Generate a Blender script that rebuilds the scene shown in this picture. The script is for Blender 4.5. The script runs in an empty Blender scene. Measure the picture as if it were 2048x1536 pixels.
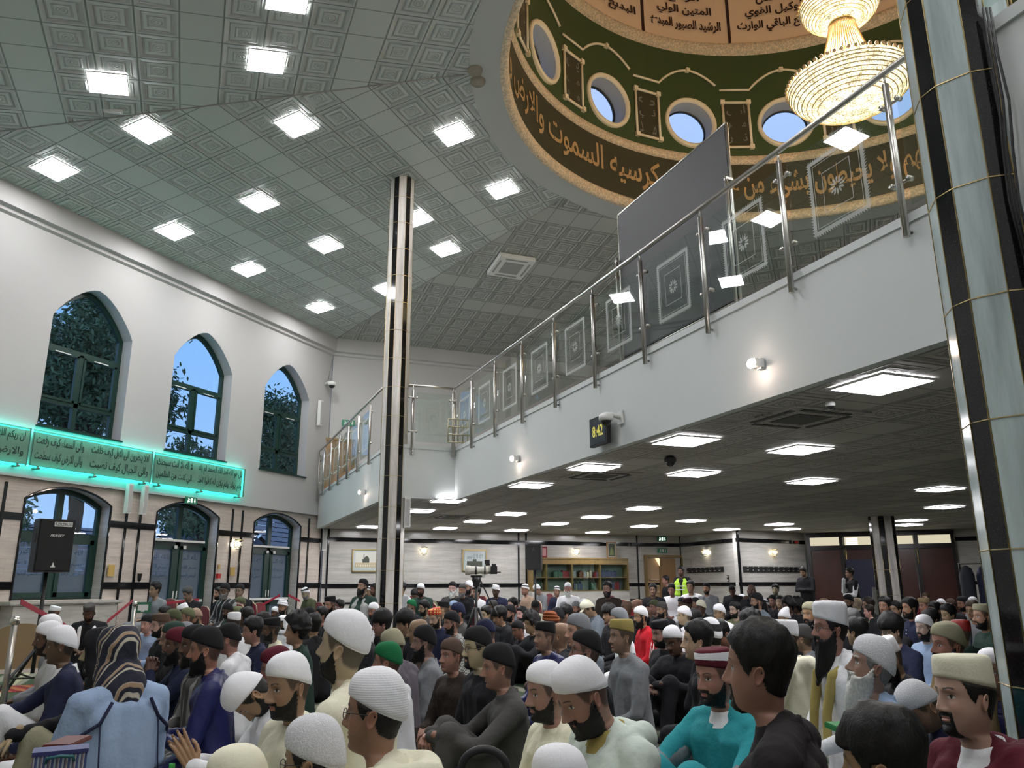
import bpy, bmesh, math, random, unicodedata
import numpy as np
from mathutils import Vector, Matrix, Euler, noise
from mathutils.geometry import tessellate_polygon

SC = bpy.context.scene
COL = SC.collection
PI = math.pi
R2 = math.sqrt(0.5)
rnd = random.Random(7)

# ------------------------------------------------------------------ camera
CAM_H = 1.3
F_PX, PITCH, ROLL, YAW = 1572.0, math.radians(14.45), math.radians(-0.3), math.radians(22.9)
_cy, _sy = math.cos(YAW), math.sin(YAW)
_f0 = Vector((-_sy, _cy, 0)); _r0 = Vector((_cy, _sy, 0)); _u0 = Vector((0, 0, 1))
FWD = _f0 * math.cos(PITCH) + _u0 * math.sin(PITCH)
_up = _u0 * math.cos(PITCH) - _f0 * math.sin(PITCH)
RGT = _r0 * math.cos(ROLL) + _up * math.sin(ROLL)
UPV = _up * math.cos(ROLL) - _r0 * math.sin(ROLL)
EYE = Vector((0, 0, CAM_H))
cd = bpy.data.cameras.new('camera'); cam = bpy.data.objects.new('camera', cd); COL.objects.link(cam)
cd.sensor_width = 36; cd.lens = F_PX / 2048 * 36; cd.clip_end = 200; cd.clip_start = 0.05
m3 = Matrix((RGT, UPV, -FWD)).transposed()
cam.matrix_world = Matrix.Translation(EYE) @ m3.to_4x4()
SC.camera = cam

def ray(x, y):
    return (RGT * (x - 1024) - UPV * (y - 768) + FWD * F_PX)
def on_z(x, y, z):
    r = ray(x, y); return EYE + r * ((z - CAM_H) / r.z)
def on_plane(x, y, p, n):
    r = ray(x, y); n = Vector(n); return EYE + r * ((Vector(p) - EYE).dot(n) / r.dot(n))

# ------------------------------------------------------------------ world, exposure
SC.view_settings.view_transform = 'Standard'
try: SC.view_settings.look = 'None'
except Exception: pass
SC.view_settings.gamma = 1
SC.view_settings.exposure = 0.85
SC.view_settings.use_curve_mapping = False
SC.cycles.max_bounces = 7; SC.cycles.diffuse_bounces = 4; SC.cycles.glossy_bounces = 3
SC.cycles.transmission_bounces = 4; SC.cycles.transparent_max_bounces = 12
SC.cycles.sample_clamp_indirect = 4.0
SC.cycles.caustics_reflective = False; SC.cycles.caustics_refractive = False
w = bpy.data.worlds.new('dusk_sky'); SC.world = w; w.use_nodes = True
nt = w.node_tree; bg = nt.nodes['Background']
tc = nt.nodes.new('ShaderNodeTexCoord'); sx = nt.nodes.new('ShaderNodeSeparateXYZ')
cr = nt.nodes.new('ShaderNodeValToRGB')
nt.links.new(tc.outputs['Generated'], sx.inputs[0]); nt.links.new(sx.outputs['Z'], cr.inputs[0])
cr.color_ramp.elements[0].position = 0.0; cr.color_ramp.elements[0].color = (0.26, 0.38, 0.56, 1)
cr.color_ramp.elements[1].position = 0.58; cr.color_ramp.elements[1].color = (0.33, 0.41, 0.62, 1)
e = cr.color_ramp.elements.new(0.32); e.color = (0.16, 0.33, 0.60, 1)
nt.links.new(cr.outputs[0], bg.inputs[0]); bg.inputs[1].default_value = 1.0

# light levels of the lamps the place has
LED_MAIN, LED_LOW, STRIP, SPOT_E, CHAND = 31.0, 21.0, 9.0, 70.0, 2.9

# ------------------------------------------------------------------ materials
def lin(h):
    if isinstance(h, (tuple, list)): return tuple(h)[:3]
    h = h.lstrip('#'); v = [int(h[i:i+2], 16) / 255 for i in (0, 2, 4)]
    return tuple(c / 12.92 if c <= 0.04045 else ((c + 0.055) / 1.055) ** 2.4 for c in v)
MATS = {}
class NT:
    """small node-building helper"""
    def __init__(s, m): s.m = m; s.t = m.node_tree; s.n = s.t.nodes; s.l = s.t.links
    def new(s, k, **kw):
        n = s.n.new(k)
        for a, b in kw.items(): setattr(n, a, b)
        return n
    def link(s, a, b): s.l.new(a, b)
    def math(s, op, a, b=None, clamp=False):
        n = s.new('ShaderNodeMath', operation=op, use_clamp=clamp)
        for i, v in enumerate((a, b)):
            if v is None: continue
            if isinstance(v, (int, float)): n.inputs[i].default_value = v
            else: s.link(v, n.inputs[i])
        return n.outputs[0]
    def mix(s, f, a, b):
        n = s.new('ShaderNodeMix', data_type='RGBA')
        for i, v in ((0, f), (6, a), (7, b)):
            if isinstance(v, (int, float)): n.inputs[i].default_value = v
            elif isinstance(v, tuple): n.inputs[i].default_value = (*v[:3], 1)
            else: s.link(v, n.inputs[i])
        return n.outputs[2]
    def coords(s, scale=(1, 1, 1), rot=(0, 0, 0), kind='Object'):
        t = s.new('ShaderNodeTexCoord'); mp = s.new('ShaderNodeMapping')
        mp.inputs['Scale'].default_value = scale; mp.inputs['Rotation'].default_value = rot
        s.link(t.outputs[kind], mp.inputs[0]); return mp.outputs[0]
    def noise(s, vec, scale, detail=3, rough=0.5):
        n = s.new('ShaderNodeTexNoise'); n.inputs['Scale'].default_value = scale
        n.inputs['Detail'].default_value = detail; n.inputs['Roughness'].default_value = rough
        s.link(vec, n.inputs['Vector']); return n.outputs['Fac']
    def ramp(s, f, pts):
        n = s.new('ShaderNodeValToRGB'); el = n.color_ramp.elements
        while len(el) < len(pts): el.new(0.5)
        for e_, (p, c) in zip(el, pts):
            e_.position = p; e_.color = (c, c, c, 1) if isinstance(c, (int, float)) else (*c[:3], 1)
        s.link(f, n.inputs[0]); return n.outputs[0]
    def bump(s, h, strength=0.5, dist=0.01):
        n = s.new('ShaderNodeBump'); n.inputs['Strength'].default_value = strength
        n.inputs['Distance'].default_value = dist; s.link(h, n.inputs['Height'])
        s.link(n.outputs[0], s.bsdf.inputs['Normal']); return n
def mat(name, col, rough=0.6, metal=0.0, spec=0.5, fn=None, sheen=0.0):
    if name in MATS: return MATS[name]
    m = bpy.data.materials.new(name); m.use_nodes = True; MATS[name] = m
    t = NT(m); b = m.node_tree.nodes['Principled BSDF']; t.bsdf = b
    c = lin(col); b.inputs['Base Color'].default_value = (*c, 1); m.diffuse_color = (*c, 1)
    b.inputs['Roughness'].default_value = rough; b.inputs['Metallic'].default_value = metal
    b.inputs['Specular IOR Level'].default_value = spec
    if sheen: b.inputs['Sheen Weight'].default_value = sheen
    if fn: fn(t, c)
    return m
def emit(name, col, s):
    if name in MATS: return MATS[name]
    m = bpy.data.materials.new(name); m.use_nodes = True; MATS[name] = m; n = m.node_tree.nodes; n.clear()
    e = n.new('ShaderNodeEmission'); e.inputs[0].default_value = (*lin(col), 1); e.inputs[1].default_value = s
    o = n.new('ShaderNodeOutputMaterial'); m.node_tree.links.new(e.outputs[0], o.inputs[0]); return m
def glassy(name, tint=(1, 1, 1), refl=0.08, rough=0.0, haze=0.0, hazecol=(1, 1, 1)):
    """thin pane: clear with a fresnel reflection, optionally frosted by a share of white diffuse"""
    if name in MATS: return MATS[name]
    m = bpy.data.materials.new(name); m.use_nodes = True; MATS[name] = m; t = NT(m); n = t.n; n.clear()
    tr = t.new('ShaderNodeBsdfTransparent'); tr.inputs[0].default_value = (*tint, 1)
    gl = t.new('ShaderNodeBsdfGlossy'); gl.inputs['Roughness'].default_value = rough
    lw_ = t.new('ShaderNodeLayerWeight'); lw_.inputs[0].default_value = 0.5
    p5 = t.math('POWER', lw_.outputs['Facing'], 5.0); f = t.math('MULTIPLY_ADD', p5, 0.40); f.node.inputs[2].default_value = refl
    mx = t.new('ShaderNodeMixShader'); t.link(f, mx.inputs[0]); t.link(tr.outputs[0], mx.inputs[1]); t.link(gl.outputs[0], mx.inputs[2])
    last = mx.outputs[0]
    if haze:
        df = t.new('ShaderNodeBsdfDiffuse'); df.inputs[0].default_value = (*hazecol, 1)
        m2 = t.new('ShaderNodeMixShader'); m2.inputs[0].default_value = haze
        t.link(last, m2.inputs[1]); t.link(df.outputs[0], m2.inputs[2]); last = m2.outputs[0]
    o = t.new('ShaderNodeOutputMaterial'); t.link(last, o.inputs[0]); return m

def f_plaster(t, c):
    v = t.coords(); h = t.noise(v, 30, 4); t.bump(h, 0.06, 0.01)
    k = t.noise(v, 0.7, 3); t.link(t.mix(k, tuple(x * 0.93 for x in c), tuple(min(1, x * 1.04) for x in c)), t.bsdf.inputs['Base Color'])
def f_marble(t, c):
    v = t.coords((0.6, 0.6, 6)); k = t.noise(v, 1.6, 6, 0.65); k2 = t.noise(t.coords((1.2, 1.2, 14)), 2.5, 4)
    a = t.mix(t.ramp(k, [(0.3, 0.0), (0.7, 1.0)]), tuple(x * 0.72 for x in c), tuple(min(1, x * 1.08) for x in c))
    a = t.mix(t.ramp(k2, [(0.55, 0.0), (0.75, 0.35)]), a, (0.36, 0.27, 0.22))
    br = t.new('ShaderNodeTexBrick'); br.offset = 0.5
    br.inputs['Scale'].default_value = 1; br.inputs['Mortar Size'].default_value = 0.003
    br.inputs['Brick Width'].default_value = 0.61; br.inputs['Row Height'].default_value = 0.305
    s = t.new('ShaderNodeSeparateXYZ'); t.link(t.coords(), s.inputs[0]); cb = t.new('ShaderNodeCombineXYZ')
    t.link(t.math('ADD', s.outputs[0], s.outputs[1]), cb.inputs[0]); t.link(s.outputs[2], cb.inputs[1])
    t.link(cb.outputs[0], br.inputs['Vector'])
    br.inputs['Color1'].default_value = (1, 1, 1, 1); br.inputs['Color2'].default_value = (0.96, 0.955, 0.95, 1); br.inputs['Mortar'].default_value = (0.82, 0.79, 0.75, 1)
    mm = t.new('ShaderNodeMix', data_type='RGBA', blend_type='MULTIPLY'); mm.inputs[0].default_value = 1
    t.link(a, mm.inputs[6]); t.link(br.outputs['Color'], mm.inputs[7]); t.link(mm.outputs[2], t.bsdf.inputs['Base Color'])
def f_vmarble(t, c):
    v = t.coords((5, 5, 0.5)); k = t.noise(v, 1.6, 6, 0.65)
    t.link(t.mix(t.ramp(k, [(0.35, 0.0), (0.65, 1.0)]), tuple(x * 0.66 for x in c), tuple(min(1, x * 1.1) for x in c)), t.bsdf.inputs['Base Color'])
def f_granite(t, c):
    k = t.noise(t.coords(), 160, 2); t.link(t.mix(t.ramp(k, [(0.6, 0.0), (0.8, 1.0)]), c, (0.04, 0.04, 0.045)), t.bsdf.inputs['Base Color'])
def f_tiles(plain_rows):
    """suspended ceiling of 0.6 m tiles; embossed tiles in bands, plain ones between. local x = distance from the wall"""
    def fn(t, c):
        s = t.new('ShaderNodeSeparateXYZ'); t.link(t.coords(), s.inputs[0])
        X = t.math('DIVIDE', s.outputs[0], 0.6); Y = t.math('DIVIDE', s.outputs[1], 0.6)
        u = t.math('ABSOLUTE', t.math('SUBTRACT', t.math('FRACT', X), 0.5)); v = t.math('ABSOLUTE', t.math('SUBTRACT', t.math('FRACT', Y), 0.5))
        ch = t.math('MAXIMUM', u, v)
        rr = t.math('SQRT', t.math('ADD', t.math('MULTIPLY', u, u), t.math('MULTIPLY', v, v)))
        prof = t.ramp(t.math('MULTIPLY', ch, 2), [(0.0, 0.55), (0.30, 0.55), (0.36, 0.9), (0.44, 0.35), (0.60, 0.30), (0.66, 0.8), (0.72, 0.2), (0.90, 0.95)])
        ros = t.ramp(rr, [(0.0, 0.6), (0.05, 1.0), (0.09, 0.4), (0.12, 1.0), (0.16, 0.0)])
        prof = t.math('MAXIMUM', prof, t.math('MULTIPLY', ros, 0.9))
        ix = t.math('FLOOR', X); iy = t.math('FLOOR', Y)
        if plain_rows == 'rows':
            msk = t.math('LESS_THAN', t.math('MODULO', t.math('ADD', ix, 400), 4), 2.5)
        else:
            q = t.math('MODULO', t.math('ADD', ix, t.math('MULTIPLY', t.math('FLOOR', t.math('DIVIDE', iy, 5)), 2)), 4)
            msk = t.math('LESS_THAN', q, 2.5)
        h = t.math('ADD', t.math('MULTIPLY', t.math('MULTIPLY', prof, msk), 1.0), 0)
        gr = t.ramp(t.math('MULTIPLY', ch, 2), [(0.955, 1.0), (0.975, 0.0)])
        h = t.math('MULTIPLY', h, gr)
        t.bump(h, 1.0, 0.07)
        c2 = t.mix(t.math('MULTIPLY', prof, msk), c, tuple(min(1, x * 1.12) for x in c)); col = t.mix(gr, tuple(x * 0.45 for x in c), c2); t.link(col, t.bsdf.inputs['Base Color'])  # raised relief painted lighter, shading of the embossing put into the colour
    return fn
def f_carpet(t, c):
    s = t.new('ShaderNodeSeparateXYZ'); t.link(t.coords(rot=(0, 0, PI / 4)), s.inputs[0])
    w_ = t.math('FRACT', t.math('DIVIDE', s.outputs[1], 0.33))
    a = t.ramp(w_, [(0.0, (0.05, 0.09, 0.045)), (0.44, (0.06, 0.10, 0.05)), (0.52, (0.30, 0.30, 0.23)), (0.92, (0.33, 0.33, 0.26)), (1.0, (0.05, 0.09, 0.045))])
    k = t.noise(t.coords(), 300, 2); t.bump(k, 0.4, 0.01)
    k2 = t.noise(t.coords(), 6, 3); mm = t.new('ShaderNodeMix', data_type='RGBA', blend_type='MULTIPLY'); mm.inputs[0].default_value = 0.5
    t.link(a, mm.inputs[6]); t.link(k2, mm.inputs[7]); t.link(mm.outputs[2], t.bsdf.inputs['Base Color'])
def f_gold(t, c):
    k = t.noise(t.coords(), 22, 3, 0.6); t.bump(t.ramp(k, [(0.42, 0.0), (0.55, 1.0)]), 0.6, 0.015)
    t.link(t.mix(t.ramp(k, [(0.42, 0.0), (0.55, 1.0)]), tuple(x * 0.7 for x in c), c), t.bsdf.inputs['Base Color'])
def f_wood(t, c):
    k = t.noise(t.coords((6, 6, 0.7)), 4, 5, 0.6); t.link(t.mix(k, tuple(x * 0.55 for x in c), tuple(min(1, x * 1.2) for x in c)), t.bsdf.inputs['Base Color'])
def f_brushed(t, c):
    k = t.noise(t.coords((60, 60, 0.5)), 8, 2); t.link(t.ramp(k, [(0.3, 0.26), (0.7, 0.36)]), t.bsdf.inputs['Roughness'])

PLASTER = mat('plaster_white', (0.45, 0.445, 0.44), 0.75, fn=f_plaster)
FASCIA = mat('fascia_white', (0.64, 0.67, 0.665), 0.6, fn=f_plaster)
MARBLE = mat('marble_beige', (0.66, 0.58, 0.52), 0.16, fn=f_marble)
MARBLE_COOL = mat('marble_grey', (0.56, 0.54, 0.505), 0.18, fn=f_marble)
COLM = mat('column_marble', (0.72, 0.68, 0.64), 0.14, fn=f_vmarble)
COLM2 = mat('column_marble_green', (0.50, 0.60, 0.60), 0.14, fn=f_vmarble)
GRAN = mat('black_granite', (0.008, 0.008, 0.009), 0.07, fn=f_granite)
BRASS = mat('brass', (0.55, 0.42, 0.2), 0.3, 1.0)
STEEL = mat('brushed_steel', (0.52, 0.50, 0.47), 0.3, 1.0, fn=f_brushed)
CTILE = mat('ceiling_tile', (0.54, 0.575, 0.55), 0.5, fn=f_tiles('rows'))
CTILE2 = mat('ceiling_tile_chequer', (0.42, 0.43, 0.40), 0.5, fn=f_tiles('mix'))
CRING = mat('ceiling_ring_paint', (0.50, 0.51, 0.49), 0.6)
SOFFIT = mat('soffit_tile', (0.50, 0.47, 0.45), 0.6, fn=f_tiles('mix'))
CARPET = mat('carpet_striped', (0.3, 0.3, 0.2), 0.95, fn=f_carpet)
GREENF = mat('window_frame_green', (0.008, 0.035, 0.028), 0.35)
GREENP = mat('drum_green', (0.045, 0.075, 0.022), 0.6)
DARKB = mat('drum_band_dark', (0.045, 0.042, 0.022), 0.5)
GOLDB = mat('gilt_moulding', (0.85, 0.66, 0.45), 0.45, fn=f_gold)
GOLDT = mat('gilt_lettering', (0.50, 0.31, 0.14), 0.4)
CREAM = mat('dome_cream', (0.88, 0.66, 0.47), 0.6)
TRIMC = mat('cream_moulding', (0.90, 0.76, 0.55), 0.5)
INK = mat('dark_lettering', (0.03, 0.008, 0.008), 0.5)
GREYL = mat('grey_lettering', (0.20, 0.19, 0.16), 0.5)
MAHOG = mat('mahogany', (0.075, 0.028, 0.022), 0.25, fn=f_wood)
OAK = mat('oak', (0.33, 0.19, 0.09), 0.4, fn=f_wood)
OAKL = mat('oak_gold', (0.25, 0.165, 0.06), 0.3, fn=f_wood)
BLACKP = mat('black_plastic', (0.012, 0.012, 0.013), 0.45)
WHITEP = mat('white_plastic', (0.72, 0.72, 0.70), 0.35)
GREYP = mat('grey_plastic', (0.33, 0.32, 0.31), 0.5)
REDF = mat('red_fabric', (0.20, 0.008, 0.018), 0.8, sheen=0.3)
LED1 = emit('led_panel_main', (0.99, 0.99, 1.0), LED_MAIN)
LED2 = emit('led_panel_low', (0.98, 0.97, 1.0), LED_LOW)
GLASS = glassy('clear_glass', (0.93, 0.97, 0.95), 0.06)
WGLASS = glassy('window_glass', (0.85, 0.92, 1.0), 0.07)
FROST = glassy('frosted_glass', (0.55, 0.65, 0.78), 0.05, 0.15, haze=0.28, hazecol=(0.35, 0.42, 0.48))
ETCH = glassy('etched_glass', (1, 1, 1), 0.02, 0.3, haze=0.42, hazecol=(0.75, 0.78, 0.76))

# ------------------------------------------------------------------ mesh helpers
def link(o, parent=None):
    COL.objects.link(o)
    if parent is not None: o.parent = parent
    return o
def tag(o, label=None, cat=None, group=None, kind=None):
    if label: o['label'] = label
    if cat: o['category'] = cat
    if group: o['group'] = group
    if kind: o['kind'] = kind
    return o
def empty(name, loc=(0, 0, 0), rz=0.0, label=None, cat=None, group=None):
    o = bpy.data.objects.new(name, None); o.location = loc; o.rotation_euler = (0, 0, rz); o.empty_display_size = 0.1
    COL.objects.link(o); return tag(o, label, cat, group)
class MB:
    def __init__(s): s.v = []; s.f = []; s.mi = []; s.mats = []; s.sm = []; s.cur = 0
    def mat(s, m):
        if m not in s.mats: s.mats.append(m)
        s.cur = s.mats.index(m); return s
    def add(s, vs, fs, smooth=False):
        b = len(s.v); s.v.extend([tuple(v) for v in vs]); s.f.extend([tuple(b + i for i in f) for f in fs])
        s.mi.extend([s.cur] * len(fs)); s.sm.extend([smooth] * len(fs)); return s
    def box(s, c, d, rz=0.0, M=None):
        x, y, z = d[0] / 2, d[1] / 2, d[2] / 2
        vs = [Vector((a, b, e_)) for a in (-x, x) for b in (-y, y) for e_ in (-z, z)]
        if M is None: M = Matrix.Rotation(rz, 3, 'Z')
        vs = [M @ v + Vector(c) for v in vs]
        return s.add(vs, [(0, 1, 3, 2), (4, 6, 7, 5), (0, 4, 5, 1), (2, 3, 7, 6), (0, 2, 6, 4), (1, 5, 7, 3)])
    def tube(s, pts, r, n=8, cap=True, smooth=True, closed=False):
        pts = [Vector(p) for p in pts]; N = len(pts); rs = r if isinstance(r, (list, tuple)) else [r] * N
        vs = []; ref = None
        for i, p in enumerate(pts):
            a = pts[(i - 1) % N] if (closed or i > 0) else pts[i]; b = pts[(i + 1) % N] if (closed or i < N - 1) else pts[i]
            d = (b - a).normalized() if (b - a).length > 1e-9 else Vector((0, 0, 1))
            if ref is None: ref = d.orthogonal().normalized()
            x = (ref - d * ref.dot(d))
            x = x.normalized() if x.length > 1e-6 else d.orthogonal().normalized(); ref = x; y = d.cross(x)
            vs += [p + (x * math.cos(2 * PI * k / n) + y * math.sin(2 * PI * k / n)) * rs[i] for k in range(n)]
        fs = []
        for i in range(N if closed else N - 1):
            j = (i + 1) % N
            fs += [(i * n + k, i * n + (k + 1) % n, j * n + (k + 1) % n, j * n + k) for k in range(n)]
        if cap and not closed: fs += [tuple(range(n - 1, -1, -1)), tuple((N - 1) * n + k for k in range(n))]
        return s.add(vs, fs, smooth)
    def lathe(s, prof, c=(0, 0, 0), n=24, smooth=True, M=None, arc=None):
        vs = []; c = Vector(c); full = arc is None; a0, a1 = (0, 2 * PI) if full else arc; K = n if full else n + 1
        for r, z in prof:
            for k in range(K):
                a = a0 + (a1 - a0) * k / n; p = Vector((r * math.cos(a), r * math.sin(a), z))
                vs.append((M @ p if M else p) + c)
        fs = []
        for i in range(len(prof) - 1):
            for k in range(n):
                k2 = (k + 1) % K; fs.append((i * K + k, i * K + k2, (i + 1) * K + k2, (i + 1) * K + k))
        return s.add(vs, fs, smooth)
    def sphere(s, c, r, n=12, m=8, M=None, sc=(1, 1, 1)):
        prof = [(max(1e-5, math.sin(PI * i / m)), -math.cos(PI * i / m)) for i in range(m + 1)]
        S = Matrix.Diagonal(Vector((r * sc[0], r * sc[1], r * sc[2])))
        return s.lathe(prof, c, n, True, (M @ S) if M else S)
    def prism(s, poly, o, ux, uy, depth):
        """2D polygon in plane (o,ux,uy) extruded by vector depth"""
        o = Vector(o); ux = Vector(ux); uy = Vector(uy); d = Vector(depth); n = len(poly)
        a = [o + ux * p[0] + uy * p[1] for p in poly]; b = [v + d for v in a]
        tr = tessellate_polygon([[Vector((p[0], p[1], 0)) for p in poly]])
        fs = [tuple(reversed(t)) for t in tr] + [tuple(i + n for i in t) for t in tr] + [(i, (i + 1) % n, (i + 1) % n + n, i + n) for i in range(n)]
        return s.add(a + b, fs)
    def build(s, name, m=None, parent=None, label=None, cat=None, group=None, kind=None, fixn=True):
        me = bpy.data.meshes.new(name); me.from_pydata(s.v, [], s.f)
        if m is not None: me.materials.append(m)
        for x in s.mats: me.materials.append(x)
        off = 1 if (m is not None and s.mats) else 0
        if s.mats: me.polygons.foreach_set('material_index', [min(i + off, len(me.materials) - 1) for i in s.mi])
        me.polygons.foreach_set('use_smooth', s.sm)
        if fixn:
            bm = bmesh.new(); bm.from_mesh(me); bmesh.ops.recalc_face_normals(bm, faces=bm.faces); bm.to_mesh(me); bm.free()
        me.update()
        o = bpy.data.objects.new(name, me); link(o, parent); return tag(o, label, cat, group, kind)
def copy_tree(o, parent=None):
    c = o.copy(); COL.objects.link(c); c.parent = parent
    for ch in list(o.children): copy_tree(ch, c)
    return c
def struct(o): o['kind'] = 'structure'; return o

# ------------------------------------------------------------------ arabic lettering
_FORMS = {}
for _cp in range(0xFE80, 0xFEFD):
    _d = unicodedata.decomposition(chr(_cp)).split()
    if len(_d) >= 2 and _d[0].startswith('<'):
        _FORMS.setdefault(tuple(int(x, 16) for x in _d[1:]), {})[_d[0].strip('<>')] = chr(_cp)
def arabic(txt):
    out = []
    for word in txt.split(' '):
        toks = []; i = 0
        while i < len(word):
            if i + 1 < len(word) and (ord(word[i]), ord(word[i + 1])) in _FORMS: toks.append((ord(word[i]), ord(word[i + 1]))); i += 2
            else: toks.append((ord(word[i]),)); i += 1
        res = []
        def dual(t): return 'initial' in _FORMS.get(t, {})
        def joins_prev(t): return 'final' in _FORMS.get(t, {})
        for k, t in enumerate(toks):
            prev = k > 0 and dual(toks[k - 1]) and joins_prev(t)
            nxt = k < len(toks) - 1 and dual(t) and joins_prev(toks[k + 1])
            f = 'medial' if prev and nxt else 'final' if prev else 'initial' if nxt else 'isolated'
            res.append(_FORMS.get(t, {}).get(f, ''.join(chr(x) for x in t)))
        out.append(''.join(reversed(res)))
    return ' '.join(reversed(out))
def text_mesh(s, bold=0.0):
    cu = bpy.data.curves.new('tmp_text', 'FONT'); cu.body = s; cu.size = 1; cu.offset = bold; cu.resolution_u = 3
    o = bpy.data.objects.new('tmp_text', cu); COL.objects.link(o)
    dg = bpy.context.evaluated_depsgraph_get(); me = bpy.data.meshes.new_from_object(o.evaluated_get(dg))
    v = np.array([q.co[:] for q in me.vertices]).reshape(-1, 3); f = [tuple(p.vertices) for p in me.polygons]
    bpy.data.objects.remove(o); bpy.data.curves.remove(cu); bpy.data.meshes.remove(me)
    if len(v): v[:, 0] -= v[:, 0].min(); v[:, 1] -= v[:, 1].min()
    return v, f
def put_text(mb, s, mapf, w, h, ar=True, bold=0.0):
    """fit the text in a w x h box; mapf(u,v) -> world point"""
    v, f = text_mesh(arabic(s) if ar else s, bold)
    if not len(v): return mb
    W_, H_ = v[:, 0].max(), v[:, 1].max()
    mb.add([mapf(a / W_ * w, b / H_ * h) for a, b, _ in v], f); return mb
# ------------------------------------------------------------------ hall geometry
CX, CY, AP = 0.62, 13.1, 14.65           # hall centre, apothem of the octagon
SLOPE, ZW, ZS, ZG = 0.14, 8.7, 2.95, 3.95  # ceiling slope, wall top, soffit, gallery edge
RD = 5.75                                  # radius of the dome drum
HALF = AP * math.tan(PI / 8)
def octv(k):   # vertex between facet k and k+1 ; facet k outward angle 180-45k degrees
    a = math.radians(180 - 45 * k - 22.5); r = AP / math.cos(PI / 8); return Vector((CX + r * math.cos(a), CY + r * math.sin(a), 0))
def fnorm(k): a = math.radians(180 - 45 * k); return Vector((math.cos(a), math.sin(a), 0))
def fz(k, P): return ZW + SLOPE * (AP - (Vector((P[0], P[1], 0)) - Vector((CX, CY, 0))).dot(fnorm(k)))
def on_facet(x, y, k):
    n = fnorm(k); # z + SLOPE*(P-C).n = ZW+SLOPE*AP
    N = Vector((SLOPE * n.x, SLOPE * n.y, 1)); P0 = Vector((CX, CY, ZW + SLOPE * AP)); return on_plane(x, y, P0, N)

# floor
MB().box((1, 13, -0.1), (34, 34, 0.2)).build('floor', CARPET, kind='structure')

# ceiling facets, each with its own local frame (x = distance from the wall, y = along it)
for k in range(8):
    n = fnorm(k); t = Vector((-n.y, n.x, 0)) * -1
    mid = Vector((CX, CY, 0)) + n * AP; ang = math.atan2(-n.y, -n.x)
    tilt = Matrix.Translation((mid.x, mid.y, ZW)) @ Matrix.Rotation(ang, 4, 'Z') @ Matrix.Rotation(-math.atan(SLOPE), 4, 'Y')
    inv = tilt.inverted(); RI = RD + 0.62; vs = []; N_ = 24
    for i in range(N_ + 1):
        a = math.atan2(n.y, n.x) + math.radians(-22.5 + 45 * i / N_); d = Vector((math.cos(a), math.sin(a), 0))
        po = Vector((CX, CY, 0)) + d * (AP / math.cos(math.radians(-22.5 + 45 * i / N_))); pi = Vector((CX, CY, 0)) + d * RI
        for P in (po, pi): P.z = fz(k, P); vs.append(inv @ P)
    mb = MB(); mb.add(vs, [(2 * i, 2 * i + 1, 2 * i + 3, 2 * i + 2) for i in range(N_)])
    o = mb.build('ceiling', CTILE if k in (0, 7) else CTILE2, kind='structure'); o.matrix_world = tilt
    # hip cover strip
    v0 = octv(k); c0 = Vector((CX, CY, 0)) + (v0 - Vector((CX, CY, 0))).normalized() * (RI + 0.1)
    MB().tube([(v0.x, v0.y, fz(k, v0) - 0.005), (c0.x, c0.y, fz(k, c0) - 0.005)], 0.012, 6).build('trim_hip', GREYP, kind='structure')
# smooth ring round the drum opening, drum with bands, dome
def ring_obj(name, m, prof, n=120, seg=(0, 2 * PI)):
    return MB().lathe(prof, (CX, CY, 0), n).build(name, m, kind='structure')
vs = []; fs = []; NR = 160
for i in range(NR):
    a = 2 * PI * i / NR; d = Vector((math.cos(a), math.sin(a), 0)); best = min(range(8), key=lambda q: -d.dot(fnorm(q)))
    P = Vector((CX, CY, 0)) + d * (RD + 0.66); P.z = fz(best, P) + 0.005
    Q = Vector((CX, CY, 0)) + d * (RD + 0.08); Q.z = 9.93
    vs += [P, Q]
for i in range(NR): j = (i + 1) % NR; fs.append((2 * i, 2 * i + 1, 2 * j + 1, 2 * j))
MB().add(vs, fs, True).build('ceiling_ring', CRING, kind='structure')
ring_obj('trim_ring_lower', GOLDB, [(RD + 0.10, 9.92), (RD + 0.06, 9.88), (RD - 0.02, 9.90), (RD - 0.04, 9.95), (RD - 0.06, 10.07), (RD - 0.02, 10.13), (RD + 0.03, 10.14)])
ring_obj('wall_drum_band', DARKB, [(RD, 10.10), (RD, 11.5)])
ring_obj('trim_ring_middle', GOLDB, [(RD + 0.02, 11.42), (RD - 0.05, 11.44), (RD - 0.07, 11.52), (RD - 0.05, 11.64), (RD + 0.02, 11.67)])
ring_obj('trim_ring_upper', GOLDB, [(RD + 0.02, 14.55), (RD - 0.08, 14.60), (RD - 0.12, 14.70), (RD - 0.16, 14.80), (RD - 0.10, 14.86), (RD, 14.88)])
ring_obj('ceiling_dome', CREAM, [(RD - 0.02, 14.85), (RD - 0.02, 16.4)] + [(max(0.02, (RD - 0.02) * math.cos(a * PI / 20)), 16.4 + 3.2 * math.sin(a * PI / 20)) for a in range(1, 11)])
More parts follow.
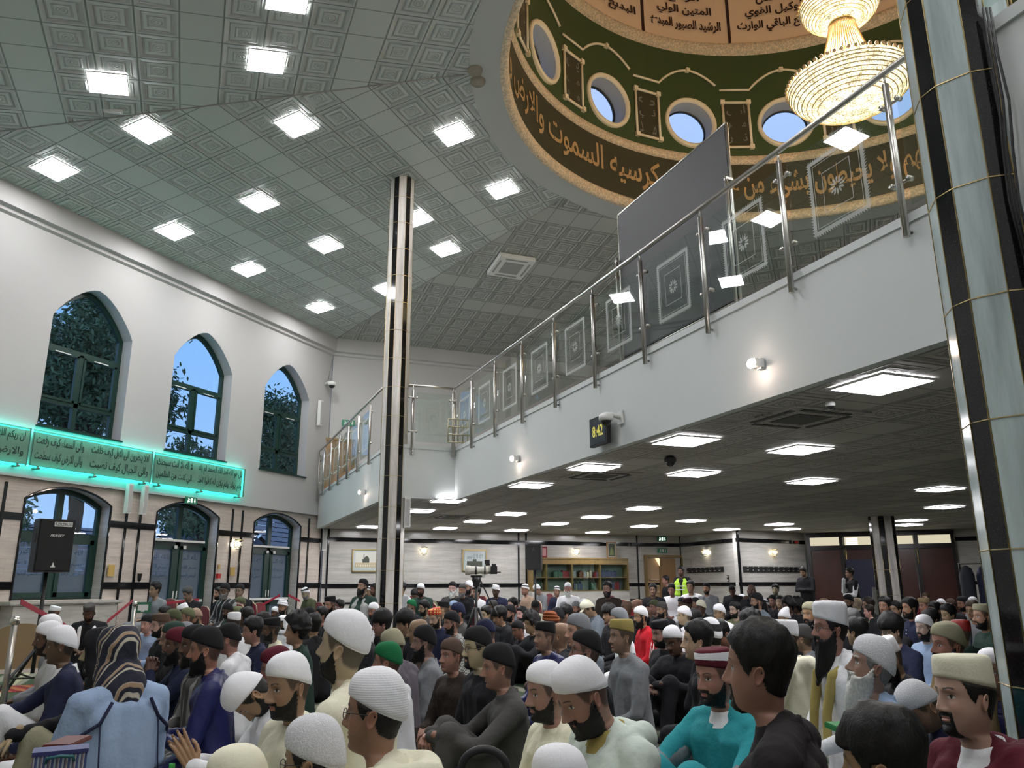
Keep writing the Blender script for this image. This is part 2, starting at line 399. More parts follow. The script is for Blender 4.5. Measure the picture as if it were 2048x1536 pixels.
# green drum with 15 round window openings
WA = [math.radians(-34.6 + 24 * i) for i in range(15)]    # clockwise from +Y
def dpt(a, z, r=RD): return Vector((CX + r * math.sin(a), CY + r * math.cos(a), z))
ZW0, WR = 12.52, 0.60
mb = MB(); SEG = 15; step = math.radians(24)
for i in range(15):
    a0 = WA[i] - step / 2; outer = []; K = 48
    hw = step / 2 * RD; z0, z1 = 11.6, 14.62
    # outer rectangle sampled + hole, in (s,z)
    rect = [(-hw + 2 * hw * j / 12, z0) for j in range(12)] + [(hw, z0 + (z1 - z0) * j / 8) for j in range(8)] + [(hw - 2 * hw * j / 12, z1) for j in range(12)] + [(-hw, z1 - (z1 - z0) * j / 8) for j in range(8)]
    rect.sort(key=lambda q: math.atan2(q[1] - ZW0, q[0]))
    cir = [(WR * math.cos(math.atan2(q[1] - ZW0, q[0])), ZW0 + WR * math.sin(math.atan2(q[1] - ZW0, q[0]))) for q in rect]
    mid_ = [((q[0] + c_[0]) / 2, (q[1] + c_[1]) / 2) for q, c_ in zip(rect, cir)]
    vs = [dpt(WA[i] + q[0] / RD, q[1]) for q in rect + mid_ + cir]; n_ = len(rect)
    mb.add(vs, [(j, (j + 1) % n_, (j + 1) % n_ + n_, j + n_) for j in range(n_)] + [(j + n_, (j + 1) % n_ + n_, (j + 1) % n_ + 2 * n_, j + 2 * n_) for j in range(n_)], True)
mb.build('wall_drum', GREENP, kind='structure')
for i in range(15):
    A_ = WA[i]; cen = dpt(A_, ZW0); rad = Vector((math.sin(A_), math.cos(A_), 0)); tan = Vector((math.cos(A_), -math.sin(A_), 0)); up = Vector((0, 0, 1))
    M = Matrix((tan, up, rad)).transposed()
    # round window: deep white reveal, frame, pane  (local z = outward)
    w_ = empty('window_%d' % (20 + i)); w_['kind'] = 'structure'
    MB().lathe([(WR + 0.005, -0.06), (WR - 0.02, 0.0), (WR - 0.04, 0.40)], cen, 48, True, M).build('window_reveal', PLASTER, w_)
    MB().lathe([(WR - 0.02, -0.02), (WR + 0.0, -0.09), (WR + 0.06, -0.10), (WR + 0.09, -0.06), (WR + 0.09, 0.06)], cen, 48, True, M).build('moulding', TRIMC, w_)
    MB().lathe([(WR - 0.03, 0.34), (WR - 0.065, 0.34), (WR - 0.065, 0.40), (WR - 0.03, 0.40)], cen, 48, True, M).build('window_frame', BLACKP, w_)
    MB().lathe([(0.01, 0.38), (WR - 0.05, 0.38)], cen, 48, True, M).build('pane', WGLASS, w_)
# plaques and wavy moulding between
PT = ['يس مزمل مدثر', 'طه نبي محمد', 'اول مبشر نذير']
for i in range(15):
    A_ = WA[i] - step / 2
    pm = lambda s_, z_, r_=RD - 0.03, A_=A_: dpt(A_ + s_ / RD, z_, r_)
    vis = i in (14, 0, 1, 13, 2)
    o = empty('wall_plaque', dpt(A_, 12.52), 0, None, None) if vis else None
    x0, x1, z0, z1 = -0.33, 0.33, 11.9, 13.16
    b = MB()
    for (a, c_) in (((x0, z0), (x1, z0)), ((x1, z0), (x1, z1)), ((x1, z1), (x0, z1)), ((x0, z1), (x0, z0))):
        b.tube([pm(a[0], a[1]), pm(c_[0], c_[1])], 0.035, 6)
    for a in ((x0, z0), (x1, z0), (x1, z1), (x0, z1)): b.box(pm(*a), (0.11, 0.11, 0.11), -A_)
    pl = MB(); pl.add([pm(x0, z0, RD - 0.012), pm(x1, z0, RD - 0.012), pm(x1, z1, RD - 0.012), pm(x0, z1, RD - 0.012)], [(0, 1, 2, 3)])
    if vis:
        o['label'] = ['framed dark plaque with gilt script at far edge of drum', 'dark script plaque between first and second round windows of drum', 'dark script plaque between second and third round windows of drum',
                      'dark script plaque on drum just behind the top of the black screen', 'dark script plaque on drum behind the big chandelier'][{13: 0, 14: 1, 0: 2, 1: 3, 2: 4}[i]]
        o['category'] = 'plaque'; o['group'] = 'script plaques between the round windows'
        T = Matrix.Translation(-o.location)
        def rel(mb_, nm, m_): 
            mb_.v = [tuple(Vector(v) - o.location) for v in mb_.v]; return mb_.build(nm, m_, o)
        rel(b, 'frame', TRIMC); rel(pl, 'panel', DARKB)
        wds = PT[(i + 1) % 3 if i != 14 else 0].split(' ') if i in (14, 0, 1) else PT[i % 3].split(' ')
        tx = MB()
        for q, wd in enumerate(wds):
            put_text(tx, wd, lambda u, v, q=q: pm(-0.24 + u, 12.80 - q * 0.40 + v, RD - 0.02), 0.48, 0.30, True, 0.012)
        rel(tx, 'lettering', GREYL)
    else:
        b.build('trim_plaque', TRIMC, kind='structure')
    # wavy moulding: flat over the plaque, arch over the window
    pts = [pm(-0.38, 13.52), pm(0.38, 13.52)]
    span = step * RD - 0.76
    for j in range(1, 16): s_ = j / 16; pts.append(pm(0.38 + span * s_, 13.52 + 0.50 * math.sin(PI * s_) ** 0.85))
    MB().tube(pts, 0.032, 6).box(pm(0.38 + span / 2, 14.02, RD - 0.04), (0.10, 0.10, 0.10), -A_).build('trim_wave', TRIMC, kind='structure')
    MB().box(dpt(A_ - 0.0, 15.9, RD - 0.03), (0.07, 0.05, 1.95), -A_).build('trim_bar', INK, kind='structure')
# lettering on the drum band and the dome
def bandtext(name, s, a_right, a_left, z, h, m, r, bold=0.02):
    # seen from inside: readers' left is the smaller angle
    W_ = (a_right - a_left) * r
    mb_ = put_text(MB(), s, lambda u, v: dpt(a_left + u / r, z + v, r), W_, h, True, bold)
    return mb_.build(name, m, None)
rad_ = math.radians
t_ = bandtext('trim_band_lettering', 'وسع كرسيه السموت والارض ولا', rad_(-32), rad_(-108), 10.30, 0.95, GOLDT, RD - 0.012, 0.015); t_['kind'] = 'structure'
t_ = bandtext('trim_band_lettering', 'خلفهم ولا يحيطون بشيء من علمه', rad_(24), rad_(-31), 10.30, 0.95, GOLDT, RD - 0.012, 0.02); t_['kind'] = 'structure'
names = {-2: ['المجيد', 'المعيد المحيي'], -1: ['الحميد', 'المعيد المميت'], 0: ['الرافع', 'المتين الولي', 'الرشيد الصبور المبدئ'], 1: ['الخافض', 'الوكيل القوي', 'النافع الباقي الوارث'], 2: ['القابض', 'الجامع', 'المانع الضار'], 3: ['الفتاح', 'الواسع']}
for k, L_ in names.items():
    mb = MB(); a0 = WA[0] + k * step
    if len(L_) < 3: L_ = L_ + ['البديع الهادي']
    for q, s_ in enumerate(L_):
        wd = [0.9, 1.5, 1.95][q]
        put_text(mb, s_, lambda u, v, q=q, wd=wd: dpt(a0 + (-wd / 2 + u) / (RD - 0.06), 16.02 - q * 0.42 + v, RD - 0.06), wd, 0.36, True, 0.03)
    mb.build('trim_dome_lettering', INK, kind='structure')

# ------------------------------------------------------------------ left wall with windows
XW = -14.05
Y0 = CY - HALF; Y1 = CY + HALF
def wall_holes(name, m, o, ux, uy, outer, holes, thick, reveal_m=None):
    """wall sheet with openings; ux,uy in-plane axes; thick = vector outward; returns object"""
    polys = [[Vector((p[0], p[1], 0)) for p in outer]] + [[Vector((p[0], p[1], 0)) for p in h] for h in holes]
    flat = [p for pl in polys for p in pl]; tr = tessellate_polygon(polys)
    o = Vector(o); ux = Vector(ux); uy = Vector(uy); th = Vector(thick)
    mb = MB().mat(m)
    front = [o + ux * p.x + uy * p.y for p in flat]
    mb.add(front, [tuple(t) for t in tr]); mb.add([p + th for p in front], [tuple(t) for t in tr])
    mb.mat(reveal_m or m)
    b = 0
    for pl in polys:
        n = len(pl); P = front[b:b + n]; mb.add(P + [p + th for p in P], [(i, (i + 1) % n, (i + 1) % n + n, i + n) for i in range(n)]); b += n
    ob = mb.build(name, None, kind='structure'); return ob
def pointed(y0, y1, zs, z1, zt, n=7):
    """pointed arch outline, from bottom-left anticlockwise: sill zs, spring z1, apex zt"""
    w2 = (y1 - y0) / 2; cx = (y0 + y1) / 2; h = zt - z1; pts = [(y0, zs), (y1, zs), (y1, z1)]
    f = lambda t: z1 + h * (1 - (1 - t) ** 1.55)
    for i in range(1, n): t = i / n; pts.append((y1 - w2 * t ** 1.12, f(t)))
    pts.append((cx, zt))
    for i in range(n - 1, 0, -1): t = i / n; pts.append((y0 + w2 * t ** 1.12, f(t)))
    pts.append((y0, z1)); return pts
def segarch(y0, y1, zs, z1, zt, n=14):
    cx = (y0 + y1) / 2; w2 = (y1 - y0) / 2; h = zt - z1; Rr = (w2 * w2 + h * h) / (2 * h); zc = zt - Rr
    pts = [(y0, zs), (y1, zs), (y1, z1)]
    a = math.asin(w2 / Rr)
    for i in range(1, n): q = a - 2 * a * i / n; pts.append((cx + Rr * math.sin(q), zc + Rr * math.cos(q)))
    pts.append((y0, z1)); return pts
UW = [(10.0, 11.9), (13.1, 15.0), (16.25, 18.15)]; UWx = [(6.9, 8.8)] + UW
UH = [pointed(a, b, 4.33, 6.55, 7.38) for a, b in UWx]
LH = [segarch(a, b, zs, 2.95, 3.23) for (a, b), zs in zip(UWx, (1.1, 1.1, 0.02, 0.02))]
ZM = 3.33
wall_holes('wall_left', PLASTER, (XW, 0, 0), (0, 1, 0), (0, 0, 1), [(Y0, ZM), (Y1, ZM), (Y1, ZW), (Y0, ZW)], UH, (-0.34, 0, 0))
wall_holes('wall_left_lower', MARBLE, (XW - 0.03, 0, 0), (0, 1, 0), (0, 0, 1), [(Y0, 0), (Y1, 0), (Y1, ZM), (Y0, ZM)], LH, (-0.34, 0, 0), MARBLE_COOL)
def arch_inset(pts, d):
    """shrink an outline towards its own centre line by d"""
    ys = [p[0] for p in pts]; zs = [p[1] for p in pts]; cy_ = (min(ys) + max(ys)) / 2; cz = min(zs) * 0.4 + max(zs) * 0.6
    hy = (max(ys) - min(ys)) / 2; hz1 = max(zs) - cz; hz0 = cz - min(zs)
    return [(cy_ + (p[0] - cy_) * (hy - d) / hy, cz + (p[1] - cz) * ((hz1 - d * 1.15) / hz1 if p[1] > cz else (hz0 - d) / hz0)) for p in pts]
def frame_ring(mb, o, ux, uy, outer, inner, th):
    o = Vector(o); ux = Vector(ux); uy = Vector(uy); th = Vector(th); n = len(outer)
    A = [o + ux * p[0] + uy * p[1] for p in outer]; B = [o + ux * p[0] + uy * p[1] for p in inner]
    mb.add(A + B + [a + th for a in A] + [b + th for b in B], [f for i in range(n) for f in ((i, (i + 1) % n, (i + 1) % n + n, i + n), (i + n, (i + 1) % n + n, (i + 1) % n + 3 * n, i + 3 * n), (i + 2 * n, i + 3 * n, (i + 1) % n + 3 * n, (i + 1) % n + 2 * n), (i, i + 2 * n, (i + 1) % n + 2 * n, (i + 1) % n))])
    return mb
XG = XW - 0.27
for k, ((a, b), H) in enumerate(zip(UWx, UH)):
    w_ = empty('window_%d' % (k + 1)); w_['kind'] = 'structure'
    H2 = [(p[0], p[1]) for p in H]; inn = arch_inset(H2, 0.10); c = (a + b) / 2
    fr = frame_ring(MB(), (XG, 0, 0), (0, 1, 0), (0, 0, 1), H2, inn, (-0.07, 0, 0))
    fr.box((XG - 0.035, c, 6.0), (0.08, b - a - 0.1, 0.11)).box((XG - 0.035, c, 4.92), (0.08, b - a - 0.1, 0.09)).box((XG - 0.035, c, 5.16), (0.08, 0.10, 1.66))
    for s_ in (-1, 1):
        y_a, y_b = (a + 0.09, c - 0.05) if s_ < 0 else (c + 0.05, b - 0.09)
        for (z_a, z_b) in ((4.96, 5.95),):
            fr.box((XG - 0.01, y_a + 0.03, (z_a + z_b) / 2), (0.06, 0.05, z_b - z_a)).box((XG - 0.01, y_b - 0.03, (z_a + z_b) / 2), (0.06, 0.05, z_b - z_a)).box((XG - 0.01, (y_a + y_b) / 2, z_b - 0.02), (0.06, y_b - y_a, 0.05)).box((XG - 0.01, (y_a + y_b) / 2, z_a + 0.02), (0.06, y_b - y_a, 0.05))
    fr.build('window_frame', GREENF, w_)
    MB().add([(XG - 0.035, p[0], p[1]) for p in inn], [tuple(t) for t in tessellate_polygon([[Vector((p[0], p[1], 0)) for p in inn]])]).build('pane', WGLASS, w_)
    vv = MB()
    for s_ in (-1, 1): vv.box((XG + 0.03, c + s_ * 0.45, 5.93), (0.03, 0.34, 0.02))
    vv.build('trickle_vent', WHITEP, w_)
    MB().box((XW - 0.12, c, 4.315), (0.33, b - a + 0.06, 0.03)).build('sill', GREENF, w_)
# lower windows; the first two are windows over a ledge, the others doors with push bars
for k, ((a, b), H) in enumerate(zip(UWx, LH)):
    door = k >= 2; c = (a + b) / 2; zs = 1.1 if not door else 0.02
    w_ = empty(('door_%d' if door else 'window_%d') % (k + 5 if not door else k - 1)); w_['kind'] = 'structure'
    inn = arch_inset(H, 0.09); XL = XG - 0.03
    fr = frame_ring(MB(), (XL, 0, 0), (0, 1, 0), (0, 0, 1), H, inn, (-0.07, 0, 0))
    fr.box((XL - 0.035, c, 2.30), (0.08, b - a - 0.1, 0.13)).box((XL - 0.035, c, (zs + 3.2) / 2), (0.08, 0.13, 3.15 - zs))
    for s_ in (-1, 1):
        y_a, y_b = (a + 0.09, c - 0.06) if s_ < 0 else (c + 0.06, b - 0.09); z_a, z_b = (zs + 0.05, 2.25)
        fr.box((XL - 0.01, y_a + 0.05, (z_a + z_b) / 2), (0.07, 0.09, z_b - z_a)).box((XL - 0.01, y_b - 0.05, (z_a + z_b) / 2), (0.07, 0.09, z_b - z_a)).box((XL - 0.01, (y_a + y_b) / 2, z_b - 0.04), (0.07, y_b - y_a, 0.09)).box((XL - 0.01, (y_a + y_b) / 2, z_a + 0.04), (0.07, y_b - y_a, 0.09))
        if door: fr.box((XL - 0.01, (y_a + y_b) / 2, 0.95), (0.07, y_b - y_a, 0.16))
    fr.build('window_frame', GREENF, w_)
    up_ = [p for p in inn if p[1] > 2.5]; up_ = [(inn[0][0], 2.33), (inn[1][0], 2.33)] + up_
    MB().add([(XL - 0.035, p[0], p[1]) for p in up_], [tuple(t) for t in tessellate_polygon([[Vector((p[0], p[1], 0)) for p in up_]])]).build('pane', WGLASS, w_)
    fz_ = MB()
    for s_ in (-1, 1):
        y_a, y_b = (a + 0.17, c - 0.12) if s_ < 0 else (c + 0.12, b - 0.17)
        z_a = zs + 0.12 if not door else 1.02
        fz_.box((XL - 0.03, (y_a + y_b) / 2, (z_a + 2.18) / 2), (0.012, y_b - y_a, 2.18 - z_a))
        if door: fz_.box((XL - 0.03, (y_a + y_b) / 2, 0.48), (0.012, y_b - y_a, 0.84))
    fz_.build('pane', FROST, w_)
    # etched script on the frosted panes
    et = MB()
    for s_ in (-1, 1):
        y_a = (a + 0.25) if s_ < 0 else (c + 0.2); 
        for q, (s2, hh, z_) in enumerate((('الله اكبر', 0.14, 1.92), ('بسم الله', 0.12, 1.70), ('الرحمن الرحيم', 0.12, 1.52))):
            put_text(et, s2, lambda u, v, y_a=y_a, z_=z_: (XL - 0.02, y_a + u, z_ + v), 0.45, hh, True, 0.0)
    et.build('lettering', mat('etched_script', (0.05, 0.09, 0.16), 0.5), w_)
    if door:
        MB().box((XL + 0.06, c, 1.02), (0.05, b - a - 0.25, 0.06)).build('push_bar', WHITEP, w_)
        MB().box((XL + 0.06, c, 2.36), (0.06, 1.5, 0.05)).box((XL + 0.07, c - 0.12, 2.22), (0.03, 0.07, 0.07)).box((XL + 0.07, c + 0.15, 2.22), (0.03, 0.07, 0.07)).build('door_closer', WHITEP, w_)
        hb = MB()
        for s_ in (-1, 1): hb.box((XL + 0.05, c + s_ * 0.05, 1.16), (0.02, 0.02, 0.16))
        hb.build('handle', WHITEP, w_)
    else:
        MB().box((XW + 0.10, c, 1.06), (0.5, b - a + 0.5, 0.05)).box((XW + 0.10, c, 1.025), (0.46, b - a + 0.46, 0.03)).build('trim_sill', MARBLE_COOL, kind='structure')
        MB().box((XW + 0.14, c, 0.5), (0.32, b - a + 0.30, 1.0)).build('wall_radiator_casing', MARBLE_COOL, kind='structure')
# black bands and vertical joints on the marble
def band(x0, y0, x1, y1, z, h, m=GRAN, out=0.012, name='trim_band'):
    p, q = Vector((x0, y0, 0)), Vector((x1, y1, 0)); d = (q - p); L = d.length; c = (p + q) / 2; c.z = z
    return MB().box(c, (L, 0.03 + out, h), math.atan2(d.y, d.x)).build(name, m, kind='structure')
segs = [(Y0, 6.9), (8.8, 10.0), (11.9, 13.1), (15.0, 16.25), (18.15, Y1)]
for a, b in segs:
    band(XW - 0.03, a, XW - 0.03, b, 2.60, 0.13); band(XW - 0.03, a, XW - 0.03, b, 1.36, 0.14)
for y_ in (9.2, 9.6, 12.30, 12.66, 15.45, 15.8, 18.5): MB().box((XW - 0.02, y_, 1.6), (0.03, 0.05, 3.2)).build('trim_joint', GRAN, kind='structure')
for (a, b), H in zip(UWx, LH):   # dark edge strip round each lower opening
    mb = MB()
    pts = [(XW - 0.025, p[0], p[1]) for p in H[1:]] + [(XW - 0.025, H[0][0], H[0][1])]
    mb.tube(pts, 0.022, 6, smooth=False).build('trim_edge', GRAN, kind='structure')
MB().box((XW + 0.02, CY, ZM), (0.07, 2 * HALF, 0.05)).build('trim_ledge', PLASTER, kind='structure')
# cornice round the hall
prof = [(-0.02, 8.16), (0.04, 8.2), (0.05, 8.27), (0.14, 8.30), (0.14, 8.72), (-0.02, 8.74)]
for k in range(8):
    a, b = octv(k - 1), octv(k); n = fnorm(k); C0_ = Vector((CX, CY, 0)); vs = []
    for P in (a, b):
        dirr = (P - C0_).normalized()
        for d, z in prof: Q = P - dirr * (d / math.cos(PI / 8)); vs.append((Q.x, Q.y, z))
    m_ = len(prof); MB().add(vs, [(i, i + 1, i + 1 + m_, i + m_) for i in range(m_ - 1)]).build('trim_cornice', PLASTER, kind='structure')
# other walls of the octagon
def quadwall(name, m, p, q, z0, z1, th=0.25):
    p = Vector((p[0], p[1], 0)); q = Vector((q[0], q[1], 0)); d = q - p; nn = Vector((d.y, -d.x, 0)).normalized(); C0_ = Vector((CX, CY, 0))
    if nn.dot((p + q) / 2 - C0_) < 0: nn = -nn
    c = (p + q) / 2 + nn * th / 2; c.z = (z0 + z1) / 2
    return MB().box(c, (d.length, th, z1 - z0), math.atan2(d.y, d.x)).build(name, m, kind='structure')
wn = {1: 'wall_back_left', 2: 'wall_back', 3: 'wall_back_right', 4: 'wall_right', 5: 'wall_front_right', 6: 'wall_front', 7: 'wall_front_left'}
for k, nm in wn.items():
    a, b = octv(k - 1), octv(k)
    if k in (2, 3):
        quadwall(nm, PLASTER, a, b, ZG, ZW)
    elif k == 1:
        quadwall(nm, PLASTER, a, b, ZG, ZW); quadwall(nm + '_lower', MARBLE_COOL, a, b, 0, ZG)
    else: quadwall(nm, PLASTER, a, b, 0, ZW)
V1, V2 = octv(0), octv(1)     # corners left/back-left and back-left/back
P2, P3 = Vector((-3.2, 25.3, 0)), Vector((-1.42, 28.0, 0))
quadwall('wall_niche', MARBLE_COOL, V2, P2, 0, ZS, 0.08); quadwall('wall_niche_right', MARBLE_COOL, P2, P3, 0, ZS, 0.2)
quadwall('wall_back_lower', MARBLE_COOL, (2.95, 28.0), (15.4, 28.0), 0, ZS)
quadwall('wall_back_lower', MARBLE_COOL, (-1.42, 28.0), (2.95, 28.0), 2.9, ZS + 0.4)
quadwall('wall_behind_doors', PLASTER, (-2.2, 28.35), (3.6, 28.35), 0, ZS + 0.4)
quadwall('wall_right_lower', MARBLE_COOL, (15.4, 28.0), (15.4, 10), 0, ZS)
def wallbands(p, q, z=(2.65, 1.34), inset=0.0):
    p = Vector((p[0], p[1], 0)); q = Vector((q[0], q[1], 0))
    for z_, h_ in zip(z, (0.12, 0.11)): band(p.x, p.y, q.x, q.y, z_, h_)
wallbands(V1, V2); wallbands(V2, P2); wallbands(P2, P3); wallbands((2.95, 28.0), (15.4, 28.0))
band(V1.x, V1.y, V2.x, V2.y, 0.86, 0.05)
def bl(t, off=0.0):   # point on the back-left wall, t metres from the left corner, off metres into the room
    d = (V2 - V1).normalized(); n = Vector((d.y, -d.x, 0)); return V1 + d * t + n * off
def bl_px(x, y, off=0.0):
    n = Vector((R2, -R2, 0)); P = on_plane(x, y, V1 + n * off, n); return P
for x_ in (655, 640, 1037, 1052, 1275):
    P = bl_px(x_, 1120); MB().box((P.x, P.y, 1.48), (0.05, 0.05, 2.95), PI / 4).build('trim_joint', GRAN, kind='structure')
for P in (V2, P2): MB().box((P.x, P.y, 1.48), (0.06, 0.06, 2.95), PI / 4).build('trim_joint', GRAN, kind='structure')

# ------------------------------------------------------------------ gallery
c1x, c1y = -7.93, 12.90; c2x, c2y = 0.78, 4.15       # the two striped columns
CA, CC = 6.68, 4.80
gp = [(XW, CC - XW), (-7.88, CC + 7.88), (-6.99, CA + 6.99), (1.66, CA - 1.66), (0.80, CC - 0.80), (6.0, CC - 6.0), (15.3, CC - 6.0), (15.3, 28.3), (V2.x, 28.3), (V2.x, V2.y), (V1.x, V1.y)]
def gal_poly(name, m, z, loc_ang=PI / 4):
    o = Vector((0, 0, z)); Rm = Matrix.Rotation(loc_ang, 4, 'Z'); inv = Rm.inverted()
    tr = tessellate_polygon([[Vector((p[0], p[1], 0)) for p in gp]])
    ob = MB().add([inv @ Vector((p[0], p[1], z)) for p in gp], [tuple(t) for t in tr]).build(name, m, kind='structure'); ob.matrix_world = Rm; return ob
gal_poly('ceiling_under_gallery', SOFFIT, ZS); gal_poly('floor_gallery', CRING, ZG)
for i in range(5):
    p, q = Vector((*gp[i], 0)), Vector((*gp[i + 1], 0)); d = q - p; nn = Vector((-d.y, d.x, 0)).normalized(); 
    c = (p + q) / 2 + Vector((-nn.x, -nn.y, 0)) * -0.06
    n_out = Vector((d.y, -d.x, 0)).normalized()
    C_in = (p + q) / 2 - n_out * 0.05; C_in.z = (ZS + ZG) / 2 - 0.01
    MB().box(C_in, (d.length, 0.10, ZG - ZS + 0.02), math.atan2(d.y, d.x)).build('wall_gallery_fascia', FASCIA, kind='structure')
    C2 = (p + q) / 2 + n_out * 0.005; C2.z = ZG - 0.035
    MB().box(C2, (d.length, 0.02, 0.07), math.atan2(d.y, d.x)).build('trim_gallery_edge', FASCIA, kind='structure')

# ------------------------------------------------------------------ striped marble columns
def column(name, cx, cy, z1, dia, rot, joint0, pitch, label, mats=(COLM, GRAN), z0=0.0, group=None):
    root = empty(name, (cx, cy, z0)); root['kind'] = 'structure'
    R_ = dia / 2; wA = math.radians(36); wB = math.radians(24)
    ang = []
    for i in range(6): ang += [rot + i * PI / 3 - wA / 2, rot + i * PI / 3 + wA / 2]
    pts = [Vector((R_ * math.cos(a), R_ * math.sin(a), 0)) for a in ang]
    for half, nm, m in ((0, 'marble_facing', mats[0]), (1, 'granite_strip', mats[1])):
        mb = MB()
        for i in range(6):
            j = 2 * i + half; p, q = pts[j], pts[(j + 1) % 12]; mb.add([p, q, q + Vector((0, 0, z1 - z0)), p + Vector((0, 0, z1 - z0))], [(0, 1, 2, 3)])
        mb.build(nm, m, root, fixn=False)
    jr = MB(); z = joint0
    while z < z1:
        loop = [p * 1.004 + Vector((0, 0, z - z0)) for p in pts]; jr.tube(loop, 0.0035, 4, closed=True, smooth=False); z += pitch
    jr.build('joint', BRASS, root)
    vb = MB()
    for p in pts: vb.tube([p * 1.002, p * 1.002 + Vector((0, 0, z1 - z0))], 0.004 if dia < 0.6 else 0.006, 4)
    vb.build('edge_bead', BRASS, root)
    return root
az1 = math.atan2(-c1y, -c1x); az2 = math.atan2(-c2y, -c2x)
column('column', c1x, c1y, fz(0, (c1x, c1y)) + 0.05, 0.50, az1 + 0.05, 0.44, 0.578, None)
column('column', c2x, c2y, 9.9, 0.50, az2 - math.radians(12), 1.30 + 0.037 * 3.9 - 0.562 * 2, 0.562, None, (COLM2, GRAN))
column('column', 0.75, 22.0, ZS + 0.02, 0.62, math.atan2(-22, -0.75) + 0.5, 0.45, 0.6, None)
# ------------------------------------------------------------------ LED ceiling panels
GL_MAIN, GL_LOW = 'square lit panels set in the sloping main ceiling', 'square lit panels under the gallery'
def led(name, M, m, label, group, size=0.595):
    o = empty(name, (0, 0, 0), 0, label, 'ceiling light', group); o.matrix_world = M
    h = size / 2
    MB().box((0, 0, -0.004), (size - 0.03, size - 0.03, 0.012)).build('diffuser', m, o)
    fr = MB()
    for s_ in (-1, 1): fr.box((s_ * (h - 0.008), 0, -0.006), (0.016, size, 0.02)).box((0, s_ * (h - 0.008), -0.006), (size - 0.03, 0.016, 0.02))
    fr.build('frame', WHITEP, o); return o
MAINL = [  # px, facet, what singles it out
 (110, 337, 0, 'nearest lit panel above the first arched window, lowest row by the wall'), (295, 260, 0, 'lit panel just below the hip, beside the small white sensor'),
 (593, 248, 0, 'lit panel below the hip, straight above the striped column'), (908, 267, 0, 'lit panel closest to the dome opening, upper one of two'),
 (519, 404, 0, 'lit panel in the middle row, left of the striped column top'), (349, 462, 0, 'second lit panel in the row nearest the window wall'),
 (653, 490, 0, 'lit panel in middle row left of the striped column shaft'), (497, 538, 0, 'third lit panel in the row nearest the window wall'),
 (640, 614, 0, 'last and smallest lit panel in the row nearest the window wall'), (1005, 378, 0, 'lit panel below the dome edge, right of the column'),
 (892, 498, 0, 'lit panel right of the striped column, beside the air vent'), (831, 437, 0, 'lit panel half hidden behind the striped column on its right side'),
 (776, 577, 0, 'lit panel peeping out left of the striped column'), (216, 165, 7, 'left lit panel on the ceiling plane above the hip'),
 (533, 121, 7, 'right lit panel on the ceiling plane above the hip'), (575, -6, 7, 'lit panel cut off by the top edge of the picture'),
 (300, -90, 7, 'lit panel over the front of the hall'), (900, 90, 7, None)]
for x, y, k, lab in MAINL:
    if lab is None: continue
    P = on_facet(x, y, k); n = fnorm(k)
    M = Matrix.Translation(P) @ Matrix.Rotation(math.atan2(-n.y, -n.x), 4, 'Z') @ Matrix.Rotation(-math.atan(SLOPE), 4, 'Y')
    M = M @ Matrix.Translation((0, 0, -0.012)); led('ceiling_light', M, LED1, lab, GL_MAIN)
def added_front_lights():   # panels added on the unseen front facets to brighten the crowd
    for k in (5, 6):
        for dx, dy in ((1.5, -4.2), (1.5, -1.4), (1.5, 1.4), (1.5, 4.2), (4.2, -2.8), (4.2, 0.0), (4.2, 2.8), (6.9, -1.4), (6.9, 1.4)):
            n = fnorm(k); M = Matrix.Translation(Vector((CX, CY, ZW)) + n * AP) @ Matrix.Rotation(math.atan2(-n.y, -n.x), 4, 'Z') @ Matrix.Rotation(-math.atan(SLOPE), 4, 'Y') @ Matrix.Translation((dx, dy, -0.012))
            led('ceiling_light', M, LED1, 'square lit panel added on the unseen front ceiling to brighten the floor', 'lit panels added beyond the view')
added_front_lights()
LOWL = [(1762, 765, 'largest lit panel under the gallery, beside the big marble column'), (1371, 879, 'lit panel below the digital clock'), (1600, 897, 'lit panel second from the fascia, below the bright spotlight'),
 (1187, 933, 'lit panel right of the small gallery spotlight, near the fascia'), (1387, 945, 'lit panel below the black dome camera'), (1624, 961, 'lit panel in the middle of the soffit, below the second brightest one'),
 (1062, 969, 'lit panel just inside the gallery corner'), (1880, 977, 'upper of two lit panels beside the big marble column'), (1888, 1013, 'lower of two lit panels beside the big marble column'),
 (896, 1000, 'lit panel under the gallery, second from the striped column'), (838, 1021, 'lit panel under the gallery right beside the striped column'), (1022, 1027, 'lit panel above the framed picture of worshippers'),
 (1192, 1033, 'lit panel above the bookcase, nearer one'), (1287, 1016, 'lit panel right of the bookcase, nearer one'), (955, 1042, 'lit panel above the camera tripod'), (890, 1056, 'small lit panel near the back wall left of the tripod'),
 (1033, 1060, 'small lit panel over the loudspeaker at back'), (1110, 1047, 'small lit panel over the left end of the bookcase'), (1288, 1052, 'small lit panel over the oak door'), (1382, 1041, 'lit panel over the wall lamp beside the oak door'),
 (1195, 1064, 'smallest lit panel, over the right end of the bookcase'), (1453, 1058, 'small lit panel over the niche corner'), (1558, 1048, 'lit panel left of the dark doors, upper of two'), (1575, 1061, 'lit panel left of the dark doors, lower of two'),
 (1822, 1040, 'upper of two close lit panels right of the far column'), (1815, 1049, 'lower of two close lit panels right of the far column'), (737, 1053, 'lit panel under the gallery left of the striped column')]
for x, y, lab in LOWL:
    P = on_z(x, y, ZS); d = P.xy.length
    if d > 25.5: P.x *= 25.5 / d; P.y *= 25.5 / d
    led('ceiling_light', Matrix.Translation((P.x, P.y, ZS - 0.012)) @ Matrix.Rotation(PI / 4, 4, 'Z'), LED2, lab, GL_LOW)

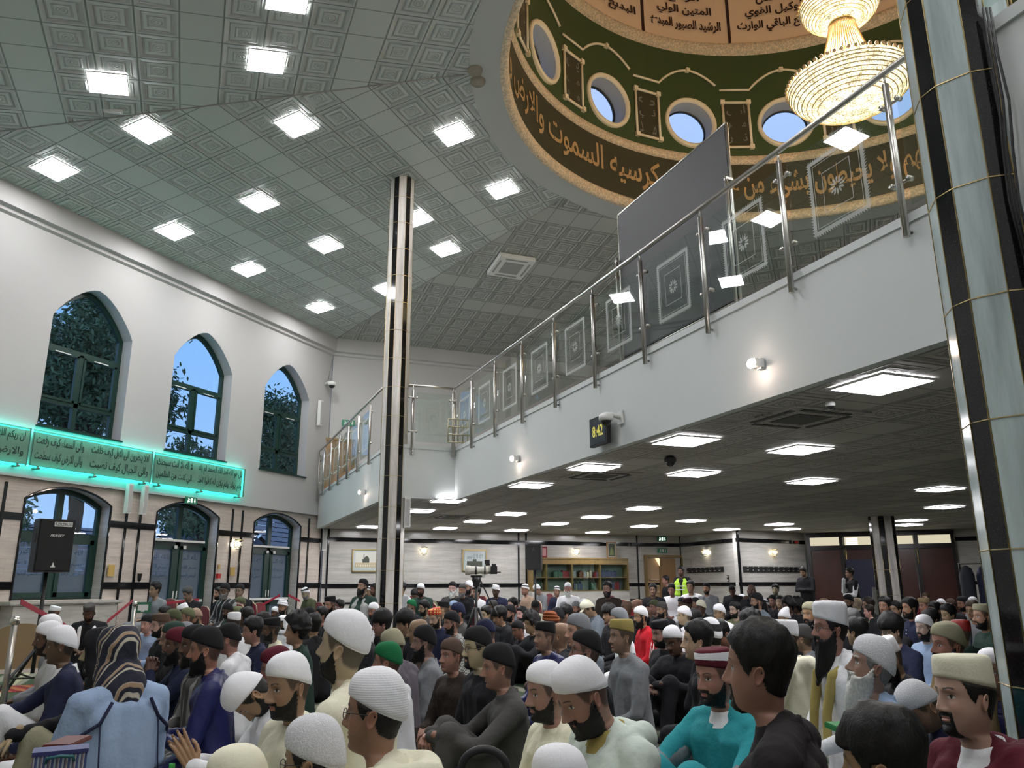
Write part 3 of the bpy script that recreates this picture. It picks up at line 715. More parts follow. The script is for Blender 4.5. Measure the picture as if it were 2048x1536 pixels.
# ------------------------------------------------------------------ glass balustrades
def etched(P0, P1, z0, z1, off):
    """etched frame, inner square and rosette on one pane; thin geometry on the pane's face"""
    mb = MB(); d = (P1 - P0); L = d.length; d.normalize(); nrm = Vector((d.y, -d.x, 0)) * off
    c = (P0 + P1) / 2; cz = (z0 + z1) / 2
    pt = lambda u, v: Vector((c.x, c.y, 0)) + d * u + Vector((0, 0, cz + v)) + nrm
    for hw, hh, t in ((0.30, 0.34, 0.035), (0.25, 0.29, 0.006), (0.155, 0.185, 0.007)):
        o_ = [(-hw, -hh), (hw, -hh), (hw, hh), (-hw, hh)]; i_ = [(-hw + t, -hh + t), (hw - t, -hh + t), (hw - t, hh - t), (-hw + t, hh - t)]
        mb.add([pt(*q) for q in o_ + i_], [(i, (i + 1) % 4, (i + 1) % 4 + 4, i + 4) for i in range(4)])
    hw, hh = 0.30, 0.34      # scalloped edge
    for (a, b, hor) in ((-hw, hw, 1), (-hh, hh, 0)):
        n = int((b - a) / 0.026)
        for i in range(n):
            q = a + (b - a) * (i + 0.5) / n
            for s_ in (-1, 1):
                tri = [(q - 0.010, s_ * hh), (q + 0.006, s_ * hh), (q + 0.008, s_ * (hh + 0.022))] if hor else [(s_ * hw, q - 0.010), (s_ * hw, q + 0.006), (s_ * (hw + 0.022), q + 0.008)]
                mb.add([pt(*t_) for t_ in tri], [(0, 1, 2)])
    for rr, k, wd in ((0.085, 12, 0.018), (0.055, 8, 0.016)):
        for i in range(k):
            a = 2 * PI * i / k; x0, y0 = 0.02 * math.cos(a), 0.02 * math.sin(a); x1, y1 = rr * math.cos(a), rr * math.sin(a); px, py = -math.sin(a) * wd, math.cos(a) * wd
            xm, ym = (x0 + x1) * 0.6, (y0 + y1) * 0.6
            mb.add([pt(x0, y0), pt(xm + px * .6, ym + py * .6), pt(x1, y1), pt(xm - px * .6, ym - py * .6)], [(0, 1, 2, 3)])
    return mb
def balustrade(name, posts, rail, label, out):
    """posts: list of xy; rail: list of xy (path); out: unit vector towards the hall"""
    root = empty(name, (posts[0][0], posts[0][1], ZG), 0, label, 'balustrade', 'glass and steel balustrades along the gallery edge'); T = Vector(root.location); out = Vector(out)
    MB().tube([Vector((p[0], p[1], 5.13)) - T for p in rail], 0.027, 10).build('handrail', STEEL, root)
    for p in posts:
        c = Vector((p[0], p[1], 0)) - Vector((T.x, T.y, 0))
        b = MB().tube([c + Vector((0, 0, 3.76 - T.z)), c + Vector((0, 0, 5.03 - T.z))], 0.026, 12).tube([c + Vector((0, 0, 5.02 - T.z)), c + Vector((0, 0, 5.12 - T.z))], 0.010, 8)
        b.tube([c + Vector((0, 0, 3.80 - T.z)), c - out * 0.06 + Vector((0, 0, 3.80 - T.z))], 0.012, 6)
        po = b.build('post', STEEL, root)
        d = Vector((-out.y, out.x, 0))
        for z in (4.87, 4.20):
            q = c + Vector((0, 0, z - T.z)) - out * 0.03
            MB().tube([q - d * 0.085, q + d * 0.085], 0.014, 6).tube([q - d * 0.075 - out * 0.02, q - d * 0.075 + out * 0.03], 0.020, 10).tube([q + d * 0.075 - out * 0.02, q + d * 0.075 + out * 0.03], 0.020, 10).build('clamp', STEEL, po)
    for a, b in zip(posts[:-1], posts[1:]):
        P, Q = Vector((a[0], a[1], 0)), Vector((b[0], b[1], 0)); d = (Q - P).normalized(); P = P + d * 0.055 - out * 0.035; Q = Q - d * 0.055 - out * 0.035
        c = (P + Q) / 2; c.z = (4.0 + 4.98) / 2
        g = MB().box(c - T, ((Q - P).length, 0.008, 0.98), math.atan2(d.y, d.x)).build('glass_panel', GLASS, root)
        e_ = etched(P, Q, 4.0, 4.98, 0.0); e_.v = [tuple(Vector(v) + out * 0.006 - T) for v in e_.v]; e_.build('etched_pattern', ETCH, g, fixn=False)
    return root
CAp, CCp = 6.60, 4.70
pA = [(CAp - y, y) for y in [6.0 + 0.855 * i for i in range(9)]] + [(CAp - 13.57, 13.57)]
pA = [(CAp - 5.2, 5.2)] + pA
out_ = (-R2, -R2, 0)
balustrade('balustrade', pA[::-1], [(CAp - 13.60, 13.60), (CAp - 4.99, 4.99)], 'long glass and steel balustrade climbing across the picture to the marble column', out_)
bx, by = CAp - 13.57, 13.57
balustrade('balustrade', [(bx - 0.02, by - 0.02), (bx - 0.60, by - 0.60)], [(CAp - 13.60, 13.60), (CAp - 13.60 - 0.66, 12.94)], 'short glass balustrade panel beside the striped column', (-R2, R2, 0))
pC = [(CCp - y, y) for y in [13.74 + 0.86 * i for i in range(6)] + [18.66]]
balustrade('balustrade', pC, [(CCp - 12.95, 12.95), (CCp - 18.70, 18.70)], 'glass balustrade left of the striped column, running to the window wall', out_)
pD = [(CCp - y, y) for y in (3.93, 3.08, 2.2, 1.3)]
balustrade('balustrade', pD[::-1], [(CCp - 3.98, 3.98), (CCp - 1.3, 1.3)], 'steel post and glass railing cut off at top right, beyond the big column', out_)
# black display screen standing on the gallery
sp = lambda x, y: on_plane(x, y, (7.25, 0, 0), (R2, R2, 0))
a, b = sp(1237, 432), sp(1452, 245); zt = (a.z + b.z) / 2; sc_ = empty('display_screen', (a.x, a.y, ZG), 0, 'tall black panel in a steel frame standing behind the gallery glass', 'screen')
T = Vector(sc_.location); A_, B_ = Vector((a.x, a.y, 0)) - Vector((T.x, T.y, 0)), Vector((b.x, b.y, 0)) - Vector((T.x, T.y, 0)); d = (B_ - A_).normalized(); c = (A_ + B_) / 2; ang_ = math.atan2(d.y, d.x); hh = zt - ZG
MB().box(c + Vector((0, 0, hh / 2 + 0.12)), ((B_ - A_).length - 0.04, 0.03, hh - 0.28), ang_).build('panel', mat('screen_black', (0.013, 0.013, 0.016), 0.55), sc_)
fr = MB()
for P in (A_, B_): fr.tube([P, P + Vector((0, 0, hh))], 0.018, 8)
fr.tube([A_ + Vector((0, 0, hh)), B_ + Vector((0, 0, hh))], 0.018, 8).tube([A_ + Vector((0, 0, 0.24)), B_ + Vector((0, 0, 0.24))], 0.015, 8)
fr.build('frame', STEEL, sc_)
for P in (A_, B_):
    MB().tube([P + Vector((-R2, -R2, 0)) * 0.06, P + Vector((-R2, -R2, 0)) * 0.06 + Vector((0, 0, hh * 0.72))], 0.02, 8).box(P + Vector((-R2, -R2, 0)) * 0.03 + Vector((0, 0, hh * .70)), (0.05, 0.09, 0.03), ang_).box(P + Vector((0, 0, 0.01)), (0.06, 0.5, 0.02), ang_).build('stand', STEEL, sc_)

# ------------------------------------------------------------------ clock, dome cameras, spotlights, sensors
fp = lambda x, y, off=0.0: on_plane(x, y, (CA - off * math.sqrt(2), 0, 0), (R2, R2, 0))
fpC = lambda x, y, off=0.0: on_plane(x, y, (CC - off * math.sqrt(2), 0, 0), (R2, R2, 0))
P = fp(1200, 862, 0.10); ck = empty('digital_clock', P, -PI / 4, 'black digital wall clock reading 8:42 on the gallery fascia', 'clock')
MB().box((0, 0.0, 0), (0.44, 0.06, 0.36)).box((0, 0.04, 0), (0.2, 0.06, 0.2)).build('case', BLACKP, ck)
MB().box((0, -0.032, 0), (0.39, 0.004, 0.31)).build('screen', mat('clock_face', (0.03, 0.032, 0.035), 0.25), ck)
put_text(MB(), '8:42', lambda u, v: (-0.135 + u, -0.036, -0.07 + v), 0.27, 0.14, False, 0.02).build('digits', emit('clock_digits', (0.55, 0.5, 0.12), 0.6), ck)
def spotlight(P, label, rz):
    o = empty('spotlight', P, rz, label, 'spotlight', 'spotlights on the gallery fascia')
    MB().box((0, 0.0, 0), (0.10, 0.10, 0.07)).box((0, 0.05, -0.0), (0.06, 0.04, 0.10)).build('housing', WHITEP, o)
    MB().sphere((0, -0.052, -0.005), 0.055, 12, 8, None, (1, 0.5, 0.8)).build('lamp', emit('spot_lamp', (1, 0.78, 0.66), SPOT_E), o)
    return o
spotlight(fp(1512, 727, 0.08), 'brightest spotlight on the fascia, glowing pink and white near the big column', -PI / 4)
spotlight(fp(1030, 917, 0.08), 'small lit spotlight on the fascia near the gallery corner', -PI / 4)
spotlight(fpC(724, 984, 0.08), 'small lit spotlight left of the striped column', -PI / 4)
def dome_cam(P, rz, label, arm=True, s=1.0, black=False):
    o = empty('security_camera', P, rz, label, 'security camera', 'dome cameras')
    m = BLACKP if black else WHITEP
    b = MB()
    if arm: b.box((0, 0.20 * s, 0.02), (0.10 * s, 0.03, 0.16 * s)).tube([(0, 0.2 * s, 0.02), (0, 0.08 * s, 0.05 * s), (0, 0, 0.045 * s)], 0.03 * s, 8)
    b.lathe([(0.005, 0.06 * s), (0.05 * s, 0.058 * s), (0.085 * s, 0.03 * s), (0.09 * s, -0.01 * s), (0.078 * s, -0.03 * s), (0.07 * s, -0.035 * s)], n=20).build('housing', m, o)
    MB().sphere((0, 0, -0.03 * s), 0.066 * s, 16, 10).build('lens_dome', mat('smoked_dome', (0.02, 0.02, 0.022), 0.08), o); return o
dome_cam(fp(1212, 836, 0.22), -PI / 4, 'white dome camera bracketed over the digital clock', s=1.0)
P = on_plane(655, 764, (XW + 0.28, 0, 0), (1, 0, 0)); dome_cam(Vector((XW + 0.25, 18.85, P.z)), PI / 2, 'white dome camera high in the corner left of the gallery', s=1.35)
MB().tube([(XW + 0.03, 18.95, P.z + 0.15), (XW + 0.05, 19.0, P.z + 0.5), (XW + 0.03, 19.1, P.z + 0.9)], 0.01, 5).build('camera_cable', GREYP, None, 'thin dark cable running up the corner to the dome camera', 'cable')
P = on_z(1340, 912, ZS); dome_cam(Vector((P.x, P.y, ZS - 0.055)), 0, 'black dome camera under the gallery', False, 0.9, True)
P = on_z(1659, 797, ZS); dome_cam(Vector((P.x, P.y, ZS - 0.055)), 0, 'small white ceiling sensor left of the big marble column', False, 0.5)
for x, y, lab in ((1600, 835, 'shallow square air unit beside the fascia below the spotlight'), (1200, 950, 'shallow square air unit below the clock, beside a lit panel'), (905, 1033, 'shallow square air unit near the striped column')):
    P = on_z(x, y, ZS); o = empty('air_unit', (P.x, P.y, ZS), PI / 4, lab, 'air conditioner', 'air units in the soffit')
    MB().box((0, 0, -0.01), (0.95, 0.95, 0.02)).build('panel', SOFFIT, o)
    g = MB()
    for i in range(4):
        a = i * PI / 2; g.box((0.36 * math.cos(a), 0.36 * math.sin(a), -0.022), (0.06, 0.6, 0.01), a)
    g.box((0, 0, -0.022), (0.42, 0.42, 0.008)).build('vent', mat('vent_dark', (0.07, 0.065, 0.06), 0.6), o)
P = on_facet(1022, 527, 1); n = fnorm(1)
M = Matrix.Translation(P + Vector((0, 0, -0.10))) @ Matrix.Rotation(math.atan2(-n.y, -n.x), 4, 'Z') @ Matrix.Rotation(-math.atan(SLOPE), 4, 'Y')
o = empty('air_unit', (0, 0, 0), 0, 'white square air conditioning cassette on the main ceiling right of the column', 'air conditioner'); o.matrix_world = M
MB().box((0, 0, 0.02), (0.98, 0.98, 0.12)).build('casing', WHITEP, o); MB().box((0, 0, -0.045), (0.52, 0.52, 0.02)).build('grille', GREYP, o)
MB().box((0.4, 0, -0.045), (0.05, 0.6, 0.01)).box((-0.4, 0, -0.045), (0.05, 0.6, 0.01)).box((0, .4, -0.045), (0.6, 0.05, 0.01)).box((0, -.4, -0.045), (0.6, 0.05, 0.01)).build('louvre', GREYP, o)
P = on_facet(226, 219, 0); tag(MB().box((0, 0, -0.02), (0.09, 0.30, 0.05), -0.9).box((0.0, 0.0, -0.05), (0.05, 0.26, 0.03), -0.9).build('ceiling_sensor', WHITEP, None), 'small white oblong fitting on the hip of the main ceiling', 'sensor').location = P
for x, y, k, lab in ((956, 160, 0, 'brown round ceiling loudspeaker beside the dome ring'), (950, 138, 7, 'pale round fitting above the brown ceiling loudspeaker')):
    P = on_facet(x, y, k); tag(MB().lathe([(0.01, -0.05), (0.07, -0.05), (0.12, -0.07), (0.13, -0.03), (0.13, 0.03)], P, 24).build('ceiling_speaker', mat('tan_plastic', (0.33, 0.28, 0.22), 0.5)), lab, 'speaker')
# slim column loudspeakers on walls
def bar_speaker(P, rz, h, label):
    o = empty('bar_speaker', P, rz, label, 'speaker', 'slim pale wall loudspeakers')
    MB().box((0, 0, 0), (0.11, 0.10, h)).build('case', WHITEP, o)
    MB().box((0, -0.055, 0), (0.085, 0.01, h - 0.06)).build('grille', mat('speaker_grille', (0.45, 0.44, 0.43), 0.7), o)
    MB().box((0, 0.06, 0.0), (0.04, 0.06, 0.12)).build('bracket', GREYP, o); return o
for x, y, lab, off in ((257, 997, 'slim pale wall speaker left of the centre arched door, upper of a pair', 0.12), (288, 1000, 'slim pale wall speaker beside the centre arched door, right one of a pair', 0.12)):
    P = on_plane(x, y, (XW + off, 0, 0), (1, 0, 0)); bar_speaker(P, PI / 2, 0.62, lab)
P = on_plane(640, 826, (XW + 0.12, 0, 0), (1, 0, 0)); bar_speaker(P, PI / 2, 0.75, 'slim pale wall speaker right of the third pointed window')
P = bl_px(649, 1080, 0.12); bar_speaker(P, PI / 4 , 0.6, 'slim pale wall speaker under the gallery corner left of the painting')
r_ = ray(815, 1025); P = EYE + r_ * (15.05 / r_.xy.length); bar_speaker(P, 0.5, 0.55, 'slim pale speaker mounted on the striped column')

# ------------------------------------------------------------------ illuminated glass sign
def sgn(y0, y1, z0, z1): return (y0 + y1) / 2, (z0 + z1) / 2, y1 - y0, z1 - z0
SIGN = [(12.72, 15.60, ['قل هو الله احد الله الصمد لم يلد', 'ولم يولد ولم يكن له كفوا احد'], ['لا اله الا انت سبحنك', 'اني كنت من الظلمين'], 'illuminated glass sign panel at the right end of the turquoise sign'),
        (9.86, 12.68, ['افلا ينظرون الى الابل كيف خلقت', 'والى الجبال كيف نصبت'], ['والى السماء كيف رفعت', 'والى الارض كيف سطحت'], 'illuminated glass sign panel in the middle, between both windows'),
        (6.98, 9.82, ['ان ربكم الله الذي خلق السموت', 'والارض في ستة ايام'], ['خلق السموت', 'واسى ان الله'], 'illuminated glass sign panel cut off by the left edge')]
SG = glassy('sign_glass', (0.62, 0.72, 0.66), 0.07, haze=0.30, hazecol=(0.30, 0.42, 0.34))
CYAN = emit('turquoise_strip', (0.03, 0.85, 0.70), STRIP)
for y0, y1, l1, l2, lab in SIGN:
    o = empty('glass_sign', (XW + 0.13, (y0 + y1) / 2, 3.86), 0, lab, 'sign', 'turquoise backlit glass sign panels'); T = Vector(o.location)
    MB().box((0, 0, 0), (0.012, y1 - y0, 0.70)).build('glass_panel', SG, o)
    tx = MB(); L = y1 - y0; half = L / 2
    for q in (0, 1):
        zq = 0.05 - q * 0.29
        put_text(tx, l1[q], lambda u, v: (0.012, half - 0.05 - L * 0.53 + u, zq + v), L * 0.51, 0.22, True, 0.01)
        put_text(tx, l2[q], lambda u, v: (0.012, -half + 0.08 + u, zq + v), L * 0.36, 0.22, True, 0.01)
    # turned so that it reads from the room
    tx.v = [(x_, y_, z_) for x_, y_, z_ in tx.v]; tx.build('lettering', mat('sign_lettering', (0.005, 0.02, 0.018), 0.5), o)
    ln = MB()
    for z_ in (0.325, -0.325): ln.box((0.010, 0, z_), (0.004, L - 0.02, 0.008))
    for y_ in (-half + 0.02, half - 0.02): ln.box((0.010, y_, 0), (0.004, 0.010, 0.66))
    ln.build('border', mat('sign_border', (0.02, 0.10, 0.09), 0.4), o)
    st = MB().box((-0.05, 0, 0.33), (0.03, L - 0.02, 0.022)).box((-0.05, 0, -0.33), (0.03, L - 0.02, 0.022))
    if y1 > 15: st.box((-0.05, half - 0.02, 0), (0.03, 0.022, 0.66))
    st.build('light_strip', CYAN, o)
    for y_ in (-half + 0.18, 0, half - 0.18):
        MB().tube([(-0.12, y_, -0.37), (0.05, y_, -0.37)], 0.022, 10).box((0, y_, -0.35), (0.04, 0.03, 0.06)).build('bracket', mat('sign_bracket', (0.16, 0.24, 0.21), 0.35, 0.6), o)

# ------------------------------------------------------------------ small wall things on the window wall
def wallbox(name, x, y, w_, h_, m, label, cat, group=None, plane=None, d=0.03, rz=None):
    P = plane(x, y); r_ = rz if rz is not None else 0
    return MB().box((0, 0, 0), (d, w_, h_), 0).build(name, m, None, label, cat, group), P, r_
lw = lambda x, y, off=0.03: on_plane(x, y, (XW + off, 0, 0), (1, 0, 0))
YEL = mat('yellow_card', (0.52, 0.34, 0.09), 0.4)
for x, y, w_, h_, lab in ((222, 1141, 0.17, 0.24, 'framed yellow notice on marble right of the first arched window'), (465, 1143, 0.16, 0.22, 'framed yellow notice between the second and third arched openings'), (438, 1134, 0.08, 0.12, 'small yellow sign above a red one beside the notice')):
    P = lw(x, y); o = empty('notice', P, 0, lab, 'notice'); MB().box((0.0, 0, 0), (0.012, w_, h_)).build('frame', BRASS, o); MB().box((0.008, 0, 0), (0.006, w_ - 0.03, h_ - 0.03)).build('card', YEL, o)
P = lw(437, 1152); tag(MB().box((0, 0, 0), (0.06, 0.10, 0.11)).build('alarm_call_point', mat('red_plastic', (0.45, 0.02, 0.02), 0.4)), 'red fire alarm call point below a small yellow sign', 'fire alarm').location = P
P = lw(279, 1155, 0.06); tag(MB().lathe([(0.05, 0.08), (0.035, -0.06), (0.01, -0.09)], n=12).build('wall_socket', BLACKP), 'small black fitting on the lower black band', 'fitting').location = P
EXG = emit('exit_green', (0.02, 0.42, 0.18), 0.9); EXW = emit('exit_white', (0.8, 1, 0.85), 1.2)
def exit_sign(P, rz, label, s=1.0, lit=True):
    o = empty('exit_sign', P, rz, label, 'exit sign', 'green emergency exit signs')
    MB().box((0, 0, 0), (0.36 * s, 0.04, 0.16 * s)).build('case', mat('exit_case', (0.03, 0.22, 0.12), 0.4), o)
    mb = MB(); y_ = -0.024      # running figure, arrow, doorway
    mb.box((-0.10 * s, y_, 0.045 * s), (0.025 * s, 0.004, 0.025 * s)).box((-0.095 * s, y_, 0.01 * s), (0.025 * s, 0.004, 0.05 * s)).box((-0.115 * s, y_, -0.035 * s), (0.018 * s, 0.004, 0.05 * s)).box((-0.075 * s, y_, -0.03 * s), (0.04 * s, 0.004, 0.018 * s)).box((-0.07 * s, y_, 0.015 * s), (0.04 * s, 0.004, 0.014 * s))
    mb.box((0.0, y_, 0), (0.05 * s, 0.004, 0.10 * s)).box((0.10 * s, y_, 0.01 * s), (0.022 * s, 0.004, 0.08 * s)).add([(0.07 * s, y_, -0.01 * s), (0.13 * s, y_, -0.01 * s), (0.10 * s, y_, -0.055 * s)], [(0, 1, 2)])
    mb.build('symbol', EXW if lit else WHITEP, o); return o
exit_sign(lw(382, 1001, 0.06), PI / 2, 'green exit sign above the centre arched door', 0.95)
exit_sign(bl_px(697, 846, 0.06), PI / 4, 'green exit sign above the upstairs door behind the balustrade', 1.1, False)
exit_sign(bl_px(1324, 1078, 0.06), PI / 4, 'green exit sign high over the oak door', 1.0)
exit_sign(bl_px(1325, 1101, 0.06), PI / 4, 'dark green exit sign just over the oak door', 1.0, False)
# gallery door on the upper wall
P = bl_px(672, 905, 0.03); o = empty('door_7', (P.x, P.y, ZG), PI / 4); o['kind'] = 'structure'
MB().box((0, 0, 0.75), (0.95, 0.06, 1.72)).build('door_leaf', OAK, o); MB().box((0, -0.01, 1.63), (1.1, 0.09, 0.07)).box((-0.52, -0.01, 0.8), (0.07, 0.09, 1.66)).box((0.52, -0.01, 0.8), (0.07, 0.09, 1.66)).build('door_frame', OAKL, o)

# ------------------------------------------------------------------ back-left wall: pictures, lamps, bookcase, door, hooks
def picture(x, y, w_, h_, label, kind):
    P = bl_px(x, y, 0.03); o = empty('framed_picture', P, PI / 4, label, 'picture')
    fr = MB()
    for s_ in (-1, 1): fr.box((s_ * (w_ / 2 - 0.02), 0, 0), (0.04, 0.04, h_)).box((0, 0, s_ * (h_ / 2 - 0.02)), (w_, 0.04, 0.04))
    fr.build('frame', BRASS if kind < 2 else OAK, o)
    MB().box((0, 0.005, 0), (w_ - 0.06, 0.02, h_ - 0.06)).build('mount', mat('picture_mount', (0.45, 0.52, 0.50), 0.5), o)
    im = MB()
    if kind == 0:   # view of a mosque with minaret and people
        im.mat(mat('pic_sky', (0.62, 0.62, 0.55), 0.5)).box((0, -0.008, 0.02), (w_ - 0.2, 0.004, h_ - 0.2))
        im.mat(mat('pic_dark', (0.06, 0.07, 0.05), 0.5)).box((-0.08, -0.012, 0.06), (0.02, 0.004, 0.26)).box((-0.02, -0.012, -0.01), (0.2, 0.004, 0.10)).lathe([(0.08, 0), (0.06, 0.05), (0.01, 0.09)], (0.0, -0.012, 0.04), 12, M=Matrix.Diagonal(Vector((1, 0.04, 1))))
        im.mat(mat('pic_ground', (0.50, 0.42, 0.26), 0.5)).box((0, -0.010, -0.13), (w_ - 0.2, 0.004, 0.14))
        im.mat(mat('pic_crowd', (0.7, 0.68, 0.6), 0.5))
        for i in range(10): im.box((-w_ / 2 + 0.14 + i * (w_ - 0.28) / 9, -0.014, -0.15), (0.03, 0.003, 0.05))
    elif kind == 1:
        im.mat(mat('pic_pale', (0.50, 0.55, 0.55), 0.5)).box((0, -0.008, 0.06), (w_ - 0.16, 0.004, h_ - 0.26))
        im.mat(mat('pic_script', (0.16, 0.20, 0.24), 0.5)); put_text(im, 'لا اله الا الله محمد', lambda u, v: (-0.26 + u, -0.012, 0.05 + v), 0.52, 0.16, True, 0.02)
        im.mat(mat('pic_dark', (0.06, 0.07, 0.05), 0.5)).box((0, -0.012, -0.10), (0.5, 0.004, 0.16)).box((0, -0.014, -0.02), (0.12, 0.004, 0.12))
    else:
        im.mat(mat('pic_dark', (0.06, 0.07, 0.05), 0.5)).box((0, -0.008, 0.0), (w_ - 0.12, 0.004, h_ - 0.12))
        im.mat(mat('pic_green', (0.18, 0.22, 0.08), 0.5)).add([(-0.08, -0.012, -0.16), (0.08, -0.012, -0.16), (0.05, -0.012, 0.02), (0, -0.012, 0.10), (-0.05, -0.012, 0.02)], [(0, 1, 2, 3, 4)])
    im.build('image', None, o, fixn=False); return o
picture(733, 1121, 0.86, 0.66, 'gilt framed picture of a domed building, partly hidden by the striped column', 0)
picture(949, 1121, 0.80, 0.66, 'framed pale picture behind the white lens of the tripod camera', 1)
def sconce(P, rz, label, warm=False, lit=True):
    o = empty('wall_lamp', P, rz, label, 'wall lamp', 'crystal wall lamps')
    MB().lathe([(0.015, 0.10), (0.10, 0.09), (0.11, 0.07), (0.015, 0.06)], (0, -0.10, 0.05), 14).tube([(0, -0.01, 0.0), (0, -0.10, 0.0)], 0.015, 6).build('bracket', BRASS, o)
    for i in range(9):
        a = PI + PI * i / 8; x_, y_ = 0.12 * math.cos(a), -0.06 + 0.12 * math.sin(a)
        MB().sphere((x_, y_, 0.06), 0.020, 8, 6).sphere((x_ * 0.85, -0.06 + (y_ + 0.06) * .85, 0.01), 0.022, 8, 6).sphere((x_ * 0.6, -0.06 + (y_ + 0.06) * .6, -0.04), 0.020, 8, 6).sphere((x_ * 0.3, -0.06 + (y_ + 0.06) * .3, -0.085), 0.016, 8, 6).build('crystal', CRY, o)
    MB().sphere((0, -0.07, 0.03), 0.055, 10, 8).build('bulb', emit('sconce_bulb_warm', (1, 0.82, 0.50), 9) if warm else emit('sconce_bulb', (1, 0.93, 0.75), 14 if lit else 2), o); return o
CRY = mat('crystal', (0.85, 0.80, 0.66), 0.05, fn=lambda t, c: (t.bsdf.inputs['Transmission Weight'].__setattr__('default_value', 0.55),))
sconce(bl_px(847, 1104, 0.02), PI / 4, 'crystal wall lamp between the two framed pictures')
sconce(bl_px(1151, 1106, 0.02), PI / 4, 'crystal wall lamp above the bookcase')
sconce(lw(471, 1091, 0.02), PI / 2, 'crystal wall lamp between the second and third arched openings')
def sg_px(p, q, x, y, off=0.02):
    p = Vector((p[0], p[1], 0)); q = Vector((q[0], q[1], 0)); d = (q - p).normalized(); n = Vector((d.y, -d.x, 0))
    if n.dot(p - EYE) > 0: n = -n
    return on_plane(x, y, p + n * off, n), math.atan2(n.x, -n.y), n
P, rz, _ = sg_px(V2, P2, 1413, 1107); sconce(P, rz, 'crystal wall lamp beside the oak door')
P, rz, _ = sg_px(P2, P3, 1546, 1107); sconce(P, rz, 'yellow crystal wall lamp over the long row of coat hooks', True)
# bookcase
a, b = bl_px(1060, 1185, 0.22), bl_px(1253, 1185, 0.22); L = (b - a).xy.length; zt = bl_px(1160, 1116, 0.40).z; zb = bl_px(1160, 1182, 0.40).z
bc = empty('bookcase', ((a.x + b.x) / 2, (a.y + b.y) / 2, 0.0), PI / 4, 'wide glass-fronted gilt bookcase with three bays against the back wall', 'bookcase')
fr = MB(); D = 0.36
fr.box((0, 0, zt - 0.02), (L, D, 0.05)).box((0, 0, zb), (L, D, 0.05))
for x_ in (-L / 2 + 0.02, -L / 2 + 0.5, -L / 6 + 0.25, L / 6 + 0.1, L / 2 - 0.02): fr.box((x_, 0, (zt + zb) / 2), (0.05, D, zt - zb))
fr.box((0, -D / 2, zt - 0.13), (L, 0.02, 0.14)); fr.build('frame', OAKL, bc)
MB().box((0, 0.0, zb / 2), (L + 0.02, D, zb)).build('cupboard', MARBLE_COOL, bc)
MB().box((0, D / 2 - 0.01, (zt + zb) / 2), (L - 0.05, 0.02, zt - zb)).build('back_board', mat('case_back', (0.22, 0.30, 0.28), 0.6), bc)
zs_ = zb + (zt - 0.2 - zb) * 0.5
MB().box((0, 0, zs_), (L - 0.06, D - 0.04, 0.02)).build('shelf', OAK, bc)
MB().box((0, -D / 2 - 0.012, (zt - 0.2 + zb) / 2), (L - 0.06, 0.006, zt - zb - 0.22)).build('glass_door', GLASS, bc)
Mb = Matrix.Translation(bc.location) @ Matrix.Rotation(PI / 4, 4, 'Z')
bcol = [(0.22, 0.02, 0.03), (0.05, 0.12, 0.08), (0.08, 0.09, 0.16), (0.40, 0.36, 0.28), (0.12, 0.05, 0.03), (0.25, 0.28, 0.30)]
bm_ = [mat('book_%s' % n, c, 0.5) for n, c in zip(('maroon', 'green', 'navy', 'cream', 'brown', 'grey'), bcol)]
bn = ['maroon', 'green', 'navy', 'cream', 'brown', 'grey']; rb = random.Random(3)
for sh, z0, hgt in (('upper shelf', zs_ + 0.01, 0.22), ('lower shelf', zb + 0.03, 0.26)):
    runs = ((-0.9, -0.15), (0.0, 0.45), (0.55, 1.35)) if sh == 'upper shelf' else ((-0.2, 0.1), (0.42, 0.62), (1.0, 1.45), (-1.45, -1.3))
    for r0, r1 in runs:
        x_ = r0; ci = rb.randrange(6)
        while x_ < r1:
            th = rb.uniform(0.028, 0.055); hh = hgt * rb.uniform(0.72, 1.0)
            if rb.random() < 0.3: ci = rb.randrange(6)
            o = MB().box((0, 0, hh / 2), (th * 0.92, 0.17, hh)).build('book', bm_[ci], None, '%s bound book standing in a run on the %s of the glass bookcase' % (bn[ci], sh), 'book', '%s books on the %s' % (bn[ci], sh))
            o.matrix_world = Mb @ Matrix.Translation((x_, 0.02, z0)); x_ += th + 0.004
P = bl_px(1223, 1096, 0.24); o = picture(1223, 1096, 0.36, 0.52, 'dark upright framed picture standing on top of the bookcase', 2); o.location = Vector((P.x, P.y, zt + 0.27))
P = bl_px(1087, 1103, 0.24); o = empty('framed_card', (P.x, P.y, zt + 0.18), PI / 4, 'small red framed card on the bookcase beside the loudspeaker', 'card'); MB().box((0, 0, 0), (0.24, 0.03, 0.34)).build('frame', REDF, o); MB().box((0, -0.018, 0), (0.16, 0.006, 0.24)).build('card', mat('pink_card', (0.5, 0.25, 0.25), 0.5), o)
# oak double door standing open
a, b = bl_px(1289, 1150, 0.0), bl_px(1366, 1150, 0.0); Ld = (b - a).xy.length; c = (a + b) / 2
o = empty('door_8', (c.x + R2 * 0.05, c.y - R2 * 0.05, 0), PI / 4); o['kind'] = 'structure'
MB().box((0, 0, 2.27), (Ld, 0.12, 0.08)).box((-Ld / 2 + 0.03, 0, 1.14), (0.07, 0.12, 2.28)).box((Ld / 2 - 0.03, 0, 1.14), (0.07, 0.12, 2.28)).build('door_frame', OAKL, o)
MB().box((0.12, 0.0, 1.1), (0.62, 0.05, 2.2)).build('door_leaf', OAK, o)
MB().box((-0.36, 0.05, 1.1), (0.62, 0.02, 2.2)).build('room_beyond', mat('stairs_light', (0.50, 0.33, 0.19), 0.7), o)
st = MB()
for i in range(6): st.box((-0.42, -0.01, 0.5 + i * 0.20), (0.34, 0.06, 0.035))
st.build('stair_tread', mat('stair_pale', (0.6, 0.45, 0.3), 0.6), o)
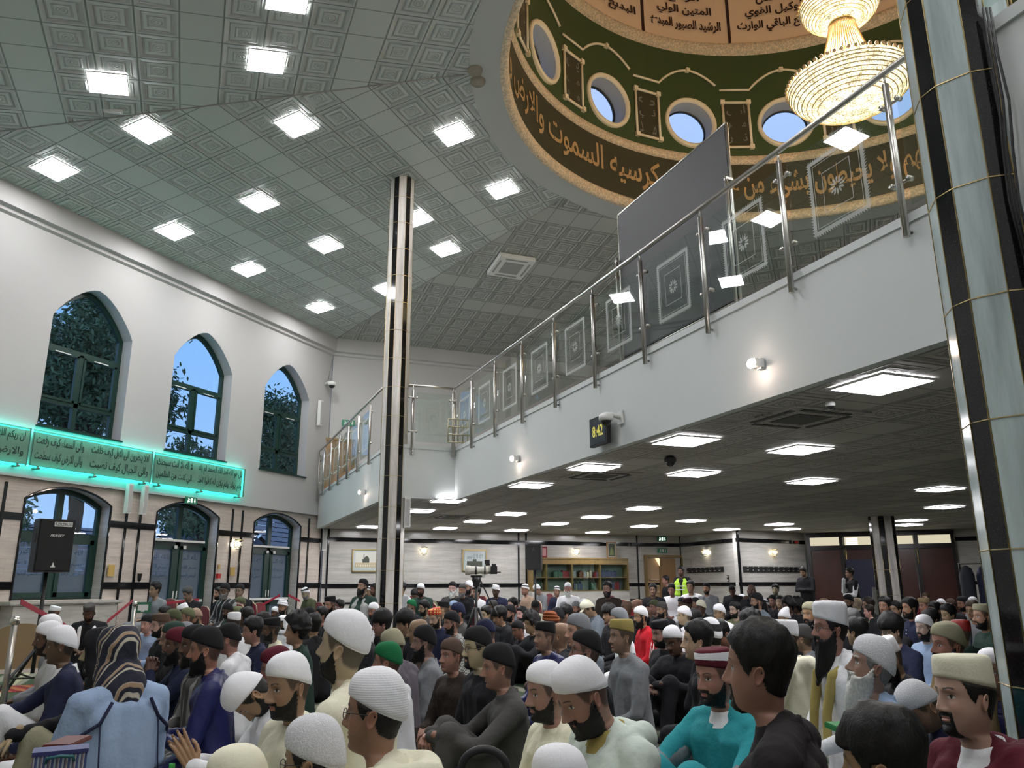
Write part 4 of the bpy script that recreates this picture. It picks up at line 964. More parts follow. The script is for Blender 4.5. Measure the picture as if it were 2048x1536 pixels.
MB().add([(-0.36, -0.02, 2.2), (-0.14, -0.02, 1.85), (-0.14, -0.02, 2.2)], [(0, 1, 2)]).add([(-0.36, -0.015, 2.2), (-0.14, -0.015, 1.85), (-0.14, -0.015, 2.2)], [(0, 1, 2)]).build('lit_ceiling_beyond', emit('stair_glow', (0.9, 0.72, 0.42), 0.9), o)
# coat hook boards
def hooks(p, q, x0, x1, y, n, label):
    A, rz, nn = sg_px(p, q, x0, y); B, _, _ = sg_px(p, q, x1, y); c = (A + B) / 2; L = (B - A).xy.length
    o = empty('coat_rack', c, rz, label, 'coat rack', 'wall boards of coat hooks')
    MB().box((0, 0, 0), (L, 0.03, 0.17)).build('board', BLACKP, o)
    for i in range(n):
        x_ = -L / 2 + L * (i + 0.5) / n
        MB().tube([(x_, -0.02, 0.04), (x_, -0.07, 0.05), (x_, -0.085, 0.07)], 0.011, 6).tube([(x_, -0.02, -0.02), (x_, -0.06, -0.05), (x_, -0.08, -0.02)], 0.012, 6).build('hook', STEEL, o)
hooks(V2, P2, 1374, 1447, 1140, 8, 'short black board of steel coat hooks beside the oak door')
hooks(P2, P3, 1487, 1608, 1139, 12, 'long black board of steel coat hooks left of the dark doors')
P, rz, _ = sg_px(V2, P2, 1456, 1157, 0.04); o = empty('wall_switch', P, rz, 'stacked white and black switch plate on the niche wall', 'switch'); MB().box((0, 0, 0), (0.09, 0.02, 0.18)).build('plate', BLACKP, o); MB().box((0, -0.012, 0.05), (0.07, 0.01, 0.03)).box((0, -0.012, -0.05), (0.07, 0.01, 0.03)).build('button', WHITEP, o)
P, rz, _ = sg_px(P2, P3, 1593, 1085, 0.05); tag(MB().lathe([(0.01, 0.05), (0.06, 0.04), (0.065, -0.02), (0.03, -0.04)], P, 14).build('alarm_sounder', mat('red_plastic2', (0.5, 0.02, 0.03), 0.35)), 'round red alarm sounder left of the dark doors', 'fire alarm')
# big panelled doors
xd0, xd1, yd = -1.35, 2.93, 27.93
dz = 2.90
o = empty('door_9', ((xd0 + xd1) / 2, yd, 0)); o['kind'] = 'structure'; W_ = xd1 - xd0
fr = MB().box((0, 0, dz - 0.04), (W_, 0.16, 0.12)).box((0, 0, 2.46), (W_, 0.14, 0.14))
for x_ in (-W_ / 2 + 0.06, -W_ / 2 + 1.02 + 0.02, 0, W_ / 2 - 1.06, W_ / 2 - 0.06): fr.box((x_, 0, dz / 2), (0.10, 0.15, dz))
fr.build('door_frame', mat('door_frame_dark', (0.014, 0.007, 0.007), 0.3), o)
for i in range(4):
    x0 = -W_ / 2 + 0.11 + i * (W_ - 0.12) / 4; x1 = x0 + (W_ - 0.12) / 4 - 0.10; c_ = (x0 + x1) / 2
    lf = MB().box((c_, 0.02, 1.2), (x1 - x0, 0.06, 2.38)).build('door_leaf', MAHOG, o)
    pn = MB()
    for (px_, pz, ph) in ((-0.21, 1.82, 0.78), (0.21, 1.82, 0.78), (-0.21, 0.95, 0.78), (0.21, 0.95, 0.78)):
        cx_ = c_ + px_ * (x1 - x0) / 0.9
        for s_ in (-1, 1): pn.box((cx_ + s_ * 0.17, -0.02, pz), (0.025, 0.03, ph)).box((cx_, -0.02, pz + s_ * ph / 2), (0.36, 0.03, 0.025))
        pn.box((cx_, -0.012, pz), (0.26, 0.02, ph - 0.12))
    pn.build('panel_moulding', MAHOG, lf)
    MB().box((c_, 0.0, 2.66), (x1 - x0, 0.02, 0.26)).build('fanlight', emit('fanlight_glow', (0.62, 0.56, 0.40), 0.62), o)
for x_ in (-W_ / 4 + 0.1, W_ / 4 - 0.0): MB().tube([(x_, -0.07, 1.9), (x_, -0.12, 1.95), (x_, -0.12, 2.35), (x_, -0.07, 2.4)], 0.02, 8).build('pull_handle', BRASS, o)
wl = MB()
for z_ in (2.56, 2.62, 2.68, 2.74): wl.box((-W_ / 4 + 0.30, -0.02, z_), (0.34, 0.01, 0.03)).box((0.32, -0.02, z_), (0.42, 0.01, 0.03))
wl.build('fanlight_louvre', emit('louvre_glow', (0.95, 0.9, 0.75), 1.6), o)
# dark display board in front of the doors
o = empty('partition_board', (0.15, 25.4, 0), 0.0, 'dark navy partition board standing before the mahogany doors', 'board'); MB().box((0.12, 0, 1.0), (0.95, 0.05, 2.02)).build('panel', mat('navy_board', (0.008, 0.010, 0.03), 0.5), o); MB().box((0.1, 0.0, 0.02), (1.0, 0.4, 0.04)).build('foot', BLACKP, o)
tag(MB().box((0.52, 23.4, 0.62), (0.28, 0.06, 1.24), 0.1).build('white_board', mat('dull_white', (0.33, 0.33, 0.32), 0.6)), 'narrow pale board leaning at the far column', 'board')
# coats on a stand at right
P = on_z(1940, 1300, 0); o = empty('coat_stand', (2.92, 22.4, 0), 0, 'dark coats hanging from a rail at the far right wall', 'coat stand')
MB().tube([(-0.55, 0, 0), (-0.55, 0, 1.78), (0.6, 0, 1.78), (0.6, 0, 0)], 0.03, 8).build('rail', BLACKP, o)
for i, x_ in enumerate((-0.42, -0.05, 0.15, 0.38)):
    MB().lathe([(0.02, 1.74), (0.12, 1.68), (0.17, 1.5), (0.16, 1.0), (0.20, 0.55 + 0.05 * i), (0.19, 0.52)], (x_, 0, 0), 14).build('hanging_coat', mat('coat_%d' % (i % 2), ((0.02, 0.022, 0.03), (0.01, 0.014, 0.04))[i % 2], 0.8), o)

# ------------------------------------------------------------------ loudspeakers, camera on tripod, barrier posts
def tripod(o, h, spread, r, parts=True, rz=0):
    MB().tube([(0, 0, 0.35), (0, 0, h)], r * 1.3, 10).build('pole', BLACKP, o)
    for k in range(3):
        a = rz + k * 2 * PI / 3; MB().tube([(0, 0, 0.62 if h < 2.5 else 0.85), (spread * math.cos(a), spread * math.sin(a), 0.01)], r, 8).tube([(0, 0, 0.3), (spread * .5 * math.cos(a), spread * .5 * math.sin(a), 0.33)], r * 0.7, 6).build('leg', BLACKP, o)
def loudspeaker(P, rz, wdh, hgt, label, mark, logo):
    o = empty('loudspeaker', P, rz, label, 'loudspeaker'); w_ = wdh
    poly = [(-w_ / 2, -0.17), (w_ / 2, -0.17), (w_ / 2, 0.02), (w_ * 0.28, 0.2), (-w_ * 0.28, 0.2), (-w_ / 2, 0.02)]
    MB().prism(poly, (0, 0, -hgt / 2), (1, 0, 0), (0, 1, 0), (0, 0, hgt)).build('cabinet', BLACKP, o)
    MB().box((0, -0.178, 0), (w_ - 0.03, 0.02, hgt - 0.04)).build('grille', mat('speaker_mesh', (0.010, 0.010, 0.011), 0.7), o)
    if mark:
        MB().box((0.06, -0.190, hgt / 2 - 0.06), (0.20, 0.004, 0.055)).build('sticker', WHITEP, o)
        put_text(MB(), 'RZRZRUX', lambda u, v: (-0.03 + u, -0.193, hgt / 2 - 0.078 + v), 0.18, 0.035, False, 0.01).build('sticker_lettering', BLACKP, o)
        put_text(MB(), logo, lambda u, v: (-0.07 + u + v * .3, -0.190, 0.10 + v), 0.15, 0.03, False, 0.02).build('badge', WHITEP, o)
        MB().box((0.0, -0.190, -hgt / 2 + 0.06), (0.05, 0.004, 0.02)).lathe([(0.003, 0.05), (0.018, 0.0)], (0, -0.192, -hgt / 2 + 0.06), 8).build('maker_mark', WHITEP, o)
        MB().box((-w_ / 2 - 0.002, -0.07, 0.12), (0.006, 0.10, 0.17)).build('side_handle', mat('handle_dark', (0.03, 0.03, 0.03), 0.6), o)
    else:
        put_text(MB(), 'A', lambda u, v: (-0.04 + u, -0.191, 0.16 + v), 0.08, 0.10, False, 0.0).build('badge', mat('dim_badge', (0.05, 0.05, 0.05), 0.5), o)
    return o
dS = 11.2; r_ = ray(100, 1092); P = EYE + r_ * (dS / r_.xy.length); loudspeaker(P, math.radians(70), 0.40, 0.62, 'black loudspeaker with white sticker on a stand before the first arched window', True, 'PEAVEY')
fl = Vector((P.x, P.y, 0)); st_ = empty('speaker_stand', fl, 0.3, 'black tripod stand carrying the loudspeaker by the first arched window', 'speaker stand')
tripod(st_, P.z - 0.30, 0.75, 0.017, rz=0.5)
dS = 21.5; r_ = ray(1070, 1115); P = EYE + r_ * (dS / r_.xy.length); loudspeaker(P, math.radians(8), 0.40, 0.66, 'black loudspeaker on a stand left of the bookcase', False, '')
st_ = empty('speaker_stand', (P.x, P.y, 0), 0.3, 'black stand carrying the loudspeaker left of the bookcase', 'speaker stand'); tripod(st_, P.z - 0.32, 0.6, 0.02)
dS = 11.5; r_ = ray(953, 1160); P = EYE + r_ * (dS / r_.xy.length)
tp = empty('camera_tripod', (P.x, P.y, 0), 0.3, 'tall black camera tripod standing among the crowd', 'tripod')
MB().tube([(0, 0, 0.6), (0, 0, P.z - 0.03)], 0.018, 10).build('centre_column', BLACKP, tp)
for k in range(3):
    a = 0.6 + k * 2 * PI / 3; MB().tube([(0.03 * math.cos(a), 0.03 * math.sin(a), P.z - 0.38), (0.26 * math.cos(a), 0.26 * math.sin(a), 0.45)], [0.02, 0.02], 8).tube([(0.26 * math.cos(a), 0.26 * math.sin(a), 0.45), (0.42 * math.cos(a), 0.42 * math.sin(a), 0.01)], 0.013, 8).tube([(0, 0, 0.68), (0.2 * math.cos(a), 0.2 * math.sin(a), 0.62)], 0.007, 5).build('leg', BLACKP, tp)
MB().box((0, 0, P.z - 0.04), (0.09, 0.09, 0.09)).lathe([(0.01, 0.05), (0.06, 0.04), (0.065, -0.01), (0.03, -0.09)], (0, 0, P.z + 0.0), 14).box((0, 0, P.z + 0.05), (0.16, 0.07, 0.03)).build('head', BLACKP, tp)
MB().tube([(0.05, 0.02, P.z), (0.30, 0.05, P.z - 0.50)], 0.011, 6).tube([(0.24, 0.043, P.z - 0.38), (0.30, 0.05, P.z - 0.50)], 0.018, 8).build('pan_handle', BLACKP, tp)
vc = empty('video_camera', (P.x, P.y, P.z + 0.135), YAW + 0.1, 'camera with a long white telephoto lens on the tall tripod', 'camera')
MB().lathe([(0.01, 0.0), (0.05, 0.0), (0.052, 0.05), (0.058, 0.05), (0.058, 0.07), (0.050, 0.075), (0.047, 0.16), (0.055, 0.19), (0.055, 0.28), (0.066, 0.30), (0.066, 0.36), (0.056, 0.36), (0.05, 0.34)], (0.20, 0, 0.0), 20, M=Matrix.Rotation(-PI / 2, 3, 'Y')).build('lens', mat('lens_white', (0.62, 0.60, 0.54), 0.4), vc)
MB().lathe([(0.057, 0.075), (0.057, 0.095)], (0.20, 0, 0), 20, M=Matrix.Rotation(-PI / 2, 3, 'Y')).lathe([(0.0605, 0.20), (0.0605, 0.22)], (0.20, 0, 0), 20, M=Matrix.Rotation(-PI / 2, 3, 'Y')).build('ring', BLACKP, vc)
MB().box((0.245, 0, 0.0), (0.09, 0.13, 0.11)).box((0.245, 0, 0.065), (0.06, 0.06, 0.04)).box((0.31, -0.02, -0.03), (0.06, 0.10, 0.015)).build('camera_body', BLACKP, vc)
MB().box((0.16, 0, 0.075), (0.06, 0.05, 0.02)).box((0.15, 0, 0.115), (0.07, 0.07, 0.06)).build('monitor', BLACKP, vc)
MB().box((0.10, 0, -0.075), (0.04, 0.03, 0.06)).build('lens_foot', WHITEP, vc)
def barrier(x, y, dist, label, htop=1.0):
    r_ = ray(x, y); P = EYE + r_ * (dist / r_.xy.length); o = empty('barrier_post', (P.x, P.y, 0), 0, label, 'barrier post', 'steel rope barrier posts')
    MB().tube([(0, 0, 0.02), (0, 0, htop)], 0.028, 14).build('pole', STEEL, o)
    MB().lathe([(0.002, 0.035), (0.05, 0.034), (0.16, 0.02), (0.17, 0.0)], n=28).build('base', STEEL, o)
    MB().lathe([(0.002, 0.07), (0.03, 0.065), (0.042, 0.04), (0.042, 0.0), (0.03, -0.01)], (0, 0, htop - 0.02), 16).build('cap', mat('chrome', (0.7, 0.68, 0.64), 0.15, 1.0), o); return Vector((P.x, P.y, htop))
b1 = barrier(35, 1210, 9.2, 'steel barrier post at the left edge of the picture')
def strap(p, q, label, sag=0.06):
    pts = [p.lerp(q, t / 12) - Vector((0, 0, sag * math.sin(PI * t / 12) * 4)) for t in range(13)]
    mb = MB(); vs = []
    for k, P in enumerate(pts): vs += [P + Vector((0, 0, 0.025)), P - Vector((0, 0, 0.025)), P - Vector((0.004, 0.004, 0.025)), P + Vector((-0.004, -0.004, 0.025))]
    n = len(pts); fs = [(4 * i + j, 4 * i + (j + 1) % 4, 4 * i + 4 + (j + 1) % 4, 4 * i + 4 + j) for i in range(n - 1) for j in range(4)]
    mb.add(vs, fs).build('barrier_strap', mat('strap_red', (0.35, 0.015, 0.04), 0.6), None, label, 'barrier strap', 'red straps of the rope barrier')
def at_dist(x, y, d): r_ = ray(x, y); return EYE + r_ * (d / r_.xy.length)
strap(at_dist(42, 1203, 9.2), at_dist(150, 1262, 11.5), 'red strap hanging from the post at the left edge', 0.0)
strap(at_dist(215, 1243, 13.0), at_dist(266, 1201, 14.5), 'red strap slanting up beside the suited man', 0.0)
strap(at_dist(335, 1206, 17.6), at_dist(398, 1199, 18.0), 'red strap behind the men on chairs at the centre arched door', 0.0)
strap(at_dist(525, 1210, 19.0), at_dist(560, 1190, 19.0), 'red strap left of the third arched door post', 0.0)
strap(at_dist(577, 1190, 19.0), at_dist(600, 1202, 19.4), 'red strap right of the third arched door post', 0.0)
o = barrier(268, 1230, 14.6, 'slim post with a green notice right of the suited man', 1.05)
nb = empty('floor_notice', (o.x, o.y, 1.0), math.radians(50), 'green and white notice on a post beside the man in glasses', 'notice'); MB().box((0.12, 0, 0.0), (0.24, 0.02, 0.17)).build('board', mat('notice_green', (0.03, 0.14, 0.08), 0.5), nb); MB().box((0.12, -0.014, 0.0), (0.15, 0.006, 0.09)).box((0.12, -0.016, -0.04), (0.05, 0.006, 0.05)).build('symbol', WHITEP, nb)
barrier(568, 1205, 19.0, 'steel barrier post in front of the third arched door')
# round table edge leaning against the window ledge
o = empty('folding_table', at_dist(50, 1240, 13.2), math.radians(50), 'round wooden table top folded upright under the first window', 'table'); o.location.z = 0
MB().lathe([(0.01, -0.02), (0.62, -0.02), (0.62, 0.02), (0.01, 0.02)], (0, 0, 0.22), 40, False, Matrix.Rotation(PI / 2, 3, 'X'), (0, PI)).add([(-0.62, -0.02, 0.22), (0.62, -0.02, 0.22), (0.62, 0.02, 0.22), (-0.62, 0.02, 0.22)], [(0, 1, 2, 3)]).build('tabletop', mat('table_tan', (0.30, 0.22, 0.12), 0.5), o)
for s_ in (-1, 1): MB().tube([(s_ * 0.3, 0, 0.24), (s_ * 0.36, 0.12, 0.0)], 0.014, 6).build('leg', BLACKP, o)
MB().box((0, -0.03, 0.22), (1.1, 0.03, 0.05)).build('edge', WHITEP, o)
# prayer rugs, bag, bottles
RUG = mat('prayer_rug_red', (0.25, 0.03, 0.02), 0.95, fn=lambda t, c: t.link(t.ramp(t.math('FRACT', t.math('MULTIPLY', (lambda s: (t.link(t.coords(rot=(0, 0, 0.3)), s.inputs[0]), s)[1])(t.new('ShaderNodeSeparateXYZ')).outputs[1], 5)), [(0.0, (0.30, 0.03, 0.03)), (0.5, (0.22, 0.02, 0.03)), (0.55, (0.45, 0.18, 0.06)), (0.9, (0.40, 0.14, 0.05))]), t.bsdf.inputs['Base Color']))
P = on_z(40, 1378, 0.0); tag(MB().box((0, 0, 0.006), (3.4, 0.75, 0.010), math.radians(40)).build('prayer_rug', RUG), 'red and orange prayer rug on the carpet at the left edge', 'rug').location = (P.x, P.y, 0)
P = on_z(30, 1520, 0.0); tag(MB().box((0, 0, 0.006), (2.6, 0.7, 0.010), math.radians(40)).build('prayer_rug', mat('rug_orange', (0.42, 0.13, 0.04), 0.95)), 'orange prayer rug at the bottom left corner', 'rug').location = (P.x, P.y, 0)
P0, P1 = on_z(0, 1387, 0.004), on_z(78, 1330, 0.004); d = P1 - P0
tag(MB().box((P0 + P1) / 2, (d.length + 1.0, 0.10, 0.008), math.atan2(d.y, d.x)).build('carpet_edging', mat('edging', (0.40, 0.38, 0.24), 0.8)), 'pale strip edging the striped carpet at the left', 'edging')
P = at_dist(122, 1502, 2.45); bg_ = empty('gift_bag', (P.x, P.y, P.z - 0.15), math.radians(50), 'blue striped paper bag standing at the bottom left', 'bag')
BAGM = mat('bag_stripes', (0.1, 0.15, 0.3), 0.5, fn=lambda t, c: t.link(t.ramp(t.math('FRACT', t.math('MULTIPLY', (lambda s: (t.link(t.coords(), s.inputs[0]), s)[1])(t.new('ShaderNodeSeparateXYZ')).outputs[0], 55)), [(0.0, (0.06, 0.08, 0.22)), (0.3, (0.07, 0.10, 0.26)), (0.35, (0.45, 0.48, 0.52)), (0.55, (0.30, 0.38, 0.45)), (0.6, (0.02, 0.03, 0.10)), (0.85, (0.30, 0.22, 0.25)), (0.95, (0.55, 0.57, 0.6))]), t.bsdf.inputs['Base Color']))
MB().box((0, 0, 0.0), (0.12, 0.07, 0.30)).build('bag_body', BAGM, bg_); MB().box((0, 0, 0.152), (0.124, 0.074, 0.010)).build('rim', mat('bag_rim', (0.04, 0.04, 0.16), 0.5), bg_)
MB().tube([(-0.03, -0.036, 0.13), (-0.028, -0.042, 0.142), (0.0, -0.045, 0.146), (0.03, -0.042, 0.142), (0.032, -0.036, 0.13)], 0.004, 6).build('handle', mat('bag_handle', (0.03, 0.14, 0.16), 0.6), bg_)
for x, y, d_, lab in ((283, 1527, 4.7, 'clear water bottle with a green cap, left one at the bottom edge'), (344, 1533, 4.6, 'clear water bottle with a green cap, right one at the bottom edge')):
    P = at_dist(x, y, d_); o = empty('water_bottle', (P.x, P.y, P.z - 0.22), 0, lab, 'bottle', 'water bottles with green caps')
    MB().lathe([(0.001, 0), (0.032, 0), (0.033, 0.02), (0.031, 0.09), (0.033, 0.15), (0.028, 0.18), (0.013, 0.205), (0.012, 0.215)], n=20).build('bottle_body', GLASS, o)
    MB().lathe([(0.001, 0.235), (0.014, 0.234), (0.015, 0.215), (0.012, 0.21)], n=16).build('cap', mat('cap_green', (0.08, 0.55, 0.10), 0.4), o)
P = at_dist(968, 1530, 2.1); o = empty('stroller', (P.x, P.y, 0), YAW, 'curved black padded handle of a pushchair at the bottom edge', 'pushchair')
ring = [(0.055 * 1.0 * math.cos(a) , 0, P.z - 0.01 + 0.045 * math.sin(a)) for a in [PI * i / 16 for i in range(-3, 20)]]
MB().tube(ring, 0.0105, 10).build('handle', mat('foam_black', (0.012, 0.012, 0.014), 0.6), o)
MB().tube([(0.05, 0, P.z - 0.03), (0.07, 0.05, 0.3), (0.1, 0.1, 0.0)], 0.009, 8).tube([(-0.05, 0, P.z - 0.03), (-0.03, 0.05, 0.3), (-0.02, 0.1, 0.0)], 0.009, 8).build('frame', STEEL, o)
# gallery furniture glimpsed through the glass
P = on_z(838, 878, ZG); o = empty('brass_stand', (P.x + 0.4, P.y + 0.9, ZG), PI / 4, 'ornate brass panel stand behind the short glass balustrade', 'stand')
g = MB()
for i in range(6): g.tube([(-0.25 + i * 0.1, 0, 0.05), (-0.25 + i * 0.1, 0, 0.5)], 0.012, 6)
for z_ in (0.05, 0.2, 0.35, 0.5): g.tube([(-0.25, 0, z_), (0.25, 0, z_)], 0.014, 6)
g.build('lattice', mat('pale_brass', (0.45, 0.40, 0.28), 0.4, 0.8), o)
o = empty('dark_cover', (-4.6, 14.0, ZG), 0, 'dark domed cover on the gallery behind the glass', 'cover'); MB().lathe([(0.02, 1.0), (0.35, 0.9), (0.62, 0.6), (0.7, 0.2), (0.7, 0.0)], n=24).build('hood', mat('cover_dark', (0.04, 0.04, 0.045), 0.8), o)

# ------------------------------------------------------------------ chandelier
ch = empty('chandelier', (CX + 0.15, CY, 9.2), 0, 'two tier crystal chandelier glowing yellow under the dome', 'chandelier')
CRL = bpy.data.materials.new('lit_crystal'); CRL.use_nodes = True; t = NT(CRL); t.n.clear(); MATS['lit_crystal'] = CRL
v = t.coords(); k = t.noise(v, 38, 2, 0.7)
vor = t.new('ShaderNodeTexVoronoi'); vor.inputs['Scale'].default_value = 6; t.link(v, vor.inputs['Vector'])
f = t.math('MULTIPLY', t.ramp(k, [(0.38, 0.10), (0.62, 1.0)]), t.ramp(vor.outputs['Distance'], [(0.0, 3.0), (0.35, 1.0), (0.7, 0.55)]))
em = t.new('ShaderNodeEmission'); em.inputs[0].default_value = (1.0, 0.78, 0.42, 1); t.link(t.math('MULTIPLY', f, CHAND), em.inputs[1])
o_ = t.new('ShaderNodeOutputMaterial'); t.link(em.outputs[0], o_.inputs[0])
BEAD = mat('bead_gold', (0.75, 0.52, 0.28), 0.25, 0.4)
for (r0, z0, dep, nm) in ((1.0, 0.42, 0.48, 'lower_bowl'), (0.66, 2.02, 0.42, 'upper_bowl')):
    prof = [(r0 * math.cos(a), z0 - dep * math.sin(a)) for a in [PI / 2 * i / 14 for i in range(15)]]; prof[-1] = (0.01, z0 - dep)
    MB().lathe(prof, n=64).build(nm, CRL, ch)
    rows = MB()
    for i in range(1, 10):
        rr, zz = prof[i]; rows.lathe([(rr + 0.004, zz - 0.012), (rr + 0.02, zz), (rr + 0.004, zz + 0.012)], n=64)
    rows.build('crystal_row', mat('crystal_row', (0.8, 0.6, 0.3), 0.2), ch)
    rm = MB()
    for i in range(60 if r0 > 0.9 else 44):
        a = 2 * PI * i / (60 if r0 > 0.9 else 44); rm.sphere(((r0 + 0.02) * math.cos(a), (r0 + 0.02) * math.sin(a), z0 + 0.02), 0.034, 8, 6)
    tag(rm.build('rim_bead', BEAD, ch), kind='stuff')
for (ra, za, rb_, zb_, n_) in ((0.60, 0.44, 0.20, 1.62, 56), (0.40, 2.04, 0.14, 3.0, 40)):
    for i in range(n_):
        a = 2 * PI * i / n_; pts = []
        for q in range(9):
            s_ = q / 8; rr = ra + (rb_ - ra) * (s_ ** 0.7); zz = za + (zb_ - za) * s_; pts.append((rr * math.cos(a), rr * math.sin(a), zz))
        MB().tube(pts, 0.010, 5).build('bead_string', BEAD, ch)
MB().lathe([(0.20, 1.56), (0.23, 1.60), (0.20, 1.66)], n=24).tube([(0, 0, 0.2), (0, 0, 9.9)], 0.02, 8).build('stem', BRASS, ch)
pl_ = bpy.data.lights.new('chandelier_lamp', 'POINT'); pl_.energy = 520; pl_.color = (1, 0.80, 0.52); pl_.shadow_soft_size = 0.5
lo = bpy.data.objects.new('chandelier_lamp', pl_); COL.objects.link(lo); lo.location = (CX + 0.15, CY, 10.35)

# ------------------------------------------------------------------ wall fittings at the near column: cables
for i, xs in enumerate(((1985, 2010, 2048), (1992, 2022, 2060), (1978, 2002, 2040))):
    pts = [on_plane(x_, y_, (CC - 0.09, 0, 0), (R2, R2, 0)) for x_, y_ in ((xs[0] - 12, 15), (xs[0] + 4, 110), (xs[1] - 4, 200), (xs[1] + 4, 300), (xs[2] - 22, 400), (xs[2] + 20, 560))]
    tag(MB().tube(pts, 0.006, 6).build('cable', BLACKP), 'black cable draped down the fascia beside the big column, %s of three' % ('left', 'middle', 'right')[i], 'cable')
# ------------------------------------------------------------------ outside: trees and houses
LEAFM = [mat('leaf_dark', (0.045, 0.11, 0.06), 0.6), mat('leaf_mid', (0.08, 0.16, 0.08), 0.6)]
def tree(x, y, z, r, n, seed, label, gap=0.0):
    rr = random.Random(seed); o = empty('tree', (x, y, -0.3), 0, label, 'tree', 'leafy trees outside the windows')
    tr = MB().tube([(0, 0, 0), (0.1, 0.1, z * 0.5), (0, 0, z)], [0.25, 0.18, 0.08], 8); cl = []
    for i in range(40):
        d = Vector((rr.gauss(0, 1), rr.gauss(0, 1), rr.gauss(0, 0.9))).normalized() * r * rr.uniform(0.35, 1.0); p = Vector((0, 0, z)) + d; cl.append(p)
        tr.tube([(0, 0, z * rr.uniform(0.5, 0.9)), (p.x * .5, p.y * .5, (z + p.z) / 2 - 0.2), p], [0.06, 0.04, 0.015], 5)
    tr.build('trunk', mat('bark', (0.05, 0.04, 0.03), 0.9), o)
    mb = MB()
    for i in range(n):
        c = cl[rr.randrange(len(cl))] + Vector((rr.gauss(0, 1), rr.gauss(0, 1), rr.gauss(0, 1))) * r * 0.15
        s_ = rr.uniform(0.055, 0.115); a = Vector((rr.gauss(0, 1), rr.gauss(0, 1), rr.gauss(0, 1))).normalized(); b = a.orthogonal().normalized() * s_ * 0.45; a = a * s_
        mb.mat(LEAFM[i % 2]).add([c - a, c + b * 0.8 - a * 0.2, c + b * .5 + a * .6, c + a, c - b * .5 + a * .6, c - b * 0.8 - a * 0.2], [(0, 1, 2, 3, 4, 5)])
    tag(mb.build('foliage', None, o, fixn=False), kind='stuff')
tree(-19.0, 14.8, 7.2, 2.3, 26000, 1, 'leafy tree outside the first pointed window')
tree(-20.6, 21.3, 4.9, 1.7, 14000, 2, 'leafy tree low behind the second pointed window')
tree(-20.2, 26.0, 7.2, 2.6, 26000, 3, 'leafy tree filling the third pointed window')
tree(-20.5, 12.8, 3.6, 1.5, 9000, 4, 'leafy tree seen through the first lower arched window')
def house(x, y, w_, d_, h_, hr, label, rz=0):
    o = empty('house', (x, y, -0.3), rz, label, 'house', 'houses beyond the windows')
    MB().box((0, 0, h_ / 2), (d_, w_, h_)).build('wall', mat('house_brick', (0.20, 0.13, 0.10), 0.8), o)
    mb = MB(); n = 12
    for s_ in (-1, 1):
        for i in range(n):
            t0, t1 = i / n, (i + 1) / n; xa, xb = s_ * (d_ / 2 + 0.3) * (1 - t0), s_ * (d_ / 2 + 0.3) * (1 - t1); za, zb_ = h_ + hr * t0, h_ + hr * t1
            mb.add([(xa, -w_ / 2, za + 0.03), (xa, w_ / 2, za + 0.03), (xb, w_ / 2, zb_), (xb, -w_ / 2, zb_)], [(0, 1, 2, 3)])
    for y_ in (-w_ / 2, w_ / 2): mb.add([(-d_ / 2, y_, h_), (d_ / 2, y_, h_), (0, y_, h_ + hr)], [(0, 1, 2)])
    mb.build('roof', mat('slate', (0.075, 0.09, 0.12), 0.5), o)
    MB().box((d_ / 2 + 0.01, 0, h_ * .55), (0.04, 1.2, 1.1)).build('window', mat('house_glass', (0.1, 0.15, 0.2), 0.1), o)
house(-31, 23, 9, 7, 2.1, 2.1, 'grey roofed house seen through the first lower window')
house(-29, 33.5, 8, 7, 3.2, 3.2, 'dark roofed house behind the centre arched door', 0.15)
MB().box((-60, 10, -0.4), (80, 120, 0.1)).build('ground_outside', mat('asphalt', (0.08, 0.08, 0.085), 0.9), kind='structure')
